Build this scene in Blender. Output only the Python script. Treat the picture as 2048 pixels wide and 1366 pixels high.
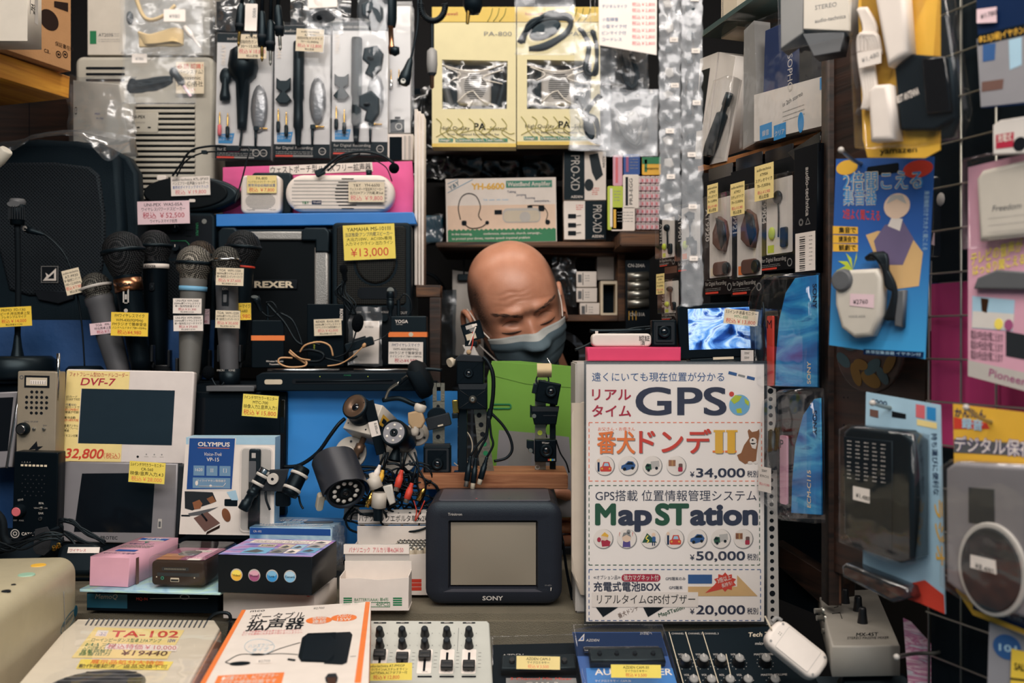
import bpy,bmesh,math,random
from mathutils import Vector,Matrix,noise
for _o in list(bpy.data.objects): bpy.data.objects.remove(_o)
SC = bpy.context.scene;COL = SC.collection
random.seed(7)
F = 1991.0;CX = 1024.0;CY = 683.0;CZ = 1.25        # 35 mm lens on a 2048 px wide frame; eye height 1.25 m
CAMP = Vector((0,0,CZ))
# ---- camera -------------------------------------------------------------
_c = bpy.data.cameras.new('camera');_c.lens = 35;_c.sensor_width = 36;_c.clip_start = .02
_c.dof.use_dof = True;_c.dof.focus_distance = 1.33;_c.dof.aperture_fstop = 4.8
_co = bpy.data.objects.new('camera',_c);COL.objects.link(_co);_co.location = CAMP;_co.rotation_euler = (math.pi/2,0,0)
SC.camera = _co
# ---- world, lamps, exposure ---------------------------------------------
_w = bpy.data.worlds.new('world');SC.world = _w;_w.use_nodes = True
_b = _w.node_tree.nodes['Background'];_b.inputs[0].default_value = (.32,.70,.95,1);_b.inputs[1].default_value = .12
def lamp(name,loc,rot,sx,sy,e,col):
    l = bpy.data.lights.new(name,'AREA');l.shape = 'RECTANGLE';l.size = sx;l.size_y = sy;l.energy = e;l.color = col
    o = bpy.data.objects.new(name,l);COL.objects.link(o);o.location = loc;o.rotation_euler = [math.radians(a) for a in rot]
    return o
lamp('ceiling_tube_light',(-.45,.55,2.28),(14,0,0),1.3,.16,8,(1,.90,.80))
lamp('ceiling_tube_light',(.55,.35,2.28),(16,0,0),1.3,.16,9.5,(1,.90,.80))
lamp('street_daylight',(.25,-1.6,2.95),(58,0,4),2.6,1.1,50,(1.0,.92,.86))  # front fill lamp added to stand for daylight from the street side
lamp('ceiling_tube_light',(-.2,1.62,2.28),(0,0,0),1.2,.12,4.5,(1,.90,.80))
vs = SC.view_settings;vs.view_transform = 'Standard';vs.look = 'None';vs.gamma = 1;vs.use_curve_mapping = False;vs.exposure = 0.34
SC.cycles.transparent_max_bounces = 20;SC.cycles.max_bounces = 6
# ---- materials ------------------------------------------------------------
def lin(h):
    if not isinstance(h,str): return (*h,1)
    c = [int(h[i:i+2],16)/255 for i in (0,2,4)]
    return (*[x/12.92 if x <= .04045 else ((x+.055)/1.055)**2.4 for x in c],1)
MATS = {}
def nodes(name):
    m = bpy.data.materials.new(name);m.use_nodes = True;nt = m.node_tree
    return m,nt,nt.nodes['Principled BSDF'],nt.nodes['Material Output']
def setp(p,**k):
    for a,v in k.items(): p.inputs[a].default_value = v
def mat(key,col=None,rough=.5,metal=0,var=.10,scale=40,bump=0,bscale=300,coat=0,spec=.5,stretch=(1,1,1)):
    """procedural surface: base colour mottled by noise, optional fine bump"""
    if key in MATS: return MATS[key]
    m,nt,p,o = nodes(key);N = nt.nodes;K = nt.links
    c = lin(col)
    tc = N.new('ShaderNodeTexCoord');mp = N.new('ShaderNodeMapping');mp.inputs['Scale'].default_value = stretch
    K.new(tc.outputs['Object'],mp.inputs[0])
    nz = N.new('ShaderNodeTexNoise');nz.inputs['Scale'].default_value = scale;nz.inputs['Detail'].default_value = 3
    K.new(mp.outputs[0],nz.inputs['Vector'])
    mx = N.new('ShaderNodeMix');mx.data_type = 'RGBA'
    mx.inputs[6].default_value = tuple(x*(1-var) for x in c[:3])+(1,);mx.inputs[7].default_value = tuple(min(1,x*(1+var)) for x in c[:3])+(1,)
    K.new(nz.outputs[0],mx.inputs[0]);K.new(mx.outputs[2],p.inputs['Base Color'])
    setp(p,Roughness=rough,Metallic=metal)
    p.inputs['Specular IOR Level'].default_value = spec
    if spec < .35: p.inputs['Specular Tint'].default_value = (.68,.9,1,1)
    if coat: p.inputs['Coat Weight'].default_value = coat;p.inputs['Coat Roughness'].default_value = .08
    if bump:
        n2 = N.new('ShaderNodeTexNoise');n2.inputs['Scale'].default_value = bscale;K.new(mp.outputs[0],n2.inputs['Vector'])
        b = N.new('ShaderNodeBump');b.inputs['Strength'].default_value = bump;b.inputs['Distance'].default_value = .002
        K.new(n2.outputs[0],b.inputs['Height']);K.new(b.outputs[0],p.inputs['Normal'])
    MATS[key] = m;return m
def clearmat(key,tint='FFFFFF',haze=.06,gloss=.10,rough=.12,bump=.5,bscale=40,fac=.45):
    """thin clear plastic: see-through, shiny at grazing angles and on its creases"""
    m = bpy.data.materials.new(key);m.use_nodes = True;nt = m.node_tree;N = nt.nodes;K = nt.links;N.clear()
    out = N.new('ShaderNodeOutputMaterial');tr = N.new('ShaderNodeBsdfTransparent');tr.inputs[0].default_value = lin(tint)
    gl = N.new('ShaderNodeBsdfGlossy');gl.inputs['Roughness'].default_value = rough;gl.inputs[0].default_value = (.95,.97,1,1)
    df = N.new('ShaderNodeBsdfDiffuse');df.inputs[0].default_value = (.8,.82,.85,1)
    lw = N.new('ShaderNodeLayerWeight');lw.inputs[0].default_value = .35
    tc = N.new('ShaderNodeTexCoord');nz = N.new('ShaderNodeTexNoise');nz.inputs['Scale'].default_value = bscale;nz.inputs['Detail'].default_value = 2
    K.new(tc.outputs['Object'],nz.inputs['Vector'])
    b = N.new('ShaderNodeBump');b.inputs['Strength'].default_value = bump;b.inputs['Distance'].default_value = .01
    K.new(nz.outputs[0],b.inputs['Height']);K.new(b.outputs[0],gl.inputs['Normal']);K.new(b.outputs[0],lw.inputs['Normal'])
    f = N.new('ShaderNodeMath');f.operation = 'MULTIPLY_ADD';f.inputs[1].default_value = fac;f.inputs[2].default_value = gloss;f.use_clamp = True
    K.new(lw.outputs['Facing'],f.inputs[0])
    f2 = N.new('ShaderNodeMath');f2.operation = 'MULTIPLY';f2.inputs[1].default_value = 1.0;K.new(f.outputs[0],f2.inputs[0])
    a = N.new('ShaderNodeMixShader');a.inputs[0].default_value = haze;K.new(tr.outputs[0],a.inputs[1]);K.new(df.outputs[0],a.inputs[2])
    c = N.new('ShaderNodeMixShader');K.new(f2.outputs[0],c.inputs[0]);K.new(a.outputs[0],c.inputs[1]);K.new(gl.outputs[0],c.inputs[2])
    K.new(c.outputs[0],out.inputs[0]);MATS[key] = m;return m
def wood(key,c0,c1,rough=.6,stretch=(3,30,40)):
    m,nt,p,o = nodes(key);N = nt.nodes;K = nt.links
    tc = N.new('ShaderNodeTexCoord');mp = N.new('ShaderNodeMapping');mp.inputs['Scale'].default_value = stretch;K.new(tc.outputs['Object'],mp.inputs[0])
    nz = N.new('ShaderNodeTexNoise');nz.inputs['Scale'].default_value = 2.5;nz.inputs['Detail'].default_value = 6;nz.inputs['Distortion'].default_value = .6
    K.new(mp.outputs[0],nz.inputs['Vector'])
    r = N.new('ShaderNodeValToRGB');r.color_ramp.elements[0].color = lin(c0);r.color_ramp.elements[1].color = lin(c1)
    r.color_ramp.elements[0].position = .35;r.color_ramp.elements[1].position = .68
    K.new(nz.outputs[0],r.inputs[0]);K.new(r.outputs[0],p.inputs['Base Color']);setp(p,Roughness=rough)
    b = N.new('ShaderNodeBump');b.inputs['Strength'].default_value = .25;b.inputs['Distance'].default_value = .002;K.new(nz.outputs[0],b.inputs['Height']);K.new(b.outputs[0],p.inputs['Normal'])
    MATS[key] = m;return m
def dots(key,base,hole,pitch,axes=(0,2),r=.33,rough=.5,rot=45,metal=0,bump=.6):
    """perforated or woven grille: a lattice of dots in object space"""
    m,nt,p,o = nodes(key);N = nt.nodes;K = nt.links
    tc = N.new('ShaderNodeTexCoord');mp = N.new('ShaderNodeMapping');mp.inputs['Rotation'].default_value = (0,math.radians(rot),0);mp.inputs['Scale'].default_value = (1/pitch,1/pitch,1/pitch)
    K.new(tc.outputs['Object'],mp.inputs[0])
    fr = N.new('ShaderNodeVectorMath');fr.operation = 'FRACTION';K.new(mp.outputs[0],fr.inputs[0])
    sb = N.new('ShaderNodeVectorMath');sb.operation = 'SUBTRACT';sb.inputs[1].default_value = (.5,.5,.5);K.new(fr.outputs[0],sb.inputs[0])
    mu = N.new('ShaderNodeVectorMath');mu.operation = 'MULTIPLY';mu.inputs[1].default_value = [1 if i in axes else 0 for i in range(3)];K.new(sb.outputs[0],mu.inputs[0])
    ln = N.new('ShaderNodeVectorMath');ln.operation = 'LENGTH';K.new(mu.outputs[0],ln.inputs[0])
    rp = N.new('ShaderNodeMapRange');rp.inputs[1].default_value = r-.08;rp.inputs[2].default_value = r+.08;K.new(ln.outputs['Value'],rp.inputs[0])
    mx = N.new('ShaderNodeMix');mx.data_type = 'RGBA';mx.inputs[6].default_value = lin(hole);mx.inputs[7].default_value = lin(base)
    K.new(rp.outputs[0],mx.inputs[0]);K.new(mx.outputs[2],p.inputs['Base Color']);setp(p,Roughness=rough,Metallic=metal);p.inputs['Specular IOR Level'].default_value = .15;p.inputs['Specular Tint'].default_value = (.68,.9,1,1)
    b = N.new('ShaderNodeBump');b.inputs['Strength'].default_value = bump;b.inputs['Distance'].default_value = .001;K.new(rp.outputs[0],b.inputs['Height']);K.new(b.outputs[0],p.inputs['Normal'])
    MATS[key] = m;return m
def ramp2(key,c0,c1,axis=2,lo=0,hi=.1,rough=.45,extra=None,coat=0):
    """printed card whose ink fades from one colour to another along an object axis"""
    m,nt,p,o = nodes(key);N = nt.nodes;K = nt.links
    tc = N.new('ShaderNodeTexCoord');sp = N.new('ShaderNodeSeparateXYZ');K.new(tc.outputs['Object'],sp.inputs[0])
    mr = N.new('ShaderNodeMapRange');mr.inputs[1].default_value = lo;mr.inputs[2].default_value = hi;K.new(sp.outputs[axis],mr.inputs[0])
    r = N.new('ShaderNodeValToRGB');r.color_ramp.elements[0].color = lin(c0);r.color_ramp.elements[1].color = lin(c1)
    if extra:
        for pos,c in extra: e = r.color_ramp.elements.new(pos);e.color = lin(c)
    K.new(mr.outputs[0],r.inputs[0]);K.new(r.outputs[0],p.inputs['Base Color']);setp(p,Roughness=rough)
    if coat: p.inputs['Coat Weight'].default_value = coat
    MATS[key] = m;return m
def streaks(key,cols,scale=6,rough=.4,stretch=(1,1,6),dist=1.5):
    """printed picture made of soft streaks of several inks"""
    m,nt,p,o = nodes(key);N = nt.nodes;K = nt.links
    tc = N.new('ShaderNodeTexCoord');mp = N.new('ShaderNodeMapping');mp.inputs['Scale'].default_value = stretch;mp.inputs['Rotation'].default_value = (.2,.5,.3);K.new(tc.outputs['Object'],mp.inputs[0])
    nz = N.new('ShaderNodeTexNoise');nz.inputs['Scale'].default_value = scale;nz.inputs['Detail'].default_value = 4;nz.inputs['Distortion'].default_value = dist;K.new(mp.outputs[0],nz.inputs['Vector'])
    r = N.new('ShaderNodeValToRGB');n = len(cols);r.color_ramp.elements[0].color = lin(cols[0]);r.color_ramp.elements[0].position = .3
    r.color_ramp.elements[1].color = lin(cols[-1]);r.color_ramp.elements[1].position = .7
    for i,c in enumerate(cols[1:-1]): e = r.color_ramp.elements.new(.3+.4*(i+1)/(n-1));e.color = lin(c)
    K.new(nz.outputs[0],r.inputs[0]);K.new(r.outputs[0],p.inputs['Base Color']);setp(p,Roughness=rough)
    MATS[key] = m;return m
def screenmat(key,cols,strength):
    m = streaks(key,cols,30,.3,(1,1,1.6),1.2);nt = m.node_tree;p = nt.nodes['Principled BSDF']
    r = [n for n in nt.nodes if n.type == 'VALTORGB'][0]
    nt.links.new(r.outputs[0],p.inputs['Emission Color']);p.inputs['Emission Strength'].default_value = strength
    return m
# everyday palette
for k,c,r in (('white','E9DFD6',.5),('paper','EDE3DA',.65),('cream','E6D7BC',.6),('black','080F15',.38),('dark','0C151C',.45),('soft','081017',.8),
                ('ink','15171C',.6),('red','D2402E',.55),('crimson','B01E3C',.55),('pinkred','D86A72',.55),('salmon','F0805C',.55),('blue','1C4E9A',.5),('inkblue','23335C',.6),
                ('navy','10254A',.45),('yellow','F5CF45',.55),('gold','E9B53C',.55),('paleyellow','F3DC94',.6),('lemon','F6DE62',.6),('green','177A4C',.5),('lime','B9C93C',.5),('orange','EF7F3A',.5),
                ('grey','8B8A88',.5),('lightgrey','BDB8B2',.5),('midgrey','5A5C5F',.5),('charcoal','2A2D31',.5),('beige','CFC2AC',.5),('skyblue','79B4D8',.45),('sky','A9CCE0',.45),('pink','EE5FA0',.55),
                ('hotpink','E0406C',.5),('rose','D9A3B6',.5),('palepink','E8CBD2',.5),('brown','5B3A28',.6),('darkbrown','2B1B14',.55),('cork','B98D5A',.8),('purple','5A4A8C',.45),('mauve','A0507C',.5),('teal','1E5A70',.5)):
    mat(k,c,r,spec=.16 if k in ('black','dark','soft','ink','charcoal','navy','darkbrown','inkblue') else .5)
mat('chrome','C9CBCD',.18,1);mat('steel','A7A69E',.32,.9);mat('brass','C9A253',.25,1);mat('copper','C78D6A',.28,1);mat('rubber','0A0D12',.7,spec=.2);mat('gloss','080B10',.08,0,.1,spec=.7);mat('screen','1E2A33',.12,0,.05,spec=.6)
mat('lens','0A0D14',.04,0,.1,spec=1.0);mat('led','E8E2D6',.12,0,.1,spec=1.0);mat('foam','090B0F',.95,spec=.1,bump=1,bscale=900);mat('cable','0A0D12',.42,spec=.3);mat('cablegrey','55585A',.45);mat('fabric','2B2E33',.95,bump=.8,bscale=1500)
clearmat('clear',haze=.03,gloss=.05,bump=.25,bscale=25);clearmat('clearstiff',haze=.006,gloss=.018,rough=.06,bump=.12,bscale=20,fac=.24);clearmat('bagwhite',haze=.24,gloss=.05,rough=.2,bump=.5,bscale=30);clearmat('bag',haze=.055,gloss=.03,rough=.2,bump=.45,bscale=30);clearmat('smoke','8A949C',.02,.06,.2,.3,30)
clearmat('cling','E8ECF0',.06,.08,.2,.5,28)
# ---- geometry kit: local units are photo pixels at the thing's own distance -------------------
def P(px,py,D): return Vector(((px-CX)/F*D,D,CZ-(py-CY)/F*D))
def G(px,py,h): D = h*F/(py-CY);return P(px,py,D)       # where the ray meets the level plane h below the eye
TXT = {}
def glyphs(s,bold,res=2):
    k = (s,bold,res)
    if k not in TXT:
        c = bpy.data.curves.new('t','FONT');c.body = s;c.resolution_u = res
        o = bpy.data.objects.new('t',c);me = o.to_mesh()
        v = [(a.co.x,a.co.y,0) for a in me.vertices];f = [tuple(p.vertices) for p in me.polygons]
        o.to_mesh_clear();bpy.data.objects.remove(o);bpy.data.curves.remove(c)
        if bold >= .008:      # heavier weight: the same outlines set again, a hair apart
            n = len(v);K = 4 if bold < .02 else 12;sh = [(1.25*bold*math.cos(6.2832*(j+.5)/K),1.25*bold*math.sin(6.2832*(j+.5)/K)) for j in range(K)];f = [tuple(i+n*j for i in p) for j in range(K) for p in f];v = [(a+q,b+e,.03*j) for j,(q,e) in enumerate(sh) for a,b,_ in v]
        x0 = min((a[0] for a in v),default=0);x1 = max((a[0] for a in v),default=1)
        TXT[k] = ([(a[0]-x0,a[1],a[2]) for a in v],f,max(x1-x0,1e-6))
    return TXT[k]
def rr(x0,y0,x1,y1,r,n=4):
    if x1 < x0: x0,x1 = x1,x0
    if y1 < y0: y0,y1 = y1,y0
    r = min(r,(x1-x0)/2*.999,(y1-y0)/2*.999)
    if r <= 0: return [(x0,y0),(x1,y0),(x1,y1),(x0,y1)]
    o = []
    for cx,cy,a0 in ((x1-r,y0+r,-90),(x1-r,y1-r,0),(x0+r,y1-r,90),(x0+r,y0+r,180)):
        for i in range(n+1):
            a = math.radians(a0+90*i/n);o.append((cx+r*math.cos(a),cy+r*math.sin(a)))
    return o
def ell(cx,cy,rx,ry=None,n=24):
    ry = ry or rx
    return [(cx+rx*math.cos(2*math.pi*i/n),cy+ry*math.sin(2*math.pi*i/n)) for i in range(n)]
def rotp(pts,cx,cy,a):
    c,s = math.cos(math.radians(a)),math.sin(math.radians(a))
    return [(cx+(x-cx)*c-(y-cy)*s,cy+(x-cx)*s+(y-cy)*c) for x,y in pts]
def inset(pts,b):
    n = len(pts);A = sum(pts[i][0]*pts[(i+1) % n][1]-pts[(i+1) % n][0]*pts[i][1] for i in range(n));sg = 1 if A > 0 else -1
    o = []
    for i in range(n):
        p0,p1,p2 = Vector(pts[i-1]),Vector(pts[i]),Vector(pts[(i+1) % n])
        a = (p1-p0);c = (p2-p1)
        a = a.normalized() if a.length > 1e-9 else Vector((1,0));c = c.normalized() if c.length > 1e-9 else a
        na = Vector((-a.y,a.x))*sg;nc = Vector((-c.y,c.x))*sg
        m = na+nc;L = m.length
        m = m/L if L > 1e-6 else na
        k = min(2.0,1/max(.3,m.dot(na)))
        o.append((p1.x+m.x*b*k,p1.y+m.y*b*k))
    return o
def smooth(pts,res=5):
    pts = [Vector(p) for p in pts]
    if len(pts) < 3: return pts
    o = []
    for i in range(len(pts)-1):
        p0 = pts[max(i-1,0)];p1 = pts[i];p2 = pts[i+1];p3 = pts[min(i+2,len(pts)-1)]
        for j in range(res):
            t = j/res
            o.append(.5*((2*p1)+(p2-p0)*t+(2*p0-5*p1+4*p2-p3)*t*t+(3*p1-p0-3*p2+p3)*t**3))
    o.append(pts[-1]);return o
class M:
    """collects shapes for ONE mesh; x right, y down, d away from the viewer, all in the thing's pixel units"""
    def __init__(s,th): s.th = th;s.v = [];s.f = [];s.mi = [];s.sm = [];s.ms = [];s.tf = None
    def _m(s,k):
        m = MATS[k] if isinstance(k,str) else k
        if m not in s.ms: s.ms.append(m)
        return s.ms.index(m)
    def _pt(s,p):
        x,y,d = p
        if s.tf: x,y,d = s.tf(x,y,d)
        t = s.th
        return ((x-t.ox)*t.s,d*t.s,(t.oy-y)*t.s)
    def add(s,vs,fs,k,sm=False):
        b = len(s.v);s.v += [s._pt(p) for p in vs];i = s._m(k)
        for f in fs: s.f.append(tuple(b+j for j in f));s.mi.append(i);s.sm.append(sm)
        return s
    def poly(s,pts,d,k): return s.add([(x,y,d) for x,y in pts],[tuple(range(len(pts)))],k)
    def rect(s,x0,y0,x1,y1,d,k,r=0): return s.poly(rr(x0,y0,x1,y1,r),d,k)
    def disc(s,x,y,r,d,k,ry=None,n=24): return s.poly(ell(x,y,r,ry,n),d,k)
    def ring(s,x,y,r0,r1,d,k,n=28,sy=1):
        v = [(x+r*math.cos(2*math.pi*i/n),y+sy*r*math.sin(2*math.pi*i/n),d) for r in (r0,r1) for i in range(n)]
        return s.add(v,[(i,(i+1) % n,n+(i+1) % n,n+i) for i in range(n)],k)
    def frame(s,outer,inner,d0,d1,k):
        """flat ring between two outlines of equal count, with walls of depth d0..d1"""
        n = len(outer);v = [(x,y,d0) for x,y in outer]+[(x,y,d0) for x,y in inner]+[(x,y,d1) for x,y in outer]+[(x,y,d1) for x,y in inner]
        f = []
        for i in range(n):
            j = (i+1) % n;f += [(i,j,n+j,n+i),(i,j,2*n+j,2*n+i),(n+i,n+j,3*n+j,3*n+i)]
        return s.add(v,f,k)
    def prism(s,pts,d0,d1,k,bev=0,side=None,sm=False,nb=3,back=True):
        n = len(pts);rings = []
        if bev:
            for i in range(nb+1):
                a = math.pi/2*i/nb;rings.append((inset(pts,bev*(1-math.sin(a))),d0+bev*(1-math.cos(a))))
        else: rings.append((pts,d0))
        rings.append((pts,d1-(bev*.5 if bev else 0)))
        if bev: rings.append((inset(pts,bev*.5),d1))
        v = [(x,y,d) for ps,d in rings for x,y in ps]
        L = len(rings)
        s.add(v,[tuple(range(n))]+([tuple((L-1)*n+i for i in range(n))] if back else []),k)
        b = len(s.v)-len(v);i2 = s._m(side or k)
        for a in range(L-1):
            for i in range(n):
                j = (i+1) % n
                s.f.append((b+a*n+i,b+a*n+j,b+(a+1)*n+j,b+(a+1)*n+i));s.mi.append(i2 if not (bev and a < nb) else s._m(k));s.sm.append(bool(sm or bev or n > 12))
        return s
    def box(s,x0,y0,x1,y1,d0,d1,k,r=0,bev=0,side=None,n=4): return s.prism(rr(x0,y0,x1,y1,r,n),d0,d1,k,bev,side)
    def cyl(s,p0,p1,r0,k,r1=None,n=14,cap=None): return s.lathe(p0,p1,[(0,0),(0,r0),(1,r0 if r1 is None else r1),(1,0)],k,n,unit=True,sm=False,cap=cap)
    def lathe(s,p0,p1,prof,k,n=20,unit=False,sm=True,cap=None):
        """prof: (t, r) with t in px along the axis from p0 to p1 (or 0..1 when unit); k one material or one per segment"""
        a,b = Vector(p0),Vector(p1);ax = b-a;L = ax.length;ax = ax/L
        u = ax.cross(Vector((0,0,1)));
        if u.length < .1: u = ax.cross(Vector((0,1,0)))
        u.normalize();w = ax.cross(u)
        v = []
        for t,r in prof:
            c = a+ax*(t*L if unit else t)
            v += [tuple(c+(u*math.cos(2*math.pi*i/n)+w*math.sin(2*math.pi*i/n))*max(r,1e-4)) for i in range(n)]
        base = len(s.v);s.v += [s._pt(p) for p in v]
        for q in range(len(prof)-1):
            kk = k if not isinstance(k,(list,tuple)) else k[min(q,len(k)-1)]
            if cap and (q == 0 or q == len(prof)-2): kk = cap
            mi = s._m(kk);flat = abs(prof[q][0]-prof[q+1][0]) < 1e-6
            for i in range(n):
                j = (i+1) % n
                s.f.append((base+q*n+i,base+q*n+j,base+(q+1)*n+j,base+(q+1)*n+i));s.mi.append(mi);s.sm.append(not flat)
        return s
    def tube(s,pts,r,k,n=7,res=5,r1=None,curve=True):
        ps = smooth(pts,res) if curve else [Vector(p) for p in pts]
        m = len(ps);v = [];fs = [];u = None
        for i,p in enumerate(ps):
            t = (ps[min(i+1,m-1)]-ps[max(i-1,0)])
            t = t.normalized() if t.length > 1e-9 else Vector((1,0,0))
            if u is None:
                u = t.cross(Vector((0,0,1)));
                if u.length < .1: u = t.cross(Vector((0,1,0)))
            u = (u-t*u.dot(t));u = u.normalized() if u.length > 1e-6 else t.orthogonal().normalized()
            w = t.cross(u);rad = r if r1 is None else r+(r1-r)*i/(m-1)
            v += [tuple(p+(u*math.cos(2*math.pi*a/n)+w*math.sin(2*math.pi*a/n))*rad) for a in range(n)]
        for i in range(m-1):
            for a in range(n): fs.append((i*n+a,i*n+(a+1) % n,(i+1)*n+(a+1) % n,(i+1)*n+a))
        fs += [tuple(range(n)),tuple((m-1)*n+a for a in range(n))]
        return s.add(v,fs,k,True)
    def ball(s,c,r,k,ry=None,rd=None,n=14,rot=0):
        ry = ry or r;rd = rd or r;v = [];fs = [];q = n//2+1;cr,sr = math.cos(math.radians(rot)),math.sin(math.radians(rot))
        for i in range(q+1):
            th = math.pi*i/q
            for j in range(n):
                ph = 2*math.pi*j/n;x,y,d = r*math.sin(th)*math.cos(ph),-ry*math.cos(th),rd*math.sin(th)*math.sin(ph)
                v.append((c[0]+x*cr-y*sr,c[1]+x*sr+y*cr,c[2]+d))
        for i in range(q):
            for j in range(n): fs.append((i*n+j,i*n+(j+1) % n,(i+1)*n+(j+1) % n,(i+1)*n+j))
        return s.add(v,fs,k,True)
    def text(s,t,x,y,h,k='ink',d=-.45,al='L',w=None,fit=None,bold=0,shear=0,rot=0):
        """y is the baseline, h the capital height; w stretches to a width, fit only squeezes"""
        if not t: return s
        v,f,W = glyphs(t,round(bold*(.45 if h < 12 else .6),3),2 if h < 11 else 5);sc = h/.72;sx = sc
        if w: sx = w/W
        elif fit and W*sc > fit: sx = fit/W
        x0 = 0 if al == 'L' else (-W*sx/2 if al == 'C' else -W*sx)
        c,q = math.cos(math.radians(rot)),math.sin(math.radians(rot))
        o = []
        for a,b,z in v:
            tx,ty = x0+a*sx+b*sc*shear,-b*sc
            o.append((x+tx*c+ty*q,y-tx*q+ty*c,d-z))
        return s.add(o,f,k)
    def text3(s,t,p0,p1,p2,k='ink',d=-.45,bold=0):
        """text laid out on a skewed baseline: p0 start, p1 end of the baseline, p2 top of the first capital"""
        v,f,W = glyphs(t,round(bold*.5,3));a = (p1[0]-p0[0],p1[1]-p0[1]);b = (p2[0]-p0[0],p2[1]-p0[1])
        return s.add([(p0[0]+a[0]*x/W+b[0]*y/.72,p0[1]+a[1]*x/W+b[1]*y/.72,d-z) for x,y,z in v],f,k)
    def lines(s,x0,y0,x1,n,gap,k='grey',d=-.4,th=1.2,seed=1):
        """rows of print too small to read in the photo"""
        rd = random.Random(seed)
        for i in range(n):
            x = x0;y = y0+i*gap
            while x < x1-2:
                w = min(rd.uniform(2,7),x1-x);s.rect(x,y,x+w,y+th,d,k);x += w+rd.uniform(.6,2)
        return s
    def sheet(s,fn,nu,nv,k):
        v = [fn(i/nu,j/nv) for j in range(nv+1) for i in range(nu+1)];w = nu+1
        return s.add(v,[(j*w+i,j*w+i+1,(j+1)*w+i+1,(j+1)*w+i) for j in range(nv) for i in range(nu)],k,True)
    def film(s,x0,y0,x1,y1,d,k='bag',amp=4,seed=0,bulge=0,nu=18,nv=18,slant=0,wl=35.):
        """crumpled plastic film over a rectangle"""
        o = Vector((seed*13.7,seed*3.1,0))
        def fn(u,v):
            x = x0+(x1-x0)*u;y = y0+(y1-y0)*v
            e = 4*min(u,1-u,.25)*4*min(v,1-v,.25)
            q = Vector((x/wl,y/wl,seed))+o
            dd = d+amp*(noise.noise(q)+.6*abs(noise.noise(q*2.1)))-bulge*math.sin(math.pi*u)*math.sin(math.pi*v)+slant*v
            return (x+amp*.7*noise.noise(q+Vector((9,0,0))),y+amp*.7*noise.noise(q+Vector((0,9,0))),dd)
        return s.sheet(fn,nu,nv,k)
    def top(s,Y,dback): s.tf = lambda x,y,d: (x,Y+d,dback-y);return s
    def rside(s,X,d0): s.tf = lambda x,y,d: (X-d,y,d0+x);return s
    def lside(s,X,d1): s.tf = lambda x,y,d: (X+d,y,d1-x);return s
    def off(s): s.tf = None;return s
    def spin(s,cx,cy,a):
        c,q = math.cos(math.radians(a)),math.sin(math.radians(a))
        s.tf = lambda x,y,d: (cx+(x-cx)*c+(y-cy)*q,cy-(x-cx)*q+(y-cy)*c,d);return s
    def mesh(s,name):
        me = bpy.data.meshes.new(name);me.from_pydata(s.v,[],s.f)
        for m in s.ms: me.materials.append(m)
        me.polygons.foreach_set('material_index',s.mi);me.polygons.foreach_set('use_smooth',s.sm)
        bm = bmesh.new();bm.from_mesh(me);bmesh.ops.recalc_face_normals(bm,faces=bm.faces);bm.to_mesh(me);bm.free()
        me.update();return me
class Thing:
    """one top-level object: an Empty (or, when one(), a single mesh) standing at pixel (ox, oy) and distance D"""
    def __init__(s,name,label,cat,ox,oy,D,yaw=0,pitch=0,roll=0,group=None,kind=None):
        s.name = name;s.label = label;s.cat = cat;s.ox = ox;s.oy = oy;s.D = D;s.s = D/F;s.group = group;s.kind = kind
        R = Matrix.Rotation(math.radians(yaw),4,'Z') @ Matrix.Rotation(math.radians(pitch),4,'X') @ Matrix.Rotation(math.radians(roll),4,'Y')
        s.W = Matrix.Translation(P(ox,oy,D)) @ R;s.iW = s.W.inverted();s.root = None;s.pend = []
    def _tag(s,o):
        o['label'] = s.label;o['category'] = s.cat
        if s.group: o['group'] = s.group
        if s.kind: o['kind'] = s.kind
    def L(s,px,py):
        o = s.iW @ CAMP;w = s.iW.to_3x3() @ Vector(((px-CX)/F,1,-(py-CY)/F));t = -o.y/w.y;p = o+w*t
        return (s.ox+p.x/s.s,s.oy-p.z/s.s)
    def loc(s,w): p = s.iW @ w;return (s.ox+p.x/s.s,s.oy-p.z/s.s,p.y/s.s)
    def Ls(s,*pts): return [s.L(*p) for p in pts]
    def m(s): return M(s)
    def emp(s):
        if s.root is None:
            s.root = bpy.data.objects.new(s.name,None);COL.objects.link(s.root);s.root.empty_display_size = .02;s.root.matrix_world = s.W;s._tag(s.root)
        return s.root
    def part(s,name,m,parent=None,label=None,kind=None):
        o = bpy.data.objects.new(name,m.mesh(name));COL.objects.link(o);o.parent = parent or s.emp()
        if label: o['label'] = label
        if kind: o['kind'] = kind
        return o
    def one(s,m):
        s.root = bpy.data.objects.new(s.name,m.mesh(s.name));COL.objects.link(s.root);s.root.matrix_world = s.W;s._tag(s.root);return s.root
def struct(name,pts,faces,k):
    me = bpy.data.meshes.new(name);me.from_pydata(pts,[],faces);me.materials.append(MATS[k]);o = bpy.data.objects.new(name,me);COL.objects.link(o);o['kind'] = 'structure';return o
def sbox(name,x0,x1,y0,y1,z0,z1,k):
    v = [(x,y,z) for x in (x0,x1) for y in (y0,y1) for z in (z0,z1)]
    return struct(name,v,[(0,1,3,2),(4,6,7,5),(0,4,5,1),(2,3,7,6),(0,2,6,4),(1,5,7,3)],k)
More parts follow.
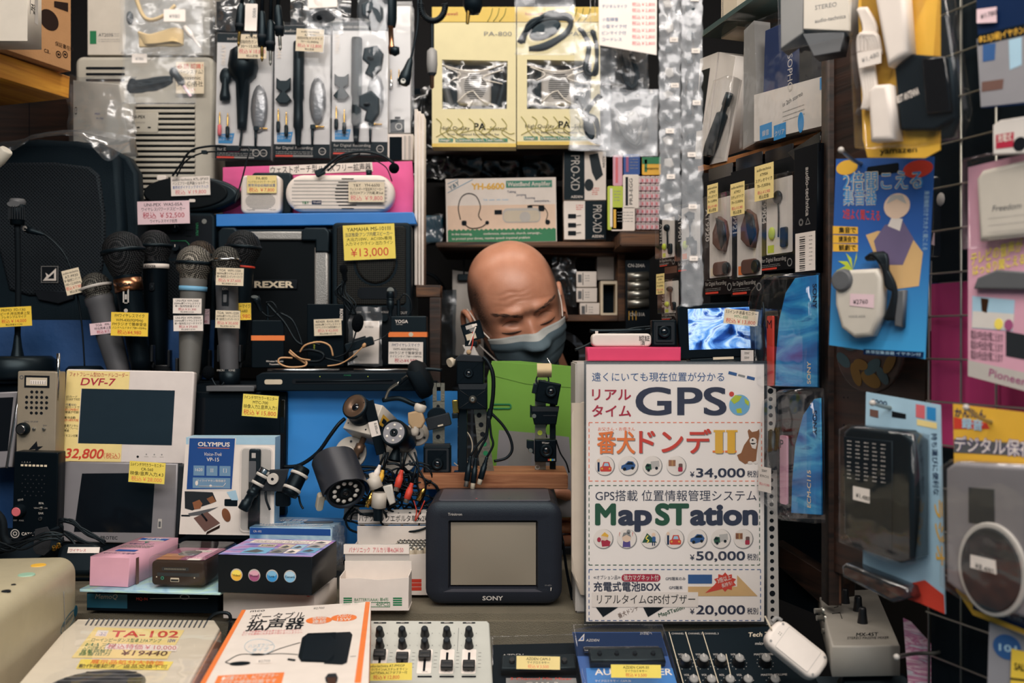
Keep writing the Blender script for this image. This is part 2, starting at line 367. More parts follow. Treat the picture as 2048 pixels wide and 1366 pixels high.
def card(label,x0,y0,x1,y1,D,base,rows,roll=0,yaw=0,pitch=0,name='price_card',cat='price card',film=True,group=None):
    """laminated price card; rows: (text, weight, ink[, fit fraction]); stacked to fill the card"""
    t = Thing(name,label,cat,(x0+x1)/2,(y0+y1)/2,D,yaw,pitch,roll,group);m = t.m()
    w = x1-x0;h = y1-y0
    if film: m.prism(rr(x0-1.5,y0-1.5,x1+1.5,y1+1.5,1),.35,.9,'clearstiff')
    m.box(x0,y0,x1,y1,0,.9,base)
    tot = sum(r[1] for r in rows);y = y0+h*.04
    for r in rows:
        q = h*.92*r[1]/tot;ff = r[3] if len(r) > 3 else .92
        m.text(r[0],(x0+x1)/2,y+q*.84,q*.66,r[2],-.3,'C',fit=w*ff,bold=.004);y += q
    t.one(m);return t
# ================= the setting =================
mat('wallpaint','1A1A1C',.9,bump=.3);mat('ceilpaint','77726A',.9);mat('floorvinyl','4A4642',.7);mat('walldark','17120F',.85)
wood('shelfwood','2A1A12','7A5233');wood('darkwood','160F0C','3A2419',.55);wood('orangewood','B8741E','E0A038',.5);wood('panelwood','1D120D','3A2218',.5)
wood('boardwood','7E4A2C','B07A55',.7,(4,40,60));wood('edgewood','8A552C','B87A45',.7)
mat('counterfelt','77705F',.95,var=.18,scale=25,bump=.8,bscale=900);mat('counterfront','33414A',.9,var=.2,scale=20,bump=.6,bscale=700)
mat('bluesheet','2F8AD8',.5,var=.12,scale=8,bump=.4,bscale=18);mat('bluecloth','0E3E70',.75,var=.2,scale=10,bump=.5,bscale=60)
sbox('floor',-1.6,1.6,-1.8,2.5,-.05,0,'floorvinyl');sbox('ceiling',-1.6,1.6,.0,2.5,2.4,2.45,'ceilpaint')
sbox('wall_back',-1.6,1.6,2.32,2.4,0,2.4,'wallpaint');sbox('wall_left',-1.12,-1.04,.3,2.32,0,2.4,'walldark');sbox('wall_right',.80,.88,.3,2.32,0,2.4,'walldark')
def wbox(name,label,cat,x0,x1,y0,y1,z0,z1,k,group=None,bev=.002,parent=None,kind=None):
    """plain world-space box in metres (shelf boards, counters)"""
    bm = bmesh.new();bmesh.ops.create_cube(bm,size=1)
    c = ((x0+x1)/2,(y0+y1)/2,(z0+z1)/2)
    for v in bm.verts: v.co = Vector((v.co.x*(x1-x0),v.co.y*(y1-y0),v.co.z*(z1-z0)+(z1-z0)/2))
    if bev: bmesh.ops.bevel(bm,geom=bm.edges[:],offset=bev,segments=2,affect='EDGES')
    me = bpy.data.meshes.new(name);bm.to_mesh(me);bm.free();me.materials.append(MATS[k]);o = bpy.data.objects.new(name,me);COL.objects.link(o)
    o.location = (c[0],c[1],z0)
    if label: o['label'] = label;o['category'] = cat
    if group: o['group'] = group
    if kind: o['kind'] = kind
    return o
UP = .905;LOW = .83;RIS = CZ-.285;PLT = CZ-.067       # counter levels: upper, lower, riser behind the boxes, stepped platform for the microphones
# stepped sales counter
wbox('sales_counter','grey felt-topped upper counter under the small television','counter',-1.0,.335,1.255,1.62,.02,UP,'counterfelt',bev=.008)
wbox('counter_step','low dark front counter carrying the mixers and packs','counter',-1.0,.50,.70,1.253,.02,LOW,'counterfront',bev=.004)
wbox('riser_box','dark riser behind the cartons under the small monitors','riser',-.98,-.32,1.43,1.525,UP+.001,RIS,'soft')
wbox('step_platform','stepped platform for the microphones and the silver-striped receiver','platform',-.98,-.125,1.53,1.82,UP+.001,PLT,'soft')
# blue sheet hung in folds down the front of the platform
t = Thing('blue_sheet','creased bright blue plastic sheet hanging behind the security cameras','sheet',660,1050,1.522);m = t.m()
m.sheet(lambda u,v: (560+355*u,782+330*v,6*noise.noise(Vector((u*6,v*3,1)))+3*math.sin(v*9)-1-8*v*v),30,20,'bluesheet');t.one(m)
t = Thing('blue_cloth','dark blue cloth draped behind the gooseneck microphone, left edge','cloth',150,1000,1.522);m = t.m()
m.sheet(lambda u,v: (-20+260*u,784+300*v,5*noise.noise(Vector((u*5,v*3,4)))-2),20,14,'bluecloth');t.one(m)
t = Thing('blue_cloth','dark blue cloth behind the microphone bodies below the big speaker','cloth',150,760,1.645);m = t.m()
m.sheet(lambda u,v: (-60+490*u,640+118*v,8*noise.noise(Vector((u*5,v*2,8)))-14*v),26,10,'bluecloth');t.one(m)
# ---- shelves -------------------------------------------------------------
def X(px,D): return (px-CX)/F*D
def Z(py,D): return CZ-(py-CY)/F*D
# left orange shelf running back along the left wall
t = Thing('orange_shelf','orange-stained shelf board holding the brown carton','shelf',138,175,1.62,yaw=70);m = t.m()
q = t.Ls((140,150),(138,197),(-60,145),(-60,62));m.prism([(q[3][0],q[0][1]+3),(q[0][0],q[0][1]+3),q[1],(q[2][0],q[1][1])],0,190,'orangewood',bev=1.5);t.one(m)
t = Thing('wall_cabinet','dark brown cabinet below the orange shelf','cabinet',145,300,1.80);m = t.m();m.box(-120,168,142,330,0,60,'panelwood',bev=2);m.rect(58,200,59.5,300,-.3,'ink');t.one(m)
# shelf over the man with its open cubbyhole
D = 1.90
wbox('wall_shelf','dark wooden shelf carrying the amplifier carton above the man','shelf',X(872,D),X(1252,D),D-.005,2.2,Z(494,D),Z(484,D),'shelfwood')
t = Thing('cubbyhole','open wooden cubbyhole beside the man with small white boxes','cubbyhole',1170,640,1.93);m = t.m()
m.box(1075,497,1250,508,0,150,'shelfwood',bev=1);t.part('top_board',m)
m = t.m();m.box(1236,508,1250,642,0,150,'shelfwood',bev=1);t.part('side_board',m)
m = t.m();m.box(1085,630,1236,642,0,150,'shelfwood',bev=1);t.part('bottom_board',m)
m = t.m();m.box(1085,508,1236,630,148,152,'darkwood');t.part('back_board',m)
t = Thing('wooden_post_frame','worn wooden frame corner left of the man','frame',850,760,1.70);m = t.m();m.box(832,570,881,594,0,60,'shelfwood',bev=1.5);t.part('rail',m)
m = t.m();m.box(859,594,881,775,2,30,'darkwood',bev=1.5);t.part('post',m)
wbox('wall_shelf','short wooden shelf under the battery packs right of the carton','shelf',X(1240,1.80),X(1345,1.80),1.795,2.15,Z(492,1.80),Z(462,1.80),'shelfwood')
wbox('wall_shelf','upper wooden shelf behind the two yellow boxes','shelf',X(850,2.0),X(1420,2.0),1.98,2.3,Z(292,1.9),Z(282,1.9),'darkwood')
# ---- right flank: a unit of shelves that flares towards the viewer -------------
t = Thing('side_panel','dark brown upright panel with peg holes, beside the blue packs','panel',1688,1366,1.13,yaw=-70);m = t.m()
a,b = t.L(1659,683)[0],t.L(1850,683)[0]
m.box(a,-80,b,1150,0,14,'panelwood',bev=1)
for py in (795,850,880,915,950,985,1030,1075):
    for px in (1688,1696): m.disc(*t.L(px,py),2.2,-.4,'ink',n=10)
t.one(m)
t = Thing('panel_edge','lighter brown edge strip down the front of the upright panel','trim',1662,1366,1.15);m = t.m();m.box(1655,-40,1682,1210,-6,40,'darkwood',bev=2);m.rect(1676,900,1680,1205,-6.5,'brown');t.one(m)
t = Thing('ornament_disc','round teal and gold ornament on the panel below the hearing aid card','ornament',1745,780,1.06,yaw=-70);m = t.m()
cx,cy = t.L(1745,705);a = t.L(1678,705)[0];b = t.L(1812,705)[0];rx = (b-a)/2;cx = (a+b)/2
mat('antiquegold','6E5522',.45,.6);mat('darkteal','0C3B44',.4)
m.prism(ell(cx,cy,rx,82),-8,0,'panelwood',bev=4)
for i,(dx,dy,r,rot,k) in enumerate(((-.75,.2,24,30,'darkteal'),(-.35,.55,26,60,'antiquegold'),(.1,.65,30,20,'antiquegold'),(.15,.35,26,-30,'darkteal'),(.45,.55,22,45,'darkteal'),(-.2,.3,22,10,'antiquegold'),(.65,.25,24,-50,'antiquegold'),(-.5,-.2,26,0,'darkteal'),(.3,-.3,30,0,'antiquegold'))):
    m.poly(rotp(ell(cx+dx*rx,cy+dy*82,r,r*.5),cx+dx*rx,cy+dy*82,rot),-8.6-i*.2,k)
t.one(m)
# wire grid with pink board behind it
t = Thing('pink_board','magenta board behind the wire grid at the right','board',1950,1366,.93,yaw=-70);m = t.m();mat('magenta','B02F6C',.6)
a = t.L(1846,683)[0];b = a+700
m.box(a,560,b,905,22,26,'magenta');m.box(a,-60,b,558,24,28,'dark');m.box(a,907,b,1500,22,26,'soft');t.one(m)  # dark upper panel puts the shade on the board into its colour
t = Thing('wire_grid','chromed wire display grid holding the packs on the right','grid rack',1950,1366,.93,yaw=-70);m = t.m()
for i in range(9): m.tube([(a+4+i*90,-60,12),(a+4+i*90,1480,12)],2.6,'steel',6,curve=False)
for j in range(17): m.tube([(a,-40+j*90+40,8.5),(b,-40+j*90+40,8.5)],2.2,'steel',6,curve=False)
t.one(m)
# ================= left: cartons, speakers, microphones =================
mat('carton','B98A5C',.8,bump=.2);mat('offwhite','D9D1C4',.55);mat('ampgrey','C2BDB0',.5);mat('handgrey','55565A',.55,.2);mat('micgrey','7B7A76',.45,.3);mat('satin','0C141A',.38,0,spec=.3)
mat('spkbody','0C171F',.55,spec=.22,bump=.25,bscale=700);mat('silverframe','9B9A97',.4,.6,bump=.3,bscale=600)
dots('grille','23272C','05070A',.0042,r=.30);dots('grillefine','2A2825','0A0A0A',.0034,r=.30,rot=0);dots('grillecloth','0E1013','060709',.002,r=.25)
dots('wire','3A3A3C','08090B',.0026,axes=(0,1,2),r=.52,rot=20,metal=.4);dots('wiresilver','9A958B','2A2826',.0026,axes=(0,1,2),r=.52,rot=20,metal=.6);dots('wirebronze','5A4F45','15110E',.0026,axes=(0,1,2),r=.52,rot=20,metal=.6);dots('wiregrey','6A6862','1E1D1C',.0028,axes=(0,1,2),r=.52,rot=20,metal=.5)
t = Thing('carton','plain white carton at the top left corner, in front of the brown one','box',30,82,1.38);m = t.m();m.box(-60,-40,55,82,0,60,'offwhite',bev=1);t.part('box_body',m)
m = t.m().rside(55,0);m.text('ONE',24,0,7,'ink',rot=-90,bold=.02);m.text('Hz',15,2,9,'ink',rot=-90,bold=.03);m.rect(10,-20,12,24,-.4,'grey');m.rect(30,-20,44,36,-.3,'lightgrey');t.part('printed_label',m)
t = Thing('carton','brown cardboard carton with printed safety marks on the orange shelf','box',140,146,1.60,yaw=70);m = t.m()
q = t.Ls((142,-30),(142,143),(-40,66),(-40,-140));m.prism([(q[3][0],q[0][1]),q[0],(q[0][0],q[1][1]),(q[3][0],q[1][1])],0,150,'carton',bev=1)
def tx(s,px,py,h,k,w=None,m=m,t=t): a = t.L(px,py);m.text(s,a[0],a[1],h,k,fit=w)
a,b = t.Ls((108,2),(136,24));m.poly([a,t.L(136,6),b,t.L(108,14)],-.5,'darkbrown');m.disc(*t.L(98,40),24,-.5,'darkbrown',ry=20);tx('ca.',88,104,11,'darkbrown');tx('保証書在中',110,90,7,'darkbrown')
for px in (117,130): a = t.L(px,109);m.ring(a[0],a[1],5,7,-.5,'darkbrown');m.rect(a[0]-3,a[1]-2,a[0]+3,a[1]+2,-.5,'darkbrown')
t.one(m)
t = Thing('carton','white microphone carton with a green tab, on top of the beige slatted amplifier','box',300,110,1.86);m = t.m();m.box(175,-40,420,110,0,70,'offwhite',bev=1);m.rect(180,62,193,88,-.4,'green');m.text('AT2035',197,73,6.5,'midgrey');m.lines(223,67,238,2,4,'lightgrey');m.lines(197,78,240,2,4,'lightgrey');t.one(m)
t = Thing('plastic_sheet','clear plastic sheet hanging over the white carton at top left','sheet',300,100,1.845);m = t.m();m.film(250,-30,428,112,0,'cling',5,3);t.one(m)
# slatted wall amplifier
t = Thing('wall_amplifier','beige slatted wall amplifier behind the big black speaker','amplifier',290,470,1.86);m = t.m()
m.box(150,112,428,470,0,80,'ampgrey',r=16,bev=8)
for y in (134,146,158): m.box(172,y,250,y+5,-.6,1,'ink',r=2)
m.box(272,206,390,462,-.5,1,'ink')
t.part('casing',m);m = t.m()
for i in range(24): m.box(271,209+i*10.8,391,215+i*10.8,-5,-.5,'ampgrey',bev=1.2)
t.part('louvre',m);m = t.m();m.box(268,226,318,266,-6.5,-2,'ampgrey',bev=1);m.text('UNI-PEX',262,238,6,'ink',-6.9,bold=.02);m.text('WALL AMPLIFIER',262,248,3,'grey',-6.9);m.rect(276,255,282,258,-6.9,'ink');m.rect(298,255,304,258,-6.9,'ink');t.part('name_plate',m)
card('cream price card with red exclamation taped on the beige amplifier',352,124,408,187,1.847,'cream',[('必 読 認識！',13,'red'),('（パーシステム）',11,'ink'),('Panasonic',13,'ink'),('ＪＶＣ/各社',14,'ink'),('さ い',11,'red')])
t = Thing('boxed_unit','white box in crinkled plastic standing on the big black speaker','box',205,312,1.755);m = t.m();m.prism([(146,160),(238,168),(262,305),(146,318)],0,40,'offwhite',bev=2);m.rect(150,214,154,229,-.4,'ink',2);m.rect(151,216,153,227,-.6,'white',1);m.text('MIX',190,230,4.5,'blue');m.text('M-700',193,239,4,'blue');t.part('carton',m)
m = t.m();m.film(138,153,272,318,-4,'cling',9,5,6,wl=24);t.part('plastic_wrap',m)
# big black loudspeaker, wrapped in plastic on top
t = Thing('loudspeaker','big black loudspeaker with a square triangle badge, left edge','speaker',80,690,1.68);m = t.m()
m.prism([(-95,330),(-60,292),(20,280),(150,280),(215,292),(236,318),(246,450),(238,600),(215,690),(-95,690)],0,40,'spkbody',bev=12)
m.prism([(-95,325),(-50,285),(60,272),(190,280),(245,308),(264,340),(270,450),(262,690),(-95,690)],26,62,'spkbody',bev=8);t.part('cabinet',m)
m = t.m();m.prism([(-80,340),(0,326),(110,325),(180,334),(200,350),(212,430),(212,500),(200,575),(170,588),(60,592),(20,580),(0,500),(-80,500)],-7,5,'grille',bev=6);t.part('grille',m)
m = t.m();m.box(87,533,121,566,-10,-6,'ink',bev=.8);m.ring(104,549.5,0,.1,-10.3,'white');m.frame(rr(87,533,121,566,0),rr(88,534,120,565,0),-10.4,-10,'grey')
m.poly([(91,562),(117,537),(117,562)],-10.3,'white');m.poly([(100,558),(113,546),(113,558)],-10.5,'ink');m.poly([(96,546),(105,553),(99,557),(90,563),(98,553)],-10.7,'white');t.part('badge',m)
m = t.m();m.prism([(70,580),(150,583),(150,598),(120,608),(80,600)],-8,2,'ink',bev=2);t.part('handle_recess',m)
for i,(x,y) in enumerate(((80,492),(108,490),(140,462))): pass
t = Thing('plastic_bag','crinkled plastic cover lying over the top of the big black speaker','cover',120,280,1.655);m = t.m()
def _f(u,v):
    x = -70+335*u;y0 = 268+14*math.cos(u*5)-6*u;y = y0+(22+36*max(0,noise.noise(Vector((u*5,2,0))))+34*math.exp(-((u-.84)/.1)**2))*v
    return (x,y,-8+3*noise.noise(Vector((u*22,v*7,3)))-3*v+60*(1-v)**3)
m.sheet(_f,60,12,'cling');t.one(m)
# oval waist speaker with headset cable
t = Thing('oval_speaker','black oval waist amplifier left of the pink display','speaker',380,430,1.70);m = t.m()
m.prism(ell(381,388,96,36,40),0,52,'satin',bev=8);m.prism(ell(372,386,84,32,40),-4,6,'grillecloth',bev=3);t.part('casing',m)
m = t.m();m.box(380,399,392,405,-6,0,'white',r=2);t.part('label_strip',m);m = t.m();m.box(312,350,330,360,4,20,'white',r=3,bev=1);t.part('button',m)
card('cream card reading 19,800 yen on the black oval amplifier',342,353,420,391,1.692,'paper',[('audio-technica ATL-SP303',9,'ink'),('ハンズフリー拡声器(ショルダー)',9,'ink'),('業界初ダイナミックマイク入力',9,'blue'),('税込 ￥19,800',13,'pinkred')],roll=-2)
t = Thing('headset_microphone','thin black headset cable arching over the oval amplifier','headset',380,345,1.68);m = t.m()
m.tube([(345,352,0),(362,330,-3),(385,302,-6),(430,293,-6),(470,296,-8)],2.2,'cable');m.tube([(352,352,4),(372,322,0),(408,306,-3),(455,303,-4),(498,296,-6),(493,330,-6),(482,370,-4),(472,408,-10)],1.6,'cable');t.part('cable',m)
m = t.m();m.box(455,293,482,305,-12,-4,'satin',r=4,bev=1.5);t.part('clip',m);m = t.m();m.box(405,302,416,309,-8,0,'satin',r=2);t.part('cable_joint',m)
# control speaker behind the microphones
t = Thing('powered_speaker','black wireless powered speaker with green lettering behind the microphones','speaker',350,700,1.70);m = t.m()
m.box(277,425,430,700,0,120,'spkbody',r=12,bev=5)
m.rect(276,432,424,516,-.4,'ink',6);m.text('UNI-PEX',392,446,5,'green',rot=-90,bold=.03);m.lines(372,448,386,3,12,'green');m.tube([(330,482,-1),(372,482,-1),(378,488,-1),(378,512,-1)],.8,'green',5,curve=False)
t.part('cabinet',m);m = t.m();m.box(276,522,422,700,-3,1,'grille',r=8);t.part('grille',m)
for x,y in ((354,458),(354,496)):
    m = t.m();m.cyl((x,y,-12),(x,y,0),7,'satin');m.rect(x-.6,y-6,x+.6,y-1,-12.4,'white');t.part('knob',m)
for x,y in ((409,443),(281,443)):
    m = t.m();m.cyl((x,y,-2),(x,y,1),5,'steel',n=10);t.part('screw',m)
card('white card reading 52,500 yen on the powered speaker with green lettering',275,402,379,448,1.66,'palepink',[('UNI-PEX  WAS-05A',11,'ink'),('ワイヤレスパワードスピーカー',10,'ink',.84),('税込 ￥52,500',17,'crimson'),('ワイヤレスマイク別売',9,'ink',.52)],roll=-1.5)
# ---- pink display board with two waist amplifiers -----------------------
t = Thing('display_stand','bright pink backboard on a blue-wrapped shelf for waist amplifiers','display stand',630,455,1.70);m = t.m();m.prism([(428,324),(818,311),(828,440),(428,440)],60,66,'pink',bev=1.5);t.part('backboard',m)
m = t.m();m.rside(824,0);m.poly([(0,440),(62,315),(62,440)],0,'rose');m.off();t.part('side_panel',m)
mat('bluewrap','2C7ED0',.45,var=.08,scale=15,bump=.4,bscale=25);m = t.m();m.prism([(432,428),(826,424),(834,448),(432,453)],0,64,'bluewrap',bev=2);t.part('shelf',m)
m = t.m();m.prism([(525,322),(736,314),(738,333),(525,341)],57,59,'white');m.spin(525,340,2);m.text('ウェストポーチ型ハンズフリー拡声器',528,337,12,'ink',56.3,w=206);m.off();t.part('title_strip',m)
t = Thing('waist_amplifier','small white square waist amplifier on the pink display','amplifier',521,427,1.71);m = t.m();m.box(481,350,561,427,0,26,'white',r=11,bev=5)
for i in range(12):
    w = 30*math.sqrt(max(.05,1-((i-5.5)/6.6)**2));m.rect(521-w,386+i*2.8,521+w,387.3+i*2.8,-.4,'grey')
m.text('hopewell',494,421,3.2,'midgrey');m.text('PA-800',540,421,3,'grey');t.part('casing',m)
m = t.m();m.box(496,340,578,425,27,43,'satin',r=8,bev=4);t.part('pouch',m)
card('yellow card reading 7,800 yen on the small square amplifier',494,351,553,386,1.705,'paleyellow',[('PA-800',9,'ink'),('ヘッドセットマイク・ケース付',7,'ink'),('携帯用会話補助装置',8,'blue'),('税込 ￥7,800',11,'red')])
t = Thing('waist_amplifier','wide white rounded waist amplifier with ribbed front on the pink display','amplifier',680,426,1.71);m = t.m();m.box(570,349,788,423.5,0,36,'white',r=36,bev=9,n=8);t.part('casing',m)
m = t.m()
for i in range(9): m.box(588-(4 if 1 < i < 7 else 0),360+i*7,770+(4 if 1 < i < 7 else 0),362+i*7,-1,1,'lightgrey')
for i in range(10):
    w = 27*math.sqrt(max(.1,1-((i-4.5)/5.2)**2));m.rect(697-w,357+i*6.6,697+w*.8,358.6+i*6.6,-1.6,'ink')
m.text('Y&Y',604,408,5.5,'green',-1.6,bold=.03);m.rect(624,401,643,409,-1.5,'navy');m.text('YH-6600',626,407,4.5,'white',-1.9,fit=16);t.part('ribbed_front',m)
m = t.m();m.cyl((736,350,14),(736,338,14),6,'satin',n=16);t.part('volume_knob',m)
card('cream card reading 9,800 yen on the wide ribbed amplifier',697,364,769,404,1.70,'cream',[('Y&Y   YH-6600',10,'ink'),('ウェストポーチ型拡声スピーカー',8,'ink'),('出力2Wアンプ内蔵,単3x6',8,'ink'),('税込 ￥9,800',14,'pinkred')])
t = Thing('headset_microphone','black headset with round foam tip arching over the wide amplifier','headset',720,350,1.70);m = t.m()
m.tube([(640,347,0),(660,328,-2),(685,311,-3),(725,304,-3),(765,312,-4),(788,328,-6)],3,'cable');m.tube([(655,342,0),(680,322,0),(720,308,2)],2,'cable');m.tube([(746,316,20),(770,332,20),(782,360,16)],1.2,'cable');t.part('headband',m)
m = t.m();m.ball((789,338,-8),10.5,'foam');t.part('foam_tip',m);m = t.m();m.spin(640,345,25);m.box(630,338,650,352,-3,6,'satin',r=4,bev=2);t.part('ear_clip',m)
# leaning catalogues
for i,(x,w,k) in enumerate(((829,6,'paper'),(836,5,'white'),(842,5,'paper'))):
    t = Thing('catalogue',('pale catalogue standing on edge beside the pink display, inner one','white catalogue standing on edge beside the pink display, middle one','pale catalogue standing on edge next to the black plastic, outer one')[i],'catalogue',x,570,1.72,group='catalogues on edge');m = t.m();m.box(x,218+i*4,x+w,570,i*3,60,k,bev=.8);t.one(m)
# ---- square speakers --------------------------------------------------------
t = Thing('instrument_amplifier','black grille speaker in a silver-edged case with plastic corners','speaker',550,735,1.69);m = t.m();m.box(442,458,660,735,6,160,'spkbody',bev=3);m.rect(452,480,640,730,4,'grillecloth');t.part('cabinet',m)
m = t.m();m.box(470,463,612,480,-4,12,'silverframe',bev=3);m.box(629,495,657,735,-4,12,'silverframe',bev=5);t.part('metal_edge',m)
for x0,x1 in ((438,478),(604,660)):
    m = t.m();m.prism([(x0,464),(x0+8,456),(x1-8,456),(x1,464),(x1,482),(x0+40,482) if x0 < 500 else (x1,505),(x0+24,505) if x0 < 500 else (632,505),(x0,505) if x0 < 500 else (632,482),(x0,482)],-8,14,'satin',bev=3);t.part('corner_cap',m)
m = t.m();m.box(503,559,594,578,-1,5,'ink',bev=1);m.text('REXER',509,575,12.5,'cream',-1.4,w=78,bold=.05);t.part('name_plate',m)
t = Thing('monitor_speaker','black powered monitor speaker under the large yellow price card','speaker',750,735,1.68);m = t.m();m.box(664,445,822,735,0,150,'spkbody',r=10,bev=5);t.part('cabinet',m)
m = t.m();m.box(674,452,812,610,-4,4,'grillefine',r=8,bev=3)
m.ring(752,528,36,44,-4.6,'dark');m.prism(ell(752,524,40,44),-9,-3,'grillefine',bev=5);m.box(716,575,795,598,-5,-3.6,'ink',r=9);t.part('grille',m)
m = t.m();m.rect(674,614,812,726,-.4,'ink',4);m.text('VOLUME',762,626,4,'lightgrey');m.text('LOW . . HIGH',712,626,3.5,'lightgrey');m.text('OUT',800,628,5,'lightgrey');t.part('control_panel',m)
for x in (770,720): m = t.m();m.cyl((x,636,-10),(x,636,0),7,'satin');t.part('knob',m)
card('large yellow card reading 13,000 yen on the black monitor speaker',687,449,790,519,1.665,'lemon',[('YAMAHA MS-101Ⅲ',12,'ink'),('当店推奨!アンプ内蔵スピーカー',10,'inkblue'),('大出力10W、AC100v専用',9,'ink'),('入力:マイク/ライン 出力:ライン',9,'ink'),('¥13,000',26,'red')],roll=-2.5)
# ---- handheld microphones on the stepped platform -----------------------
def mic(label,p0,p1,R,rb,D,wire,body,ring='satin',band=None,bandtext=None,ball=2.0,tail=None,extra=None):
    """p0 top of the head, p1 end of the body (pixels); R head radius, rb body radius"""
    t = Thing('handheld_microphone',label,'microphone',p1[0],p1[1],D)
    a = Vector((p0[0],p0[1],0));b = Vector((p1[0],p1[1],0));L = (b-a).length
    A,B = tuple(a),tuple(b);H = R*ball
    m = t.m();m.lathe(A,B,[(0,0),(R*.04,R*.3),(R*.15,R*.55),(R*.35,R*.78),(R*.62,R*.93),(R*.95,R)],wire,28);m.lathe(A,B,[(R*1.08,R),(R*1.4,R*.97),(H*.86,R*.80),(H,rb*1.08)],wire,28);t.part('grille_head',m)
    m = t.m();m.lathe(A,B,[(R*.92,R*.99),(R*.93,R*1.08),(R*1.1,R*1.08),(R*1.12,R*.98)],ring,28);t.part('collar_ring',m)
    m = t.m();m.lathe(A,B,[(H*.97,rb*1.06),(H+R*.3,rb*1.08),(H+R*.5,rb),(L*.6,rb*.95),(L*.92,rb*.80),(L,rb*.76),(L,0)],body,24)
    if extra: extra(m,t)
    t.part('handle',m)
    if band:
        m = t.m();s0,s1,k = band;m.lathe(A,B,[(s0,rb),(s0,rb*1.1),(s1,rb*1.1),(s1,rb)],k,24)
        if bandtext: c = a+(b-a).normalized()*((s0+s1)/2);m.text(bandtext,c.x,c.y+4,min(8,(s1-s0)*.6),'ink',-rb*1.13,'C',bold=.02,fit=rb*1.5)
        t.part('colour_band',m)
    if tail: m = t.m();m.lathe(A,B,[(L-tail,rb*.86),(L-tail,rb*.94),(L+2,rb*.9),(L+2,0)],'satin',20);t.part('tail_cap',m)
    return t
def clip(label,x,y,D,w=17):
    t = Thing('microphone_clip',label,'microphone clip',x,y+45,D,group=None);m = t.m();mat('clipblack','14171B',.4)
    m.box(x-w-4,y,x-w+1,y+34,-8,8,'clipblack',r=2,bev=1);m.box(x+w-1,y,x+w+4,y+34,-8,8,'clipblack',r=2,bev=1);m.box(x-w-2,y+30,x+w+2,y+46,4,16,'clipblack',bev=2);t.one(m)
def sw(x,y,d):
    def f(m,t): m.box(x-5,y-8,x+5,y+8,d-2,d+2,'ink',r=3,bev=1);m.box(x-2.5,y-2,x+2.5,y+5,d-4,d,'satin',bev=1)
    return f
def logo(x,y,d):
    def f(m,t):
        for i,(a,b,c,e) in enumerate(((-5,-28,1,-22),(-6,-20,6,-18),(-6,-18,-3,8),(3,-18,6,8),(-6,6,6,8),(-2,-10,2,0))): m.rect(x+a,y+b,x+c,y+e,d,'lightgrey')
        m.disc(x,y+22,4,d,'lightgrey',n=10)
    return f
mic('large black handheld microphone with copper band and yellow 4,980 yen card',(240,463),(284,742),40,25,1.57,'wire','black',band=(96,122,'copper'),bandtext='YOGA',ball=2.25,extra=logo(262,600,-26.5))
mic('black handheld microphone with white name band behind the copper-banded one',(309,460),(316,740),32,24,1.63,'wire','black',band=(69,78,'white'),bandtext='REXER',extra=sw(313,575,-25))
mic('silver-grey handheld microphone with a light blue ring and two price cards',(390,491),(378,768),35,25,1.56,'wiresilver','micgrey',band=(82,91,'skyblue'),ball=1.9)
mic('bronze-headed microphone half hidden behind the silver-grey one',(402,481),(398,742),30,22,1.62,'wirebronze','satin',band=(50,54,'skyblue'))
mic('dark grey handheld microphone with two cream cards and slide switch',(451,492),(460,772),28,22,1.555,'wiregrey','handgrey',ring='chrome',ball=2.1,tail=34,extra=lambda m,t: (m.rect(450,582,464,612,-22.6,'ink',2),m.box(453,590,460,606,-24,-21,'midgrey',bev=1),m.text('ON',451,581,5,'white',-22.8),m.text('MICROPHONE',458,742,4,'lightgrey',-20,'C')))
mic('black echo microphone with red ring, beside the silver-edged speaker',(489,460),(472,720),34,23,1.60,'wire','satin',band=(72,76,'red'))
t = mic('grey handheld microphone leaning left, head over the big speaker',(184,546),(243,760),29,26,1.58,'wiregrey','handgrey',ring='lightgrey',ball=1.75)
for i,(x,y) in enumerate(((284,690),(318,700),(377,716),(460,690),(398,700))):
    clip(('black clip gripping the copper-banded microphone','black clip gripping the white-banded microphone','black clip gripping the silver-grey microphone','black clip gripping the dark grey switch microphone','black clip gripping the bronze-headed microphone')[i],x,y,(1.575,1.605,1.565,1.56,1.625)[i],20)
# gooseneck microphones
t = Thing('gooseneck_microphone','tall black desk microphone with round base at the left edge','microphone',35,765,1.56);m = t.m();m.cyl((35,402,0),(35,450,0),15,'dark',13);m.disc(35,410,13,-16,'midgrey',ry=6)
for i in range(10): a = math.pi*(i+.5)/10;m.box(35-15.5*math.cos(a)-1,414,35-15.5*math.cos(a)+1,440,-16*math.sin(a)-.5,-14*math.sin(a),'charcoal')
m.lathe((35,402,0),(35,500,0),[(-4,0),(-4,13),(0,15.5),(6,15.5),(9,14)],'midgrey',20);t.part('capsule',m)
m = t.m();m.tube([(35,450,0),(36,560,2),(33,700,4)],6,'rubber');t.part('neck',m);m = t.m();m.lathe((33,670,4),(33,720,4),[(0,6),(25,9),(50,14)],'satin');t.part('socket',m)
m = t.m();m.lathe((35,712,0),(35,765,0),[(0,0),(0,62),(8,72),(40,74),(44,70)],'satin',32);t.part('base',m)
card('yellow card reading 14,000 yen on the tall desk microphone, left edge',-8,614,63,653,1.54,'yellow',[('PRIMO  FD-13α',10,'ink'),('スピーチ,呼出用卓上型',9,'ink'),('フレキシブルマイク',8,'ink',.7),('税込￥14,000',12,'red'),('税込定価￥17,745',6,'ink',.7)],roll=-3)
t = Thing('tie_clip_microphone','thin black gooseneck microphone in front of the loudspeaker grille','microphone',160,760,1.585);m = t.m();m.tube([(66,458,-6),(86,466,-5),(115,490,-3),(135,520,0),(150,570,2),(162,650,4),(168,740,4)],2.2,'cable',r1=1.6);t.part('neck',m)
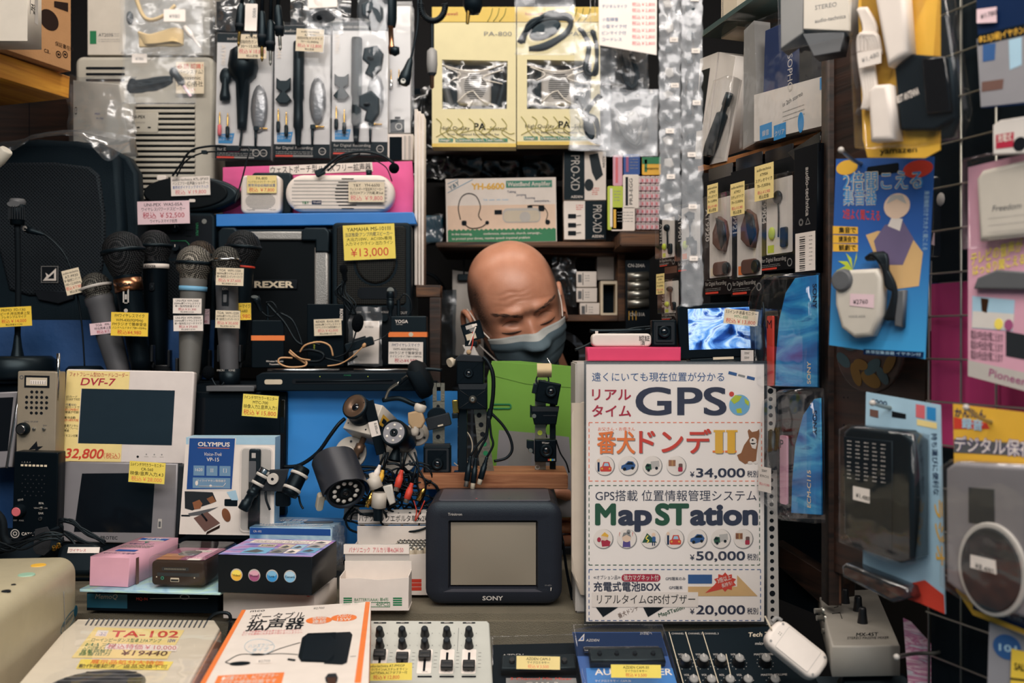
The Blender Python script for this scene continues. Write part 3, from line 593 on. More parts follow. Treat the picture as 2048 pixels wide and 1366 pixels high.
m = t.m();m.lathe((55,459,-8),(92,470,-6),[(0,0),(0,6.5),(14,6.5),(38,2.6)],'satin');m.disc(56,458,5,-14,'lightgrey');t.part('capsule',m);m = t.m();m.lathe((168,732,4),(168,762,4),[(0,0),(0,30),(6,36),(26,36)],'satin',24);t.part('base',m)
card('tilted cream card clipped to the thin gooseneck microphone',128,538,163,588,1.565,'cream',[('audio-technica',8,'ink'),('AT-9930',9,'ink'),('単一指向性コンデンサ',8,'ink'),('100~12,000Hz',8,'ink'),('税込￥7,980',10,'red'),('税込定価',7,'ink',.6)],roll=-14)
card('pale card behind the yellow one, hung on the leaning grey microphone',180,645,232,668,1.56,'palepink',[('TOA   PM-',9,'ink'),('呼出用卓上型',8,'ink'),('税込￥7,',10,'crimson')],roll=-6)
card('yellow card reading 4,980 yen on the copper-banded microphone',222,625,296,672,1.525,'yellow',[('FMワイヤレスマイク',10,'ink',.8),('WM-430(92MHz)',9,'ink',.78),('FMラジオで簡単受信',9,'ink'),('ハンドヘルドタイプ89～93MHz',7,'ink'),('税込¥4,980',12,'red',.8)],roll=1.5)
card('upper white card, 31,300 yen, on the silver-grey microphone',346,597,403,627,1.53,'paper',[('UNI-PEX WM-3400',8,'ink'),('300MHz帯ワイヤレスマイク',7,'ink'),('単一指向性防滴マイク',7,'ink'),('税込￥31,300',9,'crimson',.8),('税込定価￥37,600',5,'ink',.6)],roll=.5)
card('lower white card, 29,600 yen, on the silver-grey microphone',347,631,406,662,1.53,'paper',[('UNI-PEX WM-3000A',8,'ink'),('300MHz帯ワイヤレスマイク',7,'ink'),('単一指向性スピーチマイク',7,'ink'),('税込￥29,600',9,'crimson',.8),('税込定価￥35,700',5,'ink',.6)],roll=-.5)
card('small white card peeking out behind the silver-grey microphone',392,618,419,648,1.59,'palepink',[('タイピン',8,'ink'),('ワイヤセット',8,'ink'),('付',6,'ink'),('￥,980',9,'crimson')])
card('upper cream card, 37,600 yen, on the dark grey switch microphone',432,536,487,571,1.52,'cream',[('TOA  WM-1320',8,'ink'),('800MHz帯ワイヤレスマイク',7,'ink'),('単一指向性コンデンサーマイク',7,'ink'),('税込￥37,600',10,'pinkred',.85),('税込定価￥47,250',5,'ink',.6)],roll=2)
card('lower cream card, 30,600 yen, on the dark grey switch microphone',431,621,480,656,1.52,'cream',[('TOA  WM-1220',8,'ink'),('300MHz帯ワイヤレスマイク',7,'ink'),('単一指向性コンデンサーマイク',7,'ink'),('税込￥30,600',10,'pinkred',.85),('税込定価￥38,700',5,'ink',.6)],roll=1.5)
card('yellow card of the echo microphone, partly hidden',466,606,502,640,1.565,'yellow',[('エコーマイク',10,'ink'),('EM-683',8,'ink',.6),('￥4,980',12,'red')],roll=-1)
t = Thing('microphone_capsule','silver microphone barrel pointing in at the left edge','microphone',0,340,1.42);m = t.m();m.lathe((16,300,-4),(-30,352,8),[(0,0),(0,11),(3,13),(28,12),(48,7),(70,6)],'ampgrey',20);t.one(m)
# ---- transmitters and headsets in the middle -----------------------------
t = Thing('pocket_transmitter','black pocket transmitter with an orange stripe, left of the tangled headset','transmitter',540,736,1.58,yaw=14);m = t.m();m.box(504,640,568,736,0,26,'black',r=4,bev=2);m.text('Wireless Remote',532,724,3.4,'white',shear=.25,bold=.02);m.text('Transmitter',538,730,3.4,'white',shear=.25,bold=.02);t.part('casing',m);m = t.m();m.box(503.5,671,568.5,681,-.8,20,'orange');t.part('stripe',m)
t = Thing('lavalier_microphone','black lavalier microphone on a clip above the orange-striped transmitter','microphone',535,640,1.585);m = t.m();m.lathe((512,594,-4),(522,622,0),[(0,0),(0,8),(10,8),(12,6),(30,4)],'satin');m.disc(512,594,7,-12,'steel',ry=3);t.part('capsule',m);m = t.m();m.tube([(522,622,0),(535,632,0),(550,630,0),(555,618,-4),(545,604,-4),(532,606,-3)],1.4,'cable');m.tube([(532,604,0),(548,622,0),(570,645,-3),(592,680,-6),(607,690,-6)],2.4,'cable');m.tube([(534,645,4),(535,630,4),(534,605,3)],3,'satin');m.tube([(560,626,-2),(585,640,-3),(600,672,-4),(606,692,-6)],2.2,'cable');t.part('cable',m)
t = Thing('receiver_box','black receiver box with a cream card standing behind the tangled headset','receiver',652,733,1.60);m = t.m();m.box(614,608,688,733,0,24,'black',r=2,bev=1.5);m.text('REXER',680,618,6,'white',rot=-90,bold=.04);m.text('wireless',630,700,4,'lime',rot=90);t.part('casing',m)
card('cream card reading 42,000 yen on the black receiver box',628,638,683,671,1.59,'cream',[('REXER  RHX-300',9,'ink'),('300MHz帯ワイヤレスマイク',7,'ink'),('ワイヤレスマイク&受信機セット',7,'ink'),('税込￥42,000',10,'pinkred',.8),('税込定価￥57,120',6,'ink',.6)],roll=-2)
t = Thing('lavalier_microphone','bundle of lavalier microphone cables hanging before the monitor speaker','microphone',690,630,1.60);m = t.m();m.lathe((686,528,0),(690,560,0),[(0,0),(3,7),(14,8),(20,5),(34,5)],'foam');t.part('capsule',m)
m = t.m();R = random.Random(3)
for i in range(9): m.tube([(688+R.uniform(-4,4),560,R.uniform(-4,4)),(680+R.uniform(-12,14),585,R.uniform(-6,4)),(696+R.uniform(-8,16),608,R.uniform(-6,4)),(708+R.uniform(-10,8),630,0)],1.6,'cable')
t.part('cable',m)
t = Thing('headset_microphone','black headset boom with a large oval foam tip','headset',716,700,1.56);m = t.m();m.ball((716,646,-4),12,'foam',ry=19,rot=8);t.part('foam_tip',m);m = t.m();m.tube([(712,664,-2),(704,690,-4),(690,708,-4),(668,716,-2)],1.6,'cable');t.part('boom',m)
t = Thing('bagged_part','white part in a clear plastic bag beside the oval foam tip','bag',731,732,1.605);m = t.m();m.box(706,642,758,728,0,8,'paper',bev=2);m.text('¥17800',730,656,4,'grey');t.part('contents',m);m = t.m();m.film(698,614,764,732,-3,'bag',6,11,4,wl=18);t.part('plastic_bag',m)
t = Thing('pocket_transmitter','black pocket transmitter with an orange stripe and white round button','transmitter',815,730,1.60);m = t.m();m.box(781,632,853,730,0,28,'satin',r=3,bev=2);m.text('YOGA',790,646,6.5,'white',bold=.04);m.text('WM-400',792,650,2.6,'lightgrey');t.part('casing',m);m = t.m();m.box(777,664,854,674,-1.2,22,'orange');m.disc(822,669,4.6,-1.8,'beige');t.part('stripe',m)
card('white card reading 4,980 yen on the button transmitter',777,684,846,728,1.59,'white',[('FMワイヤレスマイク',10,'inkblue',.8),('WM-400(88MHz)',9,'ink',.78),('FMラジオで簡単受信',9,'ink'),('タイピンタイプ88～108MHz',7,'ink'),('税込¥4,980',12,'crimson',.85)],roll=.5)
t = Thing('lavalier_microphone','small ribbed lavalier microphone above the button transmitter','microphone',785,632,1.605);m = t.m();m.lathe((781,582,0),(781,632,0),[(0,0),(0,7),(4,8),(14,8),(15,7),(16,8),(18,8),(19,7),(20,8),(34,7),(40,4),(50,4)],'satin');m.disc(781,581.5,7,0,'steel');t.part('capsule',m);m = t.m();m.tube([(798,600,2),(808,588,2),(820,598,2),(822,622,2),(806,636,2),(790,630,2)],1.5,'cable');m.lathe((797,600,2),(797,634,2),[(0,4),(34,4)],'satin');t.part('cable',m)
t = Thing('headset_microphone','tangled flesh-coloured headset with a thin boom lying on the receiver','headset',650,738,1.555);mat('flesh','C99B6E',.5);m = t.m()
m.tube([(600,704,0),(612,690,-4),(640,684,-4),(660,692,-2),(666,712,0)],1.8,'flesh');m.tube([(585,716,0),(562,716,-6),(560,726,-8),(580,734,-8),(610,732,-6),(612,722,-2),(588,712,0),(578,704,2),(590,714,4),(612,728,2)],1.9,'flesh');m.tube([(655,732,0),(680,728,-2),(704,714,-4),(726,694,-6)],1.6,'flesh',r1=1.2);m.tube([(580,700,-2),(600,716,-4),(622,720,-6)],1.6,'flesh');t.part('headband',m)
m = t.m();m.ball((729,691,-6),4,'flesh',ry=5.5,rot=25);t.part('mic_tip',m)
t = Thing('headset_microphone','coiled black headset and belt clip lying behind the flesh-coloured one','headset',640,738,1.575);m = t.m();m.tube([(590,706,0),(620,700,-6),(648,708,-8),(640,722,-8),(604,720,-6),(588,708,0)],3,'cable');m.tube([(648,716,0),(690,724,-2),(715,712,-4)],2,'cable');m.tube([(606,692,4),(622,686,4),(640,690,2)],2,'cable');t.part('cable',m)
m = t.m();m.spin(718,688,17);m.box(690,680,748,698,-8,6,'satin',r=4,bev=2);m.box(700,676,735,682,-6,2,'charcoal',bev=1);t.part('belt_clip',m)
m = t.m();m.tube([(748,682,0),(768,674,0),(780,662,0)],1,'cable');t.part('lead',m)
# wide receiver
t = Thing('wireless_receiver','wide dark receiver with two telescopic aerials and a pale switch','receiver',680,780,1.49);m = t.m();m.prism([(512,752),(524,745),(836,745),(836,782),(512,782)],0,130,'dark',bev=2.5)
m.box(584,758,792,768,-.8,2,'ink',r=5);m.tube([(592,763,-2),(786,760,-2)],1.4,'satin');m.text('POWER',688,752,3,'green');m.disc(640,753,1,-.5,'lime',n=8);m.disc(736,753,1,-.5,'lime',n=8);t.part('casing',m)
m = t.m();m.box(529,759,565,769,-1.5,1,'beige',r=4,bev=.6);t.part('switch',m)
for x0,x1,y in ((530,675,0),(704,822,0)): m = t.m();m.tube([(x0,741,22),(x0+(x1-x0)*.3,741,22),(x1,741,22)],3.2,'chrome',curve=False);t.part('aerial',m)
t = Thing('platform_board','grey felted board edge under the dark grey switch microphone','board',440,786,1.50);m = t.m();m.box(412,772,508,783,0,60,'midgrey',bev=2);t.one(m)
for i,(x,y) in enumerate(((417,745),(452,800))):
    if i == 0:
        t = Thing('small_microphone','small black foam microphone lying below the switch microphone','microphone',x,y+30,1.525);m = t.m();m.ball((x,y,0),12,'foam',ry=14);m.tube([(x+6,y+10,0),(x+14,y+24,-2),(x+22,y+30,-4),(x+32,y+20,-2)],2,'cable');t.one(m)
# ================= boxed microphones on the upper middle =================
mat('blackcard','0A0D13',.35,spec=.2);mat('packgrey','D6D6D8',.45);mat('goldplug','C8A25A',.25,1);mat('bluelabel','2E8CCB',.5)
def jack(m,x,y,L,k='satin',d=-6,r=4,tip='goldplug',up=True):
    s = -1 if up else 1
    m.lathe((x,y,d),(x,y+s*L,d),[(0,0),(0,r*.8),(L*.1,r),(L*.42,r),(L*.46,r*.5)],k,12);m.lathe((x,y,d),(x,y+s*L,d),[(L*.45,r*.42),(L*.8,r*.42),(L*.84,r*.26),(L*.88,r*.42),(L,r*.1)],tip,10)
def elbow(m,x,y,d=-5):
    m.box(x,y,x+11,y+9,d-4,d+3,'satin',r=2,bev=1);m.lathe((x+11,y+4,d),(x+28,y+4,d),[(0,3),(4,3),(5,1.8),(15,1.8),(17,.6)],'goldplug',10);m.tube([(x+4,y+6,d),(x+4,y+40,d)],3.4,'satin',r1=2.2)
def atpack(label,x,y0,y1,w,kind):
    t = Thing('microphone_pack',label,'blister pack',x+w/2,y1,1.79,roll=1.0 if kind == 0 else .4);m = t.m()
    m.box(x,y0,x+w,y1,8,26,'packgrey');m.rect(x,y0,x+w,y0+17,7.6,'blackcard');m.text('audio-technica',x+20,y0+12,6.5,'lightgrey',7.3,bold=.01)
    m.rect(x,y1-28,x+w,y1,7.6,'blackcard');m.text('for Digital Recording',x+4,y1-18,5.6,'lightgrey',7.2,w=w*.66);m.lines(x+4,y1-13,x+w*.7,2,3.6,'grey',7.2);m.rect(x+3,y1-6,x+w*.34,y1-2.5,7.2,'red',1);m.rect(x+w*.34,y1-6,x+w*.7,y1-2.5,7.2,'grey',1)
    for cx in ((x+w-30,x+w-15) if kind == 0 else (x+w-15,)): m.ring(cx,y1-14,6,7.4,7.2,'lightgrey');m.text('ステレオ',cx,y1-12,3,'lightgrey',7.1,'C',fit=9)
    m.text('AT9940',x+9,y0+22,9,'white',7.2,rot=-90,bold=.03) if kind == 0 else m.text('AT9944' if kind == 1 else 'AT9941',x+5,y0+24,9,'white',7.2,rot=-90,bold=.03)
    m.poly([(x+6,y1-50),(x+38,y1-53),(x+34,y1-32),(x+6,y1-32)],7.2,'bluelabel');m.text('ビデオカメラや',x+8,y1-44,4.4,'white',7.0,fit=26,bold=.02);m.text('ICレコーダーなど',x+8,y1-38,3.6,'white',7.0,fit=26)
    t.part('backing_card',m);m = t.m()
    if kind == 0:
        cx = x+55;m.lathe((cx,y0+28,0),(cx,y0+200,0),[(0,0),(0,14),(10,26),(40,30),(58,26),(70,14),(150,10),(165,9),(165,0)],'satin',20);m.tube([(cx,y0+190,0),(cx-2,y0+215,0),(cx-5,y0+236,0)],2.4,'cable')
    else: 
        cx = x+(50 if kind == 1 else 50);m.lathe((cx,y0+34,0),(cx,y1-28,0),[(0,0),(0,10),(4,11),(112,11),(120,9),(150,10),(170,10),(176,7),(208,5)],'satin',18)
    t.part('microphone',m);m = t.m();q = y0+(100 if kind == 0 else 118)
    if kind == 0: m.ball((x+20,q-12,0),12,'satin',ry=18,rd=6);m.lathe((x+20,q-8,0),(x+20,q+38,0),[(0,6),(20,8),(36,11),(44,10),(46,0)],'satin',14)
    else: m.prism([(x+6,q-12),(x+14,q-6),(x+26,q-6),(x+34,q-12),(x+34,q+10),(x+24,q+16),(x+36,q+32),(x+28,q+40),(x+12,q+40),(x+4,q+32),(x+16,q+16),(x+6,q+10)],-4,6,'satin',bev=2)
    t.part('stand_clip',m);m = t.m()
    jack(m,x+10,y1-46 if kind == 0 else y1-50,48,'pinkred' if kind == 0 else 'satin',0,tip='goldplug');jack(m,x+26,y1-42,50,'satin',0)
    elbow(m,x+w-38 if kind else x+w-34,y1-66,2);t.part('plug_adapter',m)
    m = t.m();mat('silverbag','8E9196',.3,.5,bump=.8,bscale=60);m.ball((x+w-24,y0+150,2),17,'silverbag',ry=48,rd=6);t.part('foam_windscreen',m)
    m = t.m();m.box(x-2,y0-2,x+w+2,y1,-12,30,'clearstiff',r=1);t.part('clear_box',m);return t
atpack('boxed stereo microphone with two small round marks, leftmost of three packs',428,66,318,112,0)
atpack('boxed long microphone, middle one of the three packs on the pink display',546,50,315,112,1)
atpack('boxed long microphone, right one of the three packs, behind the hanging clips',662,42,310,112,2)
t = Thing('microphone_pack','tall narrow microphone pack right of the three black-topped ones','blister pack',800,265,1.82);m = t.m();m.box(777,10,820,265,6,20,'packgrey');m.rect(780,238,808,264,5.5,'blackcard');m.ring(797,252,5.5,7,5.2,'lightgrey');m.rect(789,232,800,237,5.4,'ink');t.part('backing_card',m)
m = t.m();jack(m,782,178,40,'chrome',0);jack(m,798,170,32,'chrome',0);t.part('plug_adapter',m);m = t.m();m.box(774,6,826,266,-10,24,'clearstiff');t.part('clear_box',m)
t = Thing('display_stand','pale ribbed stand under the narrow microphone pack','stand',800,320,1.80);m = t.m();m.box(774,268,826,320,0,30,'paper',bev=1);m.box(779,274,804,320,-.6,2,'soft');m.box(808,272,812,320,-2,0,'lightgrey');m.box(817,272,821,320,-2,0,'lightgrey');t.one(m)
card('cream card reading 18,800 yen on the leftmost boxed microphone',476,69,533,117,1.76,'cream',[('AT-9942',8,'ink',.5),('超指向性ガンマイク',8,'ink'),('30～15,000Hz',8,'ink'),('税込￥18,800',11,'pinkred'),('税込定価',6,'ink',.6)],roll=1)
card('cream card reading 12,800 yen on the middle boxed microphone',592,58,647,103,1.76,'cream',[('audio-technica',8,'ink'),('AT-9944',8,'ink',.5),('超指向性ガンマイク',8,'ink'),('70～15,000Hz',8,'ink'),('税込￥12,800',11,'pinkred'),('税込定価',6,'ink',.6)],roll=3)
for i,(x,y,w,h,s) in enumerate(((585,4,110,46,21),(430,0,70,60,22))):
    t = Thing('plastic_wrapping',('shiny plastic wrapping above the middle boxed microphone','dark plastic wrapping above the leftmost boxed microphone')[i],'wrapping',x+w/2,y+h,1.84);m = t.m();m.box(x,y,x+w,y+h,10,40,'soft');t.part('pack',m);m = t.m();m.film(x-4,y-10,x+w+4,y+h,2,'cling',7,s,3,wl=20);t.part('film',m)
# ================= things hanging from the rail at the top =================
t = Thing('hanging_rail','steel rail above the picture from which plugs and bags hang','rail',1024,-70,1.02);m = t.m();m.tube([(-200,-70,0),(900,-70,0),(1700,-70,0)],6,'steel',curve=False);t.one(m)
for i,(x,y,L,ln) in enumerate(((478,78,55,1),(503,60,45,0),(524,108,70,1),(541,116,60,1),(560,86,60,1))):
    t = Thing('cable_plug',('slim black plug with a gold tip, leftmost of the hanging row','black plug with a white paper tag, second of the hanging row','longest thin black plug in the middle of the hanging row','thick black plug reaching lowest in the hanging row','black plug with bare silver tip, rightmost of the hanging row')[i],'plug',x,y,1.06,group='plugs hanging from the rail',roll=(4,2,0,0,-3)[i]);m = t.m()
    m.tube([(x+3,-70,0),(x+2,-40,0),(x,y-L,0)],4,'cable',curve=False);t.part('cable',m)
    m = t.m();m.lathe((x,y-L-15,0),(x,y-15,0),[(0,5),(6,7.5),(L*.7,9.5),(L,8),(L,0)],'satin',16);m.lathe((x,y-L*.55,0),(x,y,0),[(0,9.2),(2,10),(5,10),(7,9.2)],'charcoal',14);t.part('shell',m)
    m = t.m();m.lathe((x,y-16,0),(x,y+16,0),[(0,3.6),(20,3.4),(23,2.2),(26,3.4),(31,1),(32,0)],'goldplug' if i in (0,2) else 'steel',10);t.part('tip',m)
    if i == 1: m = t.m();m.box(493,12,517,66,-14,-12,'paper',r=2);m.text('¥800',508,20,7,'grey',-14.4,rot=-90);t.part('paper_tag',m)
def bagth(label,x0,y0,x1,y1,D,seed,header=None,k='bag',amp=7,hang=True,roll=0):
    t = Thing('plastic_bag',label,'bag',(x0+x1)/2,y1,D,roll=roll);m = t.m();m.film(x0,y0,x1,y1,-7,k,amp,seed,7,22,22,wl=(x1-x0)*.3);m.film(x0+1,y0+1,x1-1,y1-1,8,k,amp*.6,seed+50,-4,10,10,wl=40)
    m.tube([(x0,y1,0),((x0+x1)/2,y1+1,0),(x1,y1,0)],1.6,'clear',5,3)
    t.part('film',m)
    if hang and y0 > -40: m = t.m();m.tube([((x0+x1)/2,y0+3,0),((x0+x1)/2,-70,0)],.8,'clear',4,curve=False);t.part('string',m)
    return t
def sticker(t,x0,y0,x1,y1,s,d=-16,k='paper',name='price_sticker',rot=0,ink='grey'):
    m = t.m();m.spin((x0+x1)/2,(y0+y1)/2,rot) if rot else None;m.box(x0,y0,x1,y1,d,d+.6,k);m.text(s,(x0+x1)/2,y0+(y1-y0)*.72,(y1-y0)*.32,ink,d-.4,'C',fit=(x1-x0)*.8);m.off();return t.part(name,m)
mat('ropecream','D9BE8C',.7)
t = bagth('clear bag of coiled cream cord hanging at the upper left',242,-60,406,106,.96,31)
m = t.m();m.tube([(255,-60,4),(280,20,2),(300,40,0),(330,30,0),(350,10,2)],4,'ropecream')
for i in range(7): y = 66+i*3.2;m.tube([(278+i,y,-3+i),(300,y+7-i*.6,-6),(322,y+1,-4),(350,y-6+i*.7,-6),(366,y-2+i,-3),(350,y+6,0),(322,y+5,0),(296,y+13-i,0),(279,y+7,0)],3,'ropecream')
t.part('coiled_cord',m);m = t.m();m.lathe((370,55,-4),(402,96,-4),[(0,5),(20,6),(26,4),(30,2.4),(52,2)],'white',12);t.part('plug',m);m = t.m();m.ball((260,36,0),7,'satin',ry=14);t.part('dark_plug',m);sticker(t,333,24,376,48,'¥980')
t = bagth('clear bag of a black earphone lead hanging at the upper left, below the cream cord',246,100,390,206,.97,33)
m = t.m();R = random.Random(5)
for i in range(8): m.tube([(256,176+R.uniform(-8,8),0),(262+R.uniform(0,4),160+i*3,-4),(290,168+R.uniform(-6,6),-6),(320,160+R.uniform(-4,8),-5),(345,160+R.uniform(-6,4),-3),(318,172+R.uniform(-4,6),0),(288,176+R.uniform(-4,8),0),(258,184,0)],2.8,'cable')
t.part('coiled_lead',m);m = t.m();m.ball((349,146,-4),9,'satin',ry=11);m.lathe((352,148,-4),(384,196,-4),[(0,7),(22,8),(26,4),(30,3.4),(56,3)],['satin','satin','satin','palepink'],12);t.part('plug',m);sticker(t,270,112,300,130,'¥780')
t = bagth('small clear bag with a black foam tip hanging over the boxed microphones',612,-60,686,70,.98,35,roll=-3);m = t.m();m.ball((650,34,0),24,'foam',ry=13,rd=10);t.part('foam_tip',m);m = t.m();m.box(622,-6,680,20,-14,-12,'paper',bev=.5);t.part('header_card',m)
t = bagth('strip of clear pockets holding three black clips, hanging before the right boxed microphone',716,-60,775,256,.99,37,amp=4,k='clear')
for i,(x,y,a) in enumerate(((744,30,10),(744,122,-5),(738,214,5))):
    m = t.m();m.spin(x,y,a);m.prism([(x-18,y-24),(x+8,y-32),(x+22,y-16),(x+20,y+14),(x+4,y+34),(x-12,y+26),(x-6,y+8),(x-20,y-2)],-5,9,'satin',bev=4);m.ball((x-3,y-4,-6),7,'charcoal',ry=4);t.part('clip',m)
t = Thing('coiled_cable','black coiled cable with a grey jack hanging right of the boxed microphones','cable',868,175,1.03);m = t.m()
pts = []
for i in range(150): a = i/149;ang = a*math.pi*1.1-math.pi*.05;cx = 866+24*math.cos(ang);cy = 12+30*math.sin(ang);pts.append((cx+5*math.cos(i*1.15)*math.cos(ang),cy+5*math.cos(i*1.15)*math.sin(ang),5*math.sin(i*1.15)))
m.tube([(890,-70,0),(890,0,0)],4.5,'cable');m.tube(pts,1.9,'cable',5,2);m.tube([(843,14,0),(842,-20,0),(848,-70,0)],3,'cable');m.tube([(864,44,2),(864,70,2),(864,100,2)],4,'cable');t.part('coil',m)
m = t.m();m.lathe((864,96,2),(864,178,2),[(0,4),(6,10),(32,11),(50,9),(56,5),(58,4),(78,4),(82,0)],['grey','grey','grey','charcoal','copper'],18);t.part('jack',m)
t = Thing('lavalier_microphone','lavalier microphone dangling on a thin black lead at the top','microphone',812,172,1.03);m = t.m();m.tube([(834,-70,0),(836,40,0),(826,100,0),(820,122,0)],2.4,'cable');t.part('lead',m)
m = t.m();m.lathe((822,116,0),(806,172,-4),[(0,3),(6,6),(26,9),(36,12),(52,13),(57,9),(57,0)],'satin',18);m.disc(808,166,5,-16,'steel');t.part('capsule',m)
t = Thing('cable_plug','large black plug with silver ring and gold tip, hanging over the narrow pack','plug',786,112,1.03);m = t.m();m.lathe((780,-70,0),(782,55,0),[(0,6),(40,13),(110,12),(124,9)],'satin',18);m.lathe((781,44,0),(784,112,0),[(0,9),(6,9),(7,5),(45,5),(50,7),(64,6),(66,0)],'copper',14);t.part('shell',m);m = t.m();m.lathe((790,94,-3),(790,116,-3),[(0,0),(2,9),(14,10),(20,0)],'satin',14);t.part('cap',m)
t = Thing('hanging_microphone','round black microphone head hanging in front of the yellow box','microphone',945,50,1.03);m = t.m();m.lathe((946,-70,0),(946,30,0),[(0,16),(40,19),(80,20),(94,15),(100,0)],'satin',20);m.lathe((938,10,-6),(935,50,-6),[(0,5),(24,4),(40,3)],'brass',10);t.one(m)
# ---- yellow boxes of the amplifier -------------------------------------------
mat('boxcream','EADFAE',.5,var=.06);mat('boxyellow','E3C35A',.5);mat('vine','A9A055',.6);mat('tealink','1F8068',.5)
def pabox(label,x0,x1,y0,y1):
    t = Thing('product_box',label,'box',(x0+x1)/2,y1,1.86);w = x1-x0;m = t.m()
    fx = lambda u: x0+w*u
    m.frame(rr(x0,y0,x1,y1,0,4),[(fx(.90),y0+78),(fx(.89),y0+174),(fx(.12),y0+174),(fx(.12),y0+75)],0,40,'boxcream')
    m.rect(x0,y1-7,x1,y1,-.5,'boxyellow');m.rect(x0,y0-30,x1,y0,-.5,'boxyellow',2);m.box(x0,y0-30,x1,y0+1,0,8,'boxyellow');m.box(x0+1,y0+70,x1-1,y1-1,39,42,'dark')
    m.rect(fx(.42),y0-18,fx(.56),y0-14,-.9,'ink',2);m.text('hopewell',fx(.10),y0-13,7,'crimson',-.9)
    R = random.Random(x0)
    for i in range(7): a = fx(.05+.13*i);m.tube([(a,y1-57,-.6),(a+10,y1-45+R.uniform(-4,4),-.6),(min(a+R.uniform(-6,26),x1-3),y1-28,-.6),(min(a+30,x1-3),y1-12,-.6)],.9,'vine',4)
    for i in range(3): a = fx(.3*i+.05);m.tube([(a,y1-20-8*i,-.6),(a+30,y1-34,-.6),(a+46,y1-26,-.6),(min(a+60,x1-3),y1-40+6*i,-.6)],.8,'vine',4)
    for i in range(3): m.tube([(fx(.72+.08*i),y0-28,-.8),(fx(.70+.08*i),y0-14,-.8),(fx(.66+.07*i),y0-1,-.8)],1,'vine',4)
    m.text('PA-800',fx(.62),y0+28,9,'grey',-.9,w=w*.33)
    m.text('High Quality',fx(.10),y1-34,7.5,'ink',-.9,w=w*.35);m.text('PA',fx(.50),y1-34,14,'ink',-.9,w=w*.14,bold=.03);m.text('System',fx(.69),y1-34,7,'ink',-.9,w=w*.2);m.text('With Integrated Rechargeable Set',fx(.18),y1-23,4.4,'inkblue',-.9,w=w*.62)
    m.rect(fx(.08),y1-17,fx(.25),y1-10,-.8,'tealink');m.rect(fx(.28),y1-17,fx(.90),y1-10,-.8,'tealink');m.text('Useage :',fx(.09),y1-11.4,5,'white',-1.1,fit=w*.14,bold=.03);m.text('Classroom, Church, Tour-Guide..',fx(.29),y1-11.4,5,'white',-1.1,fit=w*.58,bold=.03)
    t.part('carton',m);m = t.m();cx = fx(.5);cy = y0+126
    m.box(cx-34,cy-34,cx+34,cy+36,8,30,'lightgrey',r=8,bev=5)
    for i in range(13): q = 22*math.sqrt(max(0,1-((i-6)/7)**2));m.rect(cx+2-q,cy-24+i*4,cx+2+q,cy-22.4+i*4,7.4,'charcoal')
    for sx in (-1,1): m.tube([(cx+sx*48,cy-44,20),(cx+sx*58,cy-5,18),(cx+sx*46,cy+44,20)],8,'cablegrey' if sx < 0 else 'cable')
    t.part('amplifier',m);m = t.m();m.film(fx(.10),y0+72,fx(.91),y0+178,2.5,'clear',5,x0,1,24,18,wl=40);[m.tube([(fx(a),y0+b,0),(fx(c),y0+e,-1.5),(fx(f),y0+g_,0)],1.2,'led',5) for a,b,c,e,f,g_ in ((.12,86,.5,100,.86,84),(.16,90,.34,104,.24,116),(.3,160,.42,142,.5,138),(.5,140,.6,158,.74,166),(.84,96,.6,112,.84,124))];t.part('window',m)  # pale curved tubes imitate highlights on the window film
    return t
pabox('yellow amplifier box with window, left of the two on the upper shelf',864,1032,44,294)
pabox('yellow amplifier box with window, right one behind the hanging bags',1034,1200,44,290)
for i,(x0,y0,x1,y1,s) in enumerate(((828,292,960,356,41),(950,292,1060,356,42),(1050,292,1140,352,43),(822,175,862,300,44),(836,430,885,485,45))):
    t = Thing('wrapped_parcel',('black plastic-wrapped parcel behind the white catalogues','black plastic-wrapped parcel behind the amplifier carton, middle','black plastic-wrapped parcel left of the upright microphone boxes','black plastic-wrapped parcel left of the yellow boxes','clear-wrapped part on the shelf end left of the amplifier carton')[i],'parcel',(x0+x1)/2,y1,(2.0,2.06,2.0,2.0,2.0)[i]);m = t.m();m.box(x0,y0,x1,y1,4,60,'soft' if i < 4 else 'teal',r=4,bev=3);t.part('content',m);m = t.m();m.film(x0-2,y0-2,x1+2,y1+2,-2,'cling' if i == 4 else 'smoke',12,s,4,20,12,wl=22);t.part('film',m)
# ================= small monitors and cartons, counter left =================
mat('silverplastic','8F8C90',.42,.25);mat('detector','A79B88',.45,.35,bump=.15,bscale=1200);mat('framewhite','E3D9D4',.35);mat('glassblack','10151B',.14,spec=.35);mat('slate','23313B',.22,spec=.3)
mat('boxblack','0D1016',.4,spec=.25);mat('olybluedark','1B4A8E',.4);mat('tilegrey','6F93B2',.5)
ramp2('boxbluewhite','EDE4E0','9CC3DC',2,-.0,.12)
t = Thing('small_monitor','grey monitor cut off by the left edge','monitor',0,940,1.45,pitch=-8);m = t.m();m.prism([(-60,786),(28,782),(24,934),(-60,940)],0,24,'silverplastic',bev=3);m.poly([(-50,797),(17,794),(13,902),(-50,905)],-.5,'glassblack');t.part('casing',m);m = t.m();m.prism([(24,783),(29,782),(16,936),(10,936)],-1,10,'chrome',bev=1);t.part('edge_trim',m)
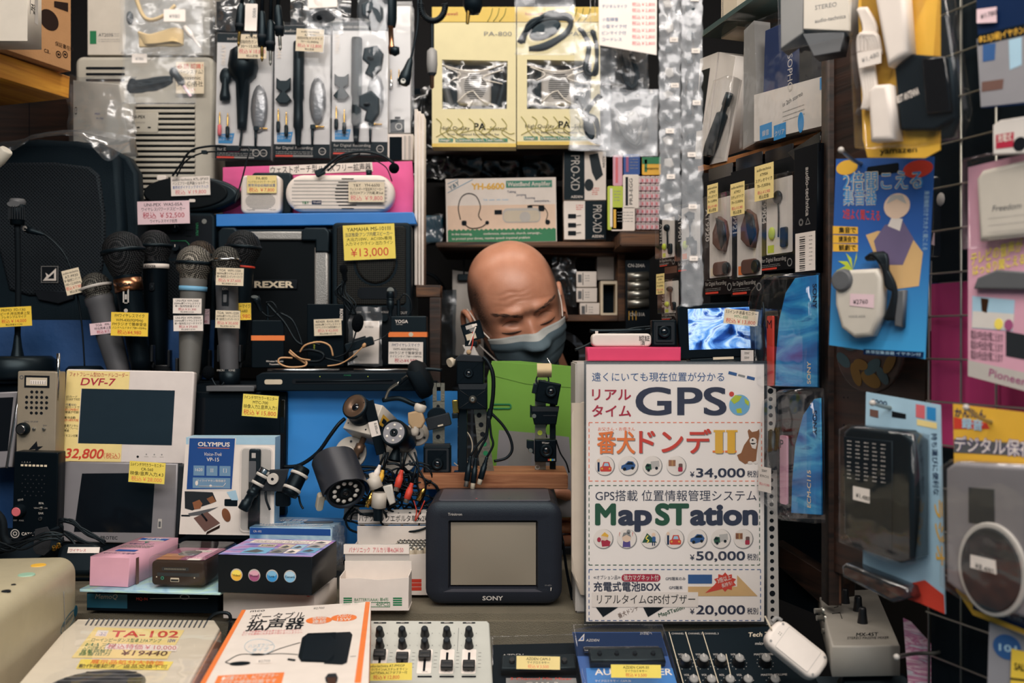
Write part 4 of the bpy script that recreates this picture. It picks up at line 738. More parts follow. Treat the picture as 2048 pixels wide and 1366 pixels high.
# pale bug detector
t = Thing('signal_detector','pale beige signal detector with meter and round speaker holes','detector',68,965,1.44,roll=1.2);m = t.m();m.box(31,743,109,965,0,40,'detector',r=3,bev=1.5)
m.box(45,751,95,775,-1.5,1,'ink',bev=.5);m.rect(49,755,91,771,-1.8,'beige');m.rect(57,760,89,768,-2,'paper')
for i in range(7): m.rect(59+i*4.6,762,59.8+i*4.6,768,-2.2,'ink')
for j,row in enumerate(((60,70,80),(50,60,70,80,90),(50,60,70,80,90),(50,60,70,80,90),(60,70,80))):
    for x in row: m.disc(x,784+j*10.5,3.1,-.5,'ink',n=12)
m.ring(39,755,2.5,4,-.5,'midgrey');m.text('SENS  RF.AMP',46,845,3.4,'midgrey');m.text('EAR',84,852,3.2,'midgrey');m.poly([(72,882),(56,900),(70,898),(64,908),(85,892),(74,893)],-.5,'ink')
t.part('casing',m);m = t.m();m.lathe((46,858,-16),(46,858,0),[(0,0),(0,8),(2,9),(4,10),(6,12.5),(16,13)],['chrome','chrome','satin','satin','satin'],20);t.part('knob',m)
for x in (66,86): m = t.m();m.lathe((x,858,-3),(x,858,0),[(0,0),(0,3),(3,4)],'steel',10);m.tube([(x,858,-2),(x+2,855,-10)],1.3,'chrome');t.part('switch',m)
m = t.m();m.tube([(108,706,8),(108,742,8),(107,800,8)],3.4,'chrome',curve=False);t.part('aerial',m);
# black detector
t = Thing('signal_detector','black signal detector with a red-tipped knob and white lettering','detector',66,1078,1.405,roll=1.5);m = t.m();m.box(24,904,112,1078,0,34,'black',r=3,bev=2)
for i in range(7): m.rect(38+i*7.8,929,43.5+i*7.8,933,-.6,'cream')
m.text('1 . 2 . 3 . 4',40,926,3,'lightgrey')
for j in range(6):
    for i in range(5-(j % 2)): m.disc(42+(j % 2)*6+i*11,951+j*8,1.5,-.5,'charcoal',n=8)
m.text('SENS',34,1003,3.8,'lightgrey',rot=12);m.text('RFA',76,1008,4.2,'lightgrey',bold=.03);m.text('EAR',76,1028,4.2,'lightgrey',bold=.03);m.text('VIBRATION - ON',66,1017,2.6,'lightgrey');m.text('OFF   MAX',26,1043,3.2,'lightgrey')
m.ring(30,1068,7,9,-.5,'lightgrey');m.ring(30,1068,2.5,4.5,-.5,'lightgrey');m.text('CATCH',43,1071,6,'white',bold=.04);t.part('casing',m)
m = t.m();m.lathe((38,1022,-16),(38,1022,0),[(0,0),(0,8),(1,9),(5,12),(16,14)],['pinkred','pinkred','satin','satin'],20);t.part('knob',m)
m = t.m();m.lathe((81,1016,-4),(81,1016,0),[(0,0),(0,3),(4,4)],'steel',10);m.tube([(81,1016,-3),(84,1013,-11)],1.4,'chrome');t.part('switch',m);m = t.m();m.lathe((80,1037,-3),(80,1037,0),[(0,1.2),(0,3.6),(3,4)],'chrome',12);t.part('socket',m)
# white photo-frame recorder
t = Thing('photo_frame','white photo frame recorder with cream price paper and dark screen','photo frame',248,940,1.47,pitch=-6,roll=1.2);m = t.m()
m.box(119,740,378,930,0,20,'framewhite',r=5,bev=2.5);m.rect(153,779,341,889,-.5,'slate');m.disc(274,913,2.4,-.5,'ink',n=12)
for x in (291,307,322): m.disc(x,908,1.4,-.5,'grey',n=8);m.rect(x-4,912,x+4,913,-.5,'lightgrey')
t.part('frame_body',m);m = t.m();m.poly([(121,743),(248,743),(248,779),(152,779),(152,889),(241,889),(241,925),(121,925)],-.9,'paleyellow')
m.text('フォトフレーム型SDカードレコーダー',127,754,7,'crimson',-1.3,w=118);m.text('DVF-7',150,772,15,'crimson',-1.3,shear=.22,bold=.02,w=68);m.text('32,800',128,918,19,'red',-1.3,shear=.2,bold=.03,w=76);m.text('（税込）',206,917,9,'red',-1.3,fit=34)
for y,s,k in ((798,'SDカード','ink'),(803,'32GBまで対応','ink'),(814,'付属SDD','inkblue'),(819,'SDカードで','ink'),(824,'約15時間の','red'),(829,'録画が可能!','ink'),(840,'動体自動','ink'),(845,'(赤!)検知可能','red'),(856,'普通デジタル','ink'),(861,'フォトフレーム','ink'),(866,'機能','ink'),(876,'リモコン付属','ink')): m.text(s,123,y,4,k,-1.3,fit=28)
t.part('price_paper',m)
# grey 5.6 inch monitor
t = Thing('small_monitor','grey 5.6 inch monitor with a yellow card, behind the pink carton','monitor',235,1080,1.425,pitch=-5,roll=1.5);m = t.m();m.prism([(118,927),(347,925),(350,1086),(106,1086)],0,30,'silverplastic',bev=3,side='charcoal');m.prism([(120,929),(345,927),(366,932),(352,1086),(112,1086)],6,60,'charcoal',bev=3);m.poly([(156,950),(303,945),(302,1064),(147,1066)],-.5,'glassblack');m.rect(314,1036,322,1055,-.6,'lightgrey',1);m.rect(315.5,1041,320,1052,-.9,'midgrey');m.text('PROTEC',201,1079,6.5,'charcoal',w=34,bold=.02);t.one(m)
card('yellow card reading 28,000 yen on the grey 5.6 inch monitor',258,924,330,966,1.40,'lemon',[('5.6インチTFTカラーモニター',8,'ink'),('CR-560',8,'ink',.4),('映像/音声入力,4:3',9,'ink'),('税込￥28,000',11,'salmon')],roll=4)
# black 7 inch monitor
t = Thing('small_monitor','black 7 inch monitor with a yellow card, behind the recorder box','monitor',475,1030,1.50,pitch=-4);m = t.m();m.box(383,784,570,1030,0,26,'black',r=3,bev=2.5);m.rect(388,796,556,990,-.5,'glassblack');m.box(557,800,566,980,-.8,2,'gloss',bev=.5);t.part('casing',m)
card('yellow card reading 15,800 yen on the black 7 inch monitor',485,790,556,834,1.465,'lemon',[('7インチTFTカラーモニター',8,'ink'),('MTC-700',8,'ink',.45),('映像入力2,音声入力1',9,'ink'),('税込￥15,800',12,'red')],roll=4)
# recorder box
t = Thing('product_box','white and blue voice recorder box with meeting photograph','box',455,1070,1.405,roll=1);m = t.m();m.prism([(369,876),(547,873),(548,1070),(358,1070)],0,45,'paper',side='sky');m.poly([(369,876),(547,873),(547,888),(369,890)],-.3,'sky');m.poly([(375,877),(469,876),(464,981),(371,983)],-.5,'white');m.poly([(376,877.5),(467,876.5),(462,978),(372,980)],-.8,'olybluedark')
m.text('OLYMPUS',393,893,8.5,'white',-1.2,w=64,bold=.05);m.rect(393,896,456,897,-1.2,'orange');m.text('Voice-Trek',405,912,7,'white',-1.2,w=36,shear=.2,bold=.01);m.text('VP-15',411,923,7.5,'white',-1.2,bold=.02)
for i,s in enumerate(('1620','|||','[ ]')): x = 385+i*26;m.rect(x,932,x+22,952,-1.1,'tilegrey');m.text(s,x+11,943,6,'white',-1.4,'C',fit=18)
m.rect(384,956,459,977,-1.1,'tilegrey');m.text('マイク/イヤホン専用端子',392,964,4,'white',-1.4,fit=58);m.tube([(396,973,-1.4),(445,973,-1.4),(450,966,-1.4)],.6,'white',4,curve=False);m.disc(420,972,2.6,-1.5,'white',n=10);m.disc(392,967,3,-1.5,'white',n=10,ry=5)
# printed meeting photograph
m.poly([(368,984),(385,984),(424,985),(432,1003),(420,1008),(402,1014),(384,1022),(369,1018)],-.6,'charcoal');m.poly([(384,1006),(398,1000),(404,1008),(400,1018),(388,1020)],-.8,'copper');m.poly([(412,998),(424,992),(431,1003),(420,1008)],-.8,'copper');m.poly([(376,1028),(436,1014),(405,1030),(378,1033)],-.9,'midgrey');m.rect(362,1031,380,1034,-.8,'dark',1)
mat('wallet','6E5048',.5);m.poly([(387,1037),(414,1024),(440,1046),(410,1064)],-1,'wallet');m.poly([(414,1064),(440,1050),(439,1056),(412,1070)],-1,'darkbrown');m.tube([(403,1028,-1.4),(414,1042,-1.4)],1.8,'ink',5,curve=False);m.prism(rotp(ell(452,1030,8,14),452,1030,-20),-1,-.7,'copper');m.rect(448,998,474,1012,-.8,'dark',2);m.poly([(452,984),(470,980),(476,1000),(462,1000)],-.9,'sky')
t.part('carton',m);m = t.m();m.box(478,893,543,1064,-1.5,6,'paper',r=10);m.box(481,896,540,1060,-1.9,2,'lightgrey',r=8);m.box(497,896,520,1058,-9,0,'satin',r=5,bev=3);m.rect(503,904,511,914,-9.4,'lightgrey');m.rect(498,920,512,962,-9.4,'midgrey',2);t.part('recorder',m)
m = t.m();m.box(480,894,542,1062,-13,2,'clearstiff',r=9,bev=3);t.part('window',m)
# pink carton
t = Thing('product_box','pink carton with blue panel print beside the clear blister case','box',215,1178,1.235,yaw=-8);m = t.m();w0,w1 = 178,263;m.prism([(w0,1114),(w1,1114),(w1-4,1173),(w0-2,1173)],0,205,'rose',bev=1)
m.top(1113.8,205);m.rect(192,14,250,44,-.4,'paper');m.rect(190,18,252,38,-.7,'blue');m.text('日立',206,36,14,'white',-1,w=34);m.poly([(214,54),(226,54),(220,66)],-.6,'tealink' if 'tealink' in MATS else 'green');m.text('充電式耳かけ',190,82,10,'inkblue',-.6,w=56);m.lines(186,92,255,3,9,'grey',-.6,4);m.rect(200,136,244,152,-.6,'blue');m.text('マイコン充電器',186,176,9,'inkblue',-.6,w=70);m.rect(180,160,260,163,-.5,'palepink');m.off();t.part('carton',m)
m = t.m();m.rside(262,0);m.rect(24,1117,36,1177,-.6,'wallet');m.off();t.part('tape_band',m)
# brown player in blister
t = Thing('blister_pack','pink and brown tape converter in a clear blister on a pale card','blister pack',370,1184,1.225,yaw=-6);m = t.m();m.prism(rr(300,1123,410,1172,8),0,130,'darkbrown',bev=4);m.rect(312,1146,400,1153,-.5,'charcoal');m.rect(322,1135,378,1142,-.8,'charcoal')
for i in range(14): m.rect(328+i*3.2,1137,329.6+i*3.2,1140,-1.1,'steel')
m.disc(323,1157,3.6,-.8,'tealink' if 'tealink' in MATS else 'teal',n=14);m.disc(323,1157,1.8,-1,'ink',n=10);m.rect(340,1156,358,1164,-.8,'beige',1);m.rect(341,1159,357,1163,-1.1,'ink');m.disc(311,1155,1.4,-.8,'beige',n=8);m.disc(390,1155,1.4,-.8,'beige',n=8)
mat('berry','8C4A66',.4);m.top(1122.6,130);m.rect(304,4,406,120,-.5,'berry',8);m.rect(304,66,352,122,-.8,'boardwood');m.prism(rr(330,40,372,84,14),-2.4,-1,'steel');m.rect(372,10,392,112,-1,'rose');m.rect(350,30,386,50,-1.4,'paper');m.text('¥4280',356,44,9,'grey',-1.7);m.rect(370,110,398,124,-1.4,'paper');m.off();t.part('player',m)
m = t.m();m.prism(rr(296,1112,420,1178,10),-8,150,'clearstiff',bev=6);t.part('clear_cover',m)
streaks('mintcard',['7FA8C8','A8CFE0','B8DCC8','8FB4D8'],18);m = t.m();m.prism([(160,1178),(452,1178),(452,1183),(160,1184)],-22,170,'mintcard',bev=1.5);t.part('backing_card',m)
t = Thing('product_box','dark teal and black recorder box with white script under the pale card','box',300,1222,1.25,yaw=-5);m = t.m();m.box(168,1189,440,1224,0,150,'soft',bev=1);m.rect(169,1190,253,1218,-.5,'teal');m.text('MemoQ',186,1199.5,10,'lightgrey',-.8,shear=.25,bold=.01);m.text('MQ-94',272,1201,6,'red',-.6);m.tube([(300,1197,-.6),(360,1195,-.6),(420,1194,-.6)],.6,'lightgrey',4,curve=False);m.ring(372,1192,8,10,-.7,'grey',sy=.5);t.one(m)
# action camera box, blue box, white box beneath
streaks('purpleprint',['3A3C74','6C5CA8','9AA8DC','C88CC0','4C6CB0'],9,.35,(1,3,1),2)
t = Thing('product_box','black camera box with four coloured dots and violet printed lid','box',528,1187,1.20,yaw=-7);m = t.m();m.box(432,1112,627,1187,0,165,'boxblack',bev=.8)
for x,k,s in ((471,'gold','Video'),(508,'mauve','Photo'),(545,'bluelabel','Link'),(582,'skyblue','Camera')): m.disc(x,1151,12.5,-.5,'lightgrey');m.disc(x,1152,11,-.8,k);m.poly(ell(x,1147,9.5,5.5),-1,{'gold': 'lemon','mauve': 'rose','bluelabel': 'skyblue','skyblue': 'sky'}[k]);m.text(s,x,1154,4.5,'ink',-1.4,'C')
t.part('carton',m);m = t.m();m.top(1111.5,165);m.rect(432,1,627,164,-.2,'purpleprint');m.rect(450,12,585,46,-.7,'paper');m.text('Model No.AMK-171',518,28,12,'lightgrey',-1,'C');m.text('Multifunctional HD Camera',518,41,12,'grey',-1,'C',fit=120);m.rect(482,58,518,82,-.7,'beige');m.text('¥12800',486,76,12,'ink',-1,fit=28)
for x,y,w,h,k in ((530,54,26,42,'beige'),(558,54,24,42,'sky'),(586,8,34,34,'paper'),(586,46,34,34,'lightgrey'),(588,84,32,44,'skyblue'),(528,100,28,40,'grey'),(558,100,26,40,'paper'),(470,92,54,56,'skyblue')): m.rect(x,y,x+w,y+h,-.7,k);m.poly([(x+3,y+h*.8),(x+w*.4,y+h*.3),(x+w*.8,y+h*.6),(x+w*.6,y+h*.9)],-1,'midgrey')
m.off();t.part('lid_print',m)
streaks('blueprint',['2F5E9C','6FA0CC','B8D4E4','4C84BC','1F4884'],7,.25,(1,2,1),1.4)
t = Thing('product_box','blue shrink-wrapped recorder box behind the violet-lidded one','box',590,1130,1.37,yaw=-6);m = t.m();m.box(496,1056,664,1130,0,120,'blueprint',bev=1);m.rect(497,1057,663,1070,-.4,'blue');m.text('CR-102',504,1066,4,'white');m.top(1055.5,120);m.text('単一収録 録音機',512,50,20,'white',-.5,w=78);m.rect(548,54,586,76,-.5,'sky');m.text('¥8800',552,72,12,'grey',-.8);m.prism(rotp(rr(590,50,650,68,9),620,59,-10),-2,-.5,'midgrey');m.lines(510,84,640,2,14,'white',-.5,5);m.off();t.part('carton',m)
m = t.m();m.film(660,1050,690,1140,3,'cling',6,55,0,8,16,wl=14);m.rside(666,0);m.film(0,1052,126,1136,-2,'cling',7,57,0,14,12,wl=18);m.off();t.part('shrink_wrap',m)
t = Thing('carton','plain white carton under the black camera box','box',540,1240,1.235,yaw=-7);m = t.m();m.box(442,1188,632,1240,0,150,'white',bev=1.2);m.rect(616,1189,622,1190.5,-.4,'red');t.one(m)
card('small white spec card marked IP-66 behind the battery boxes',688,1012,718,1040,1.43,'lightgrey',[('(IP-66)',8,'ink'),('150',8,'ink',.6),('最大15m',8,'ink'),('f=4.3mm',8,'ink')],roll=4)
# open battery boxes
def tray(label,x0,x1,yt,yb,dep,D,wallh,yaw=0,k='white'):
    t = Thing('battery_box',label,'box',(x0+x1)/2,yb,D,yaw=yaw);m = t.m()
    m.prism([(x0,yt),(x0+(x1-x0)*.3,yt-2),(x0+(x1-x0)*.55,yt+2),(x1,yt-3),(x1-2,yb),(x0,yb)],0,2,k);m.box(x0,yt-4,x0+2,yb,2,dep,k);m.box(x1-3,yt-4,x1-1,yb,2,dep,k);m.box(x0,yt-wallh,x1-1,yb,dep,dep+2,k);m.box(x0,yb-2,x1,yb,1,dep,k);return t,m
t,m = tray('open white battery box with green bars, empty front one',679,818,1158,1221,62,1.245,22)
for i in range(4): m.rect(687,1195+i*4.4,704,1198+i*4.4,-.4,'green');m.rect(786,1195+i*4.4,804,1198+i*4.4,-.4,'green')
m.text('BATTERY(AAA) 単4形',709,1202,6,'green',-.4,w=68);m.text('40PCS',752,1212,7,'green',-.4);m.frame(rr(709,1204,780,1214,0),rr(710,1205,779,1213,0),-.5,0,'green');t.part('tray',m)
m = t.m();m.prism([(678,1101),(812,1101),(812,1140),(680,1140)],64,66,'lightgrey');m.prism([(677,1102),(812,1102),(812,1121),(677,1121)],61,63,'paper');m.text('パナソニック  アルカリ単4x2¥150',688,1117,9,'pinkred',60.3,w=112);t.part('flap',m)
t,m = tray('open white battery box with red bars, back one full of batteries',696,858,1110,1190,120,1.335,36)
for i in range(3): m.rect(822,1158+i*8,843,1165+i*8,-.4,'red')
t.part('tray',m);m = t.m();m.prism([(697,1040),(862,1040),(862,1072),(697,1072)],124,126,'lightgrey');m.prism([(697,1048),(862,1048),(862,1068),(697,1068)],121,123,'paper');m.text('パナソニックエボルタ単3x2¥200',699,1064,11,'ink',120.3,w=162);t.part('flap',m)
bm_ = None;k_ = 0
for r in range(4):
    for c in range(8):
        x = 790+c*8.6 if r > 0 else 712+c*18;y = 1120;d = 20+r*26
        if bm_ is None:
            tb = Thing('battery','silver-topped battery standing in the full battery box','battery',x,1188,1.335,group='batteries in the back box');bb = tb.m();bb.lathe((x,1098,d),(x,1180,d),[(0,0),(0,2),(3,2),(3,6.6),(5,7.6),(20,7.6),(82,7.6)],['chrome','chrome','steel','steel','beige','steel'],14);bm_ = tb.one(bb);bx,bd = x,d
        else:
            o = bm_.copy();COL.objects.link(o);o.location = bm_.location+Vector(((x-bx)*tb.s,(d-bd)*tb.s,0))
# cables, velcro, black mixers at the far left
t = Thing('patch_mixer','black patch mixer with a row of silver sockets, left edge','mixer',60,1200,1.27,yaw=24,pitch=-50);m = t.m()
q = t.Ls((-40,1120),(118,1050),(126,1085),(-40,1185));m.prism(q,0,40,'soft',bev=2);t.part('casing',m)
for px,py in ((2,1170),(18,1157),(32,1148),(47,1138),(62,1127),(108,1098),(117,1093)):
    a = t.L(px,py);m = t.m();m.lathe((a[0],a[1],-8),(a[0],a[1],0),[(0,1.5),(0,4),(6,4.5),(8,5.5)],'steel' if px < 100 else 'brass',12);t.part('socket',m)
t = Thing('cable_bundle','bundle of thin black cable tied in a loop before the grey monitor','cable',150,1100,1.34);m = t.m();R = random.Random(9)
for i in range(6): o = [R.uniform(-5,5) for _ in range(8)];m.tube([(96,1066+o[0],0),(128,1058+o[1],-6),(122,1042+o[2],-8),(148,1042+o[3],-8),(180,1066+o[4],-8),(212,1086+o[5],-4),(180,1088+o[6],-2),(140,1070+o[7],0),(112,1062,2)],2,'cable')
m.tube([(-20,1060,0),(10,1082,-4),(40,1080,-4),(64,1068,-2),(110,1062,0)],2.6,'cable');m.tube([(-20,1052,0),(14,1076,-2),(50,1076,-2),(70,1064,0)],2.2,'cable');m.tube([(130,1064,-8),(156,1082,-18),(160,1100,-26),(146,1120,-30)],3,'cable');t.one(m)
t = Thing('cable_strap','dark grey velcro cable strap hanging in front of the black detector','strap',84,1112,1.28);m = t.m();m.spin(84,1080,-12);m.prism([(66,1062),(88,1052),(101,1066),(102,1100),(94,1110),(78,1110),(70,1102)],0,3,'fabric',bev=1);m.off();t.one(m)
t = Thing('black_device','rounded black device with a white sticker behind the pink carton','device',150,1175,1.275,pitch=-25);m = t.m();m.box(100,1085,186,1150,0,30,'satin',r=18,bev=10);m.box(122,1094,186,1106,-1.2,1,'paper');m.text('ワイヤレス',126,1103,5,'crimson',-1.6);t.one(m)
t = Thing('cable_lead','thick black cable at the far left above the patch mixer','cable',0,1080,1.30);m = t.m();m.tube([(-40,1000,0),(2,1035,0),(10,1072,-4),(18,1092,-4),(-30,1110,0)],8,'rubber');t.one(m)
# beige translucent charger body, lower left
mat('agedplastic','B5AC90',.38,bump=.1);mat('mint','9CC4AC',.4)
t = Thing('desk_shredder','rounded beige plastic machine with yellow and green buttons, lower left corner','machine',158,1352,1.235,yaw=6);m = t.m();m.tf = lambda x,y,d: (x,y,-d)
m.prism(rr(-150,1109,158,1352,32,8),0,640,'agedplastic',bev=26,nb=5);m.off();m.tube([(159,1160,-92),(159,1240,-84),(159,1350,-80)],.8,'grey',4);t.part('casing',m)
for px,py,k,r in ((77,1133,'gold',13),(53,1152,'mint',14),(27,1172,'ink',3.5),(12,1185,'ink',7)):
    a = t.loc(G(px,py,.2655));m = t.m();m.lathe((a[0],1107.6,a[2]),(a[0],1110,a[2]),[(0,0),(0,r),(2,r+1)],k,24);t.part('button' if r > 10 else 'screw_hole',m)
m = t.m();m.rside(158.4,0);m.frame(rotp(ell(-62,1225,46,13,24),-62,1225,-10),rotp(ell(-62,1225,44,11.5,24),-62,1225,-10),-.6,-.2,'teal');m.text('Westhope',-96,1230,9,'teal',-.6,w=58,shear=.2,rot=9);m.prism(rotp(ell(-22,1216,10,11),-22,1216,0),-.8,-.2,'teal');m.lines(-100,1248,-40,1,4,'teal',-.6);m.off();t.part('printed_logo',m)
t = Thing('black_cables','loose black cables crossing the patch mixer at the left edge','cable',30,1120,1.26);m = t.m();R = random.Random(14)
for i in range(6): m.tube([(-30,1080+R.uniform(-12,30),0),(16+R.uniform(-8,8),1094+R.uniform(-10,14),-10),(58+R.uniform(-8,8),1082+R.uniform(-8,14),-14),(96+R.uniform(-8,8),1066+R.uniform(-6,12),-10),(128,1074+R.uniform(-6,16),0)],2.4,'cable')
t.one(m)
# ================= front row on the low counter =================
def up(name,label,cat,px,py,h,yaw=0,pitch=-90,group=None): return Thing(name,label,cat,px,py,h*F/(py-CY),yaw,pitch,0,group)
def quad(t,m,k,d,*pts): m.poly(t.Ls(*pts),d,k)
def tq(t,m,s,p0,p1,p2,k='ink',d=-.6,bold=0): m.text3(s,*t.Ls(p0,p1,p2),k,d,bold)
mat('ampwhite','E3D9C6',.4);mat('peach','B98C72',.5)
t = up('desk_amplifier','cream slotted amplifier with yellow price sheets under clear film','amplifier',300,1300,.335);m = t.m()
q = t.Ls((153,1237),(432,1239),(443,1256),(340,1440),(-30,1440),(122,1264));m.prism(inset(q,3),0,90,'ampwhite',bev=4,side='ampwhite');m.prism(q,9,88,'peach',bev=2)
for i in range(25):
    f = i/24;a = t.Ls((171+f*236,1251+f*5),(180+f*235,1237+f*4));dx = 1.9
    m.poly([(a[0][0]-dx,a[0][1]),(a[1][0]-dx,a[1][1]),(a[1][0]+dx,a[1][1]),(a[0][0]+dx,a[0][1])],-.5,'midgrey')
t.part('casing',m);m = t.m();a = t.L(192,1372);m.prism(ell(a[0],a[1],84,84,40),-2,4,'midgrey',bev=1.5)
for i in range(9): w = 78*math.sqrt(max(.05,1-((i-4)/5)**2));m.rect(a[0]-w,a[1]-72+i*18,a[0]+w,a[1]-62+i*18,-2.4,'charcoal')
t.part('speaker_grille',m)
m = t.m();quad(t,m,'paleyellow',-.9,(191,1255),(369,1261),(334,1319),(143,1316));quad(t,m,'paper',-1.1,(196,1261),(218,1262),(212,1274),(190,1273));tq(t,m,'ユニ',(198,1272),(211,1272),(201,1266),'blue',-1.4)
tq(t,m,'TA-102',(220,1275),(356,1276),(226,1262),'red',-1.4,.03);tq(t,m,'ローインピーダンス型卓上PAアンプ',(182,1284),(322,1286),(185,1278),'green',-1.4);tq(t,m,'10W',(335,1286),(351,1286),(337,1279),'blue',-1.4,.02)
for y,s in ((1293,'出力'),(1300,'入力切替スイッチ'),(1306,'音量調整付'),(1312,'録音出力')): tq(t,m,s,(170-(y-1293)*.7,y),(232-(y-1293)*.7,y),(172-(y-1293)*.7,y-5),'green',-1.4)
quad(t,m,'paper',-1.2,(214,1288),(358,1292),(352,1304),(208,1299));tq(t,m,'税込特価￥10,000',(214,1298),(352,1301),(217,1290),'pinkred',-1.5,.01);tq(t,m,'¥19440',(240,1312),(333,1313),(246,1302),'brown',-1.4,.02);t.part('price_sheet',m)
m = t.m();quad(t,m,'lemon',-.9,(162,1319),(347,1324),(336,1341),(152,1338));tq(t,m,'展示品処分大特価',(180,1328),(326,1331),(183,1321),'orange',-1.3,.02);tq(t,m,'動作確認済／返品交換不可',(156,1336),(334,1338),(159,1330),'ink',-1.3,.01);t.part('price_sheet',m)
m = t.m();a,b = t.Ls((130,1246),(410,1366));m.film(a[0]+16,a[1]-6,b[0]+30,b[1]+20,-5,'clearstiff',1.6,61,0,30,20,wl=110);t.part('film_cover',m)
m = t.m();m.tube([tuple(t.loc(G(412,1247,.34))),tuple(t.loc(P(430,1228,1.20))),tuple(t.loc(P(458,1228,1.2))),tuple(t.loc(P(460,1255,1.2))),tuple(t.loc(P(452,1285,1.2)))],4,'cable');t.part('power_lead',m)
# portable loudhailer carton
t = up('product_box','white carton with orange edges picturing a black portable amplifier','box',580,1290,.312);m = t.m();q = t.Ls((484,1220),(742,1203),(735,1440),(370,1440));m.prism(q,0,90,'white',bev=1,side='orange')
quad(t,m,'orange',-.4,(484,1220),(492,1220),(382,1420),(370,1420));quad(t,m,'orange',-.4,(731,1204),(740,1204),(722,1366),(709,1366))
tq(t,m,'mco',(500,1225),(529,1223),(503,1220),'ink',-.7,.01);tq(t,m,'ポータブル',(498,1241),(608,1236),(504,1230),'ink',-.7,.015);tq(t,m,'拡声器',(490,1261),(606,1256),(499,1243),'ink',-.7,.03)
for px,py,s1,s2 in ((638,1241,'長時間','連続'),(688,1236,'大出力','15W')): a = t.L(px,py);m.prism(ell(a[0],a[1],28,27),-1,-.4,'orange');tq(t,m,s2,(px-14,py+7),(px+14,py+6),(px-13,py+1),'white',-1.4,.02);tq(t,m,s1,(px-14,py-1),(px+14,py-2),(px-12,py-7),'white',-1.4,.02)
for y in (1266,1271): tq(t,m,'どこでも簡単に大きな声で伝わるハンズフリー',(486-(y-1266)*.5,y),(604,y-4),(488-(y-1266)*.5,y-3.4),'pinkred',-.7)
tq(t,m,'¥2700',(626,1219),(648,1218),(628,1215),'grey',-.7);tq(t,m,'WASEI 110V',(684,1211),(716,1209),(685,1208),'lightgrey',-.7)
quad(t,m,'soft',-.8,(604,1276),(616,1267),(672,1265),(671,1272),(668,1318),(660,1326),(602,1324),(596,1314));quad(t,m,'dark',-.7,(660,1266),(700,1264),(705,1270),(694,1326),(684,1330),(648,1328));quad(t,m,'dark',-1,(612,1272),(662,1271),(672,1282),(668,1310),(655,1322),(604,1320))
def tl(m,pts,r,k,d=-1): m.tube([(*t.L(*p),d) for p in pts],r,k,5)
tl(m,[(600,1286),(560,1298),(530,1310),(515,1310),(480,1310),(456,1322),(452,1326),(470,1330)],.8,'dark');tl(m,[(596,1310),(560,1308),(528,1310)],.7,'dark');tl(m,[(700,1314),(712,1313)],.6,'grey')
m.prism(rotp(ell(*t.L(480,1328),19,11),*t.L(480,1328),-8),-1.6,-1,'soft');m.prism(ell(*t.L(515,1310),14,5),-1.6,-1,'soft');tl(m,[(576,1320),(590,1322)],2.4,'dark')
tl(m,[(492+30*math.cos(a*.5236)+27,1294+15*math.sin(a*.5236)) for a in range(13)],.4,'sky');tq(t,m,'ハンズフリー',(496,1296),(545,1293),(498,1290),'sky',-.8);tq(t,m,'タイプ',(504,1304),(536,1302),(506,1298),'sky',-.8);quad(t,m,'paper',-.8,(514,1319),(545,1317),(543,1327),(511,1328));tq(t,m,'¥2700',(516,1326),(540,1325),(517,1321),'grey',-1.1)
quad(t,m,'orange',-.6,(436,1352),(569,1345),(560,1380),(418,1390));tq(t,m,'●付属マイク、ACアダプター',(442,1362),(556,1355),(445,1355),'white',-1,.02);tq(t,m,'だけで使用可能です',(438,1371),(552,1366),(441,1364),'white',-1,.02)
quad(t,m,'charcoal',-.8,(650,1356),(656,1348),(672,1347),(676,1356),(674,1366),(652,1366));quad(t,m,'copper',-1,(654,1356),(672,1355),(671,1372),(656,1374))
t.one(m)
# silver mixer
mat('mixersilver','B9BBB4',.4,.2);mat('knobblack','111317',.4)
def knob(t,x,y,r,hgt,k='knobblack',cap='knobblack',n=18,name='knob',line=None):
    m = t.m();m.lathe((x,y,-hgt),(x,y,0),[(0,0),(0,r*.55),(hgt*.12,r*.72),(hgt*.5,r*.8),(hgt,r)],[cap,cap,k,k],n)
    if line: m.box(x-r*.09,y-r*.66,x+r*.09,y-r*.05,-hgt-.4,-hgt+1,line)
    return t.part(name,m)
t = Thing('audio_mixer','silver mixer with five columns of black knobs and faders','mixer',860,1300,1.165,pitch=-58);m = t.m();q = t.Ls((728,1240),(974,1241),(979,1246),(988,1372),(728,1372));m.prism([q[0],q[1],q[2],(q[3][0],q[3][1]+30),(q[4][0],q[4][1]+30)],0,38,'mixersilver',bev=3)
for px in (760,805,850,894,938):
    a = t.L(px,1318);m.rect(a[0]-14,a[1]-24,a[0]+14,a[1]+36,-.4,'white',3);m.rect(a[0]-2.4,a[1]-16,a[0]+2.4,a[1]+30,-.8,'ink',1)
    for i in range(5): m.rect(a[0]+18,a[1]-16+i*9,a[0]+24,a[1]-15+i*9,-.5,'grey')
    b = t.L(px,1246);m.rect(b[0]-13,b[1]-2,b[0]+13,b[1]+1.5,-.5,'ink',1);m.text(('CH 1','CH 2','CH 3-4','EFFECT','MASTER')[(px-755)//45],b[0],b[1]+1,2.4,'white',-.8,'C')
    c = t.L(px,1345);m.text('LEVEL' if px < 930 else 'MASTER',c[0],c[1],3.4,'midgrey',-.5,'C');m.rect(c[0]-14,c[1]+8,c[0]+14,c[1]+12,-.5,'ink',1)
    for yy in (1268,1292): c = t.L(px,yy);m.text('L',c[0]-16,c[1],3,'midgrey',-.5);m.text('R',c[0]+14,c[1],3,'midgrey',-.5)
    if px == 894: c = t.L(917,1256);m.rect(c[0],c[1],c[0]+.8,c[1]+60,-.5,'midgrey')
t.part('casing',m)
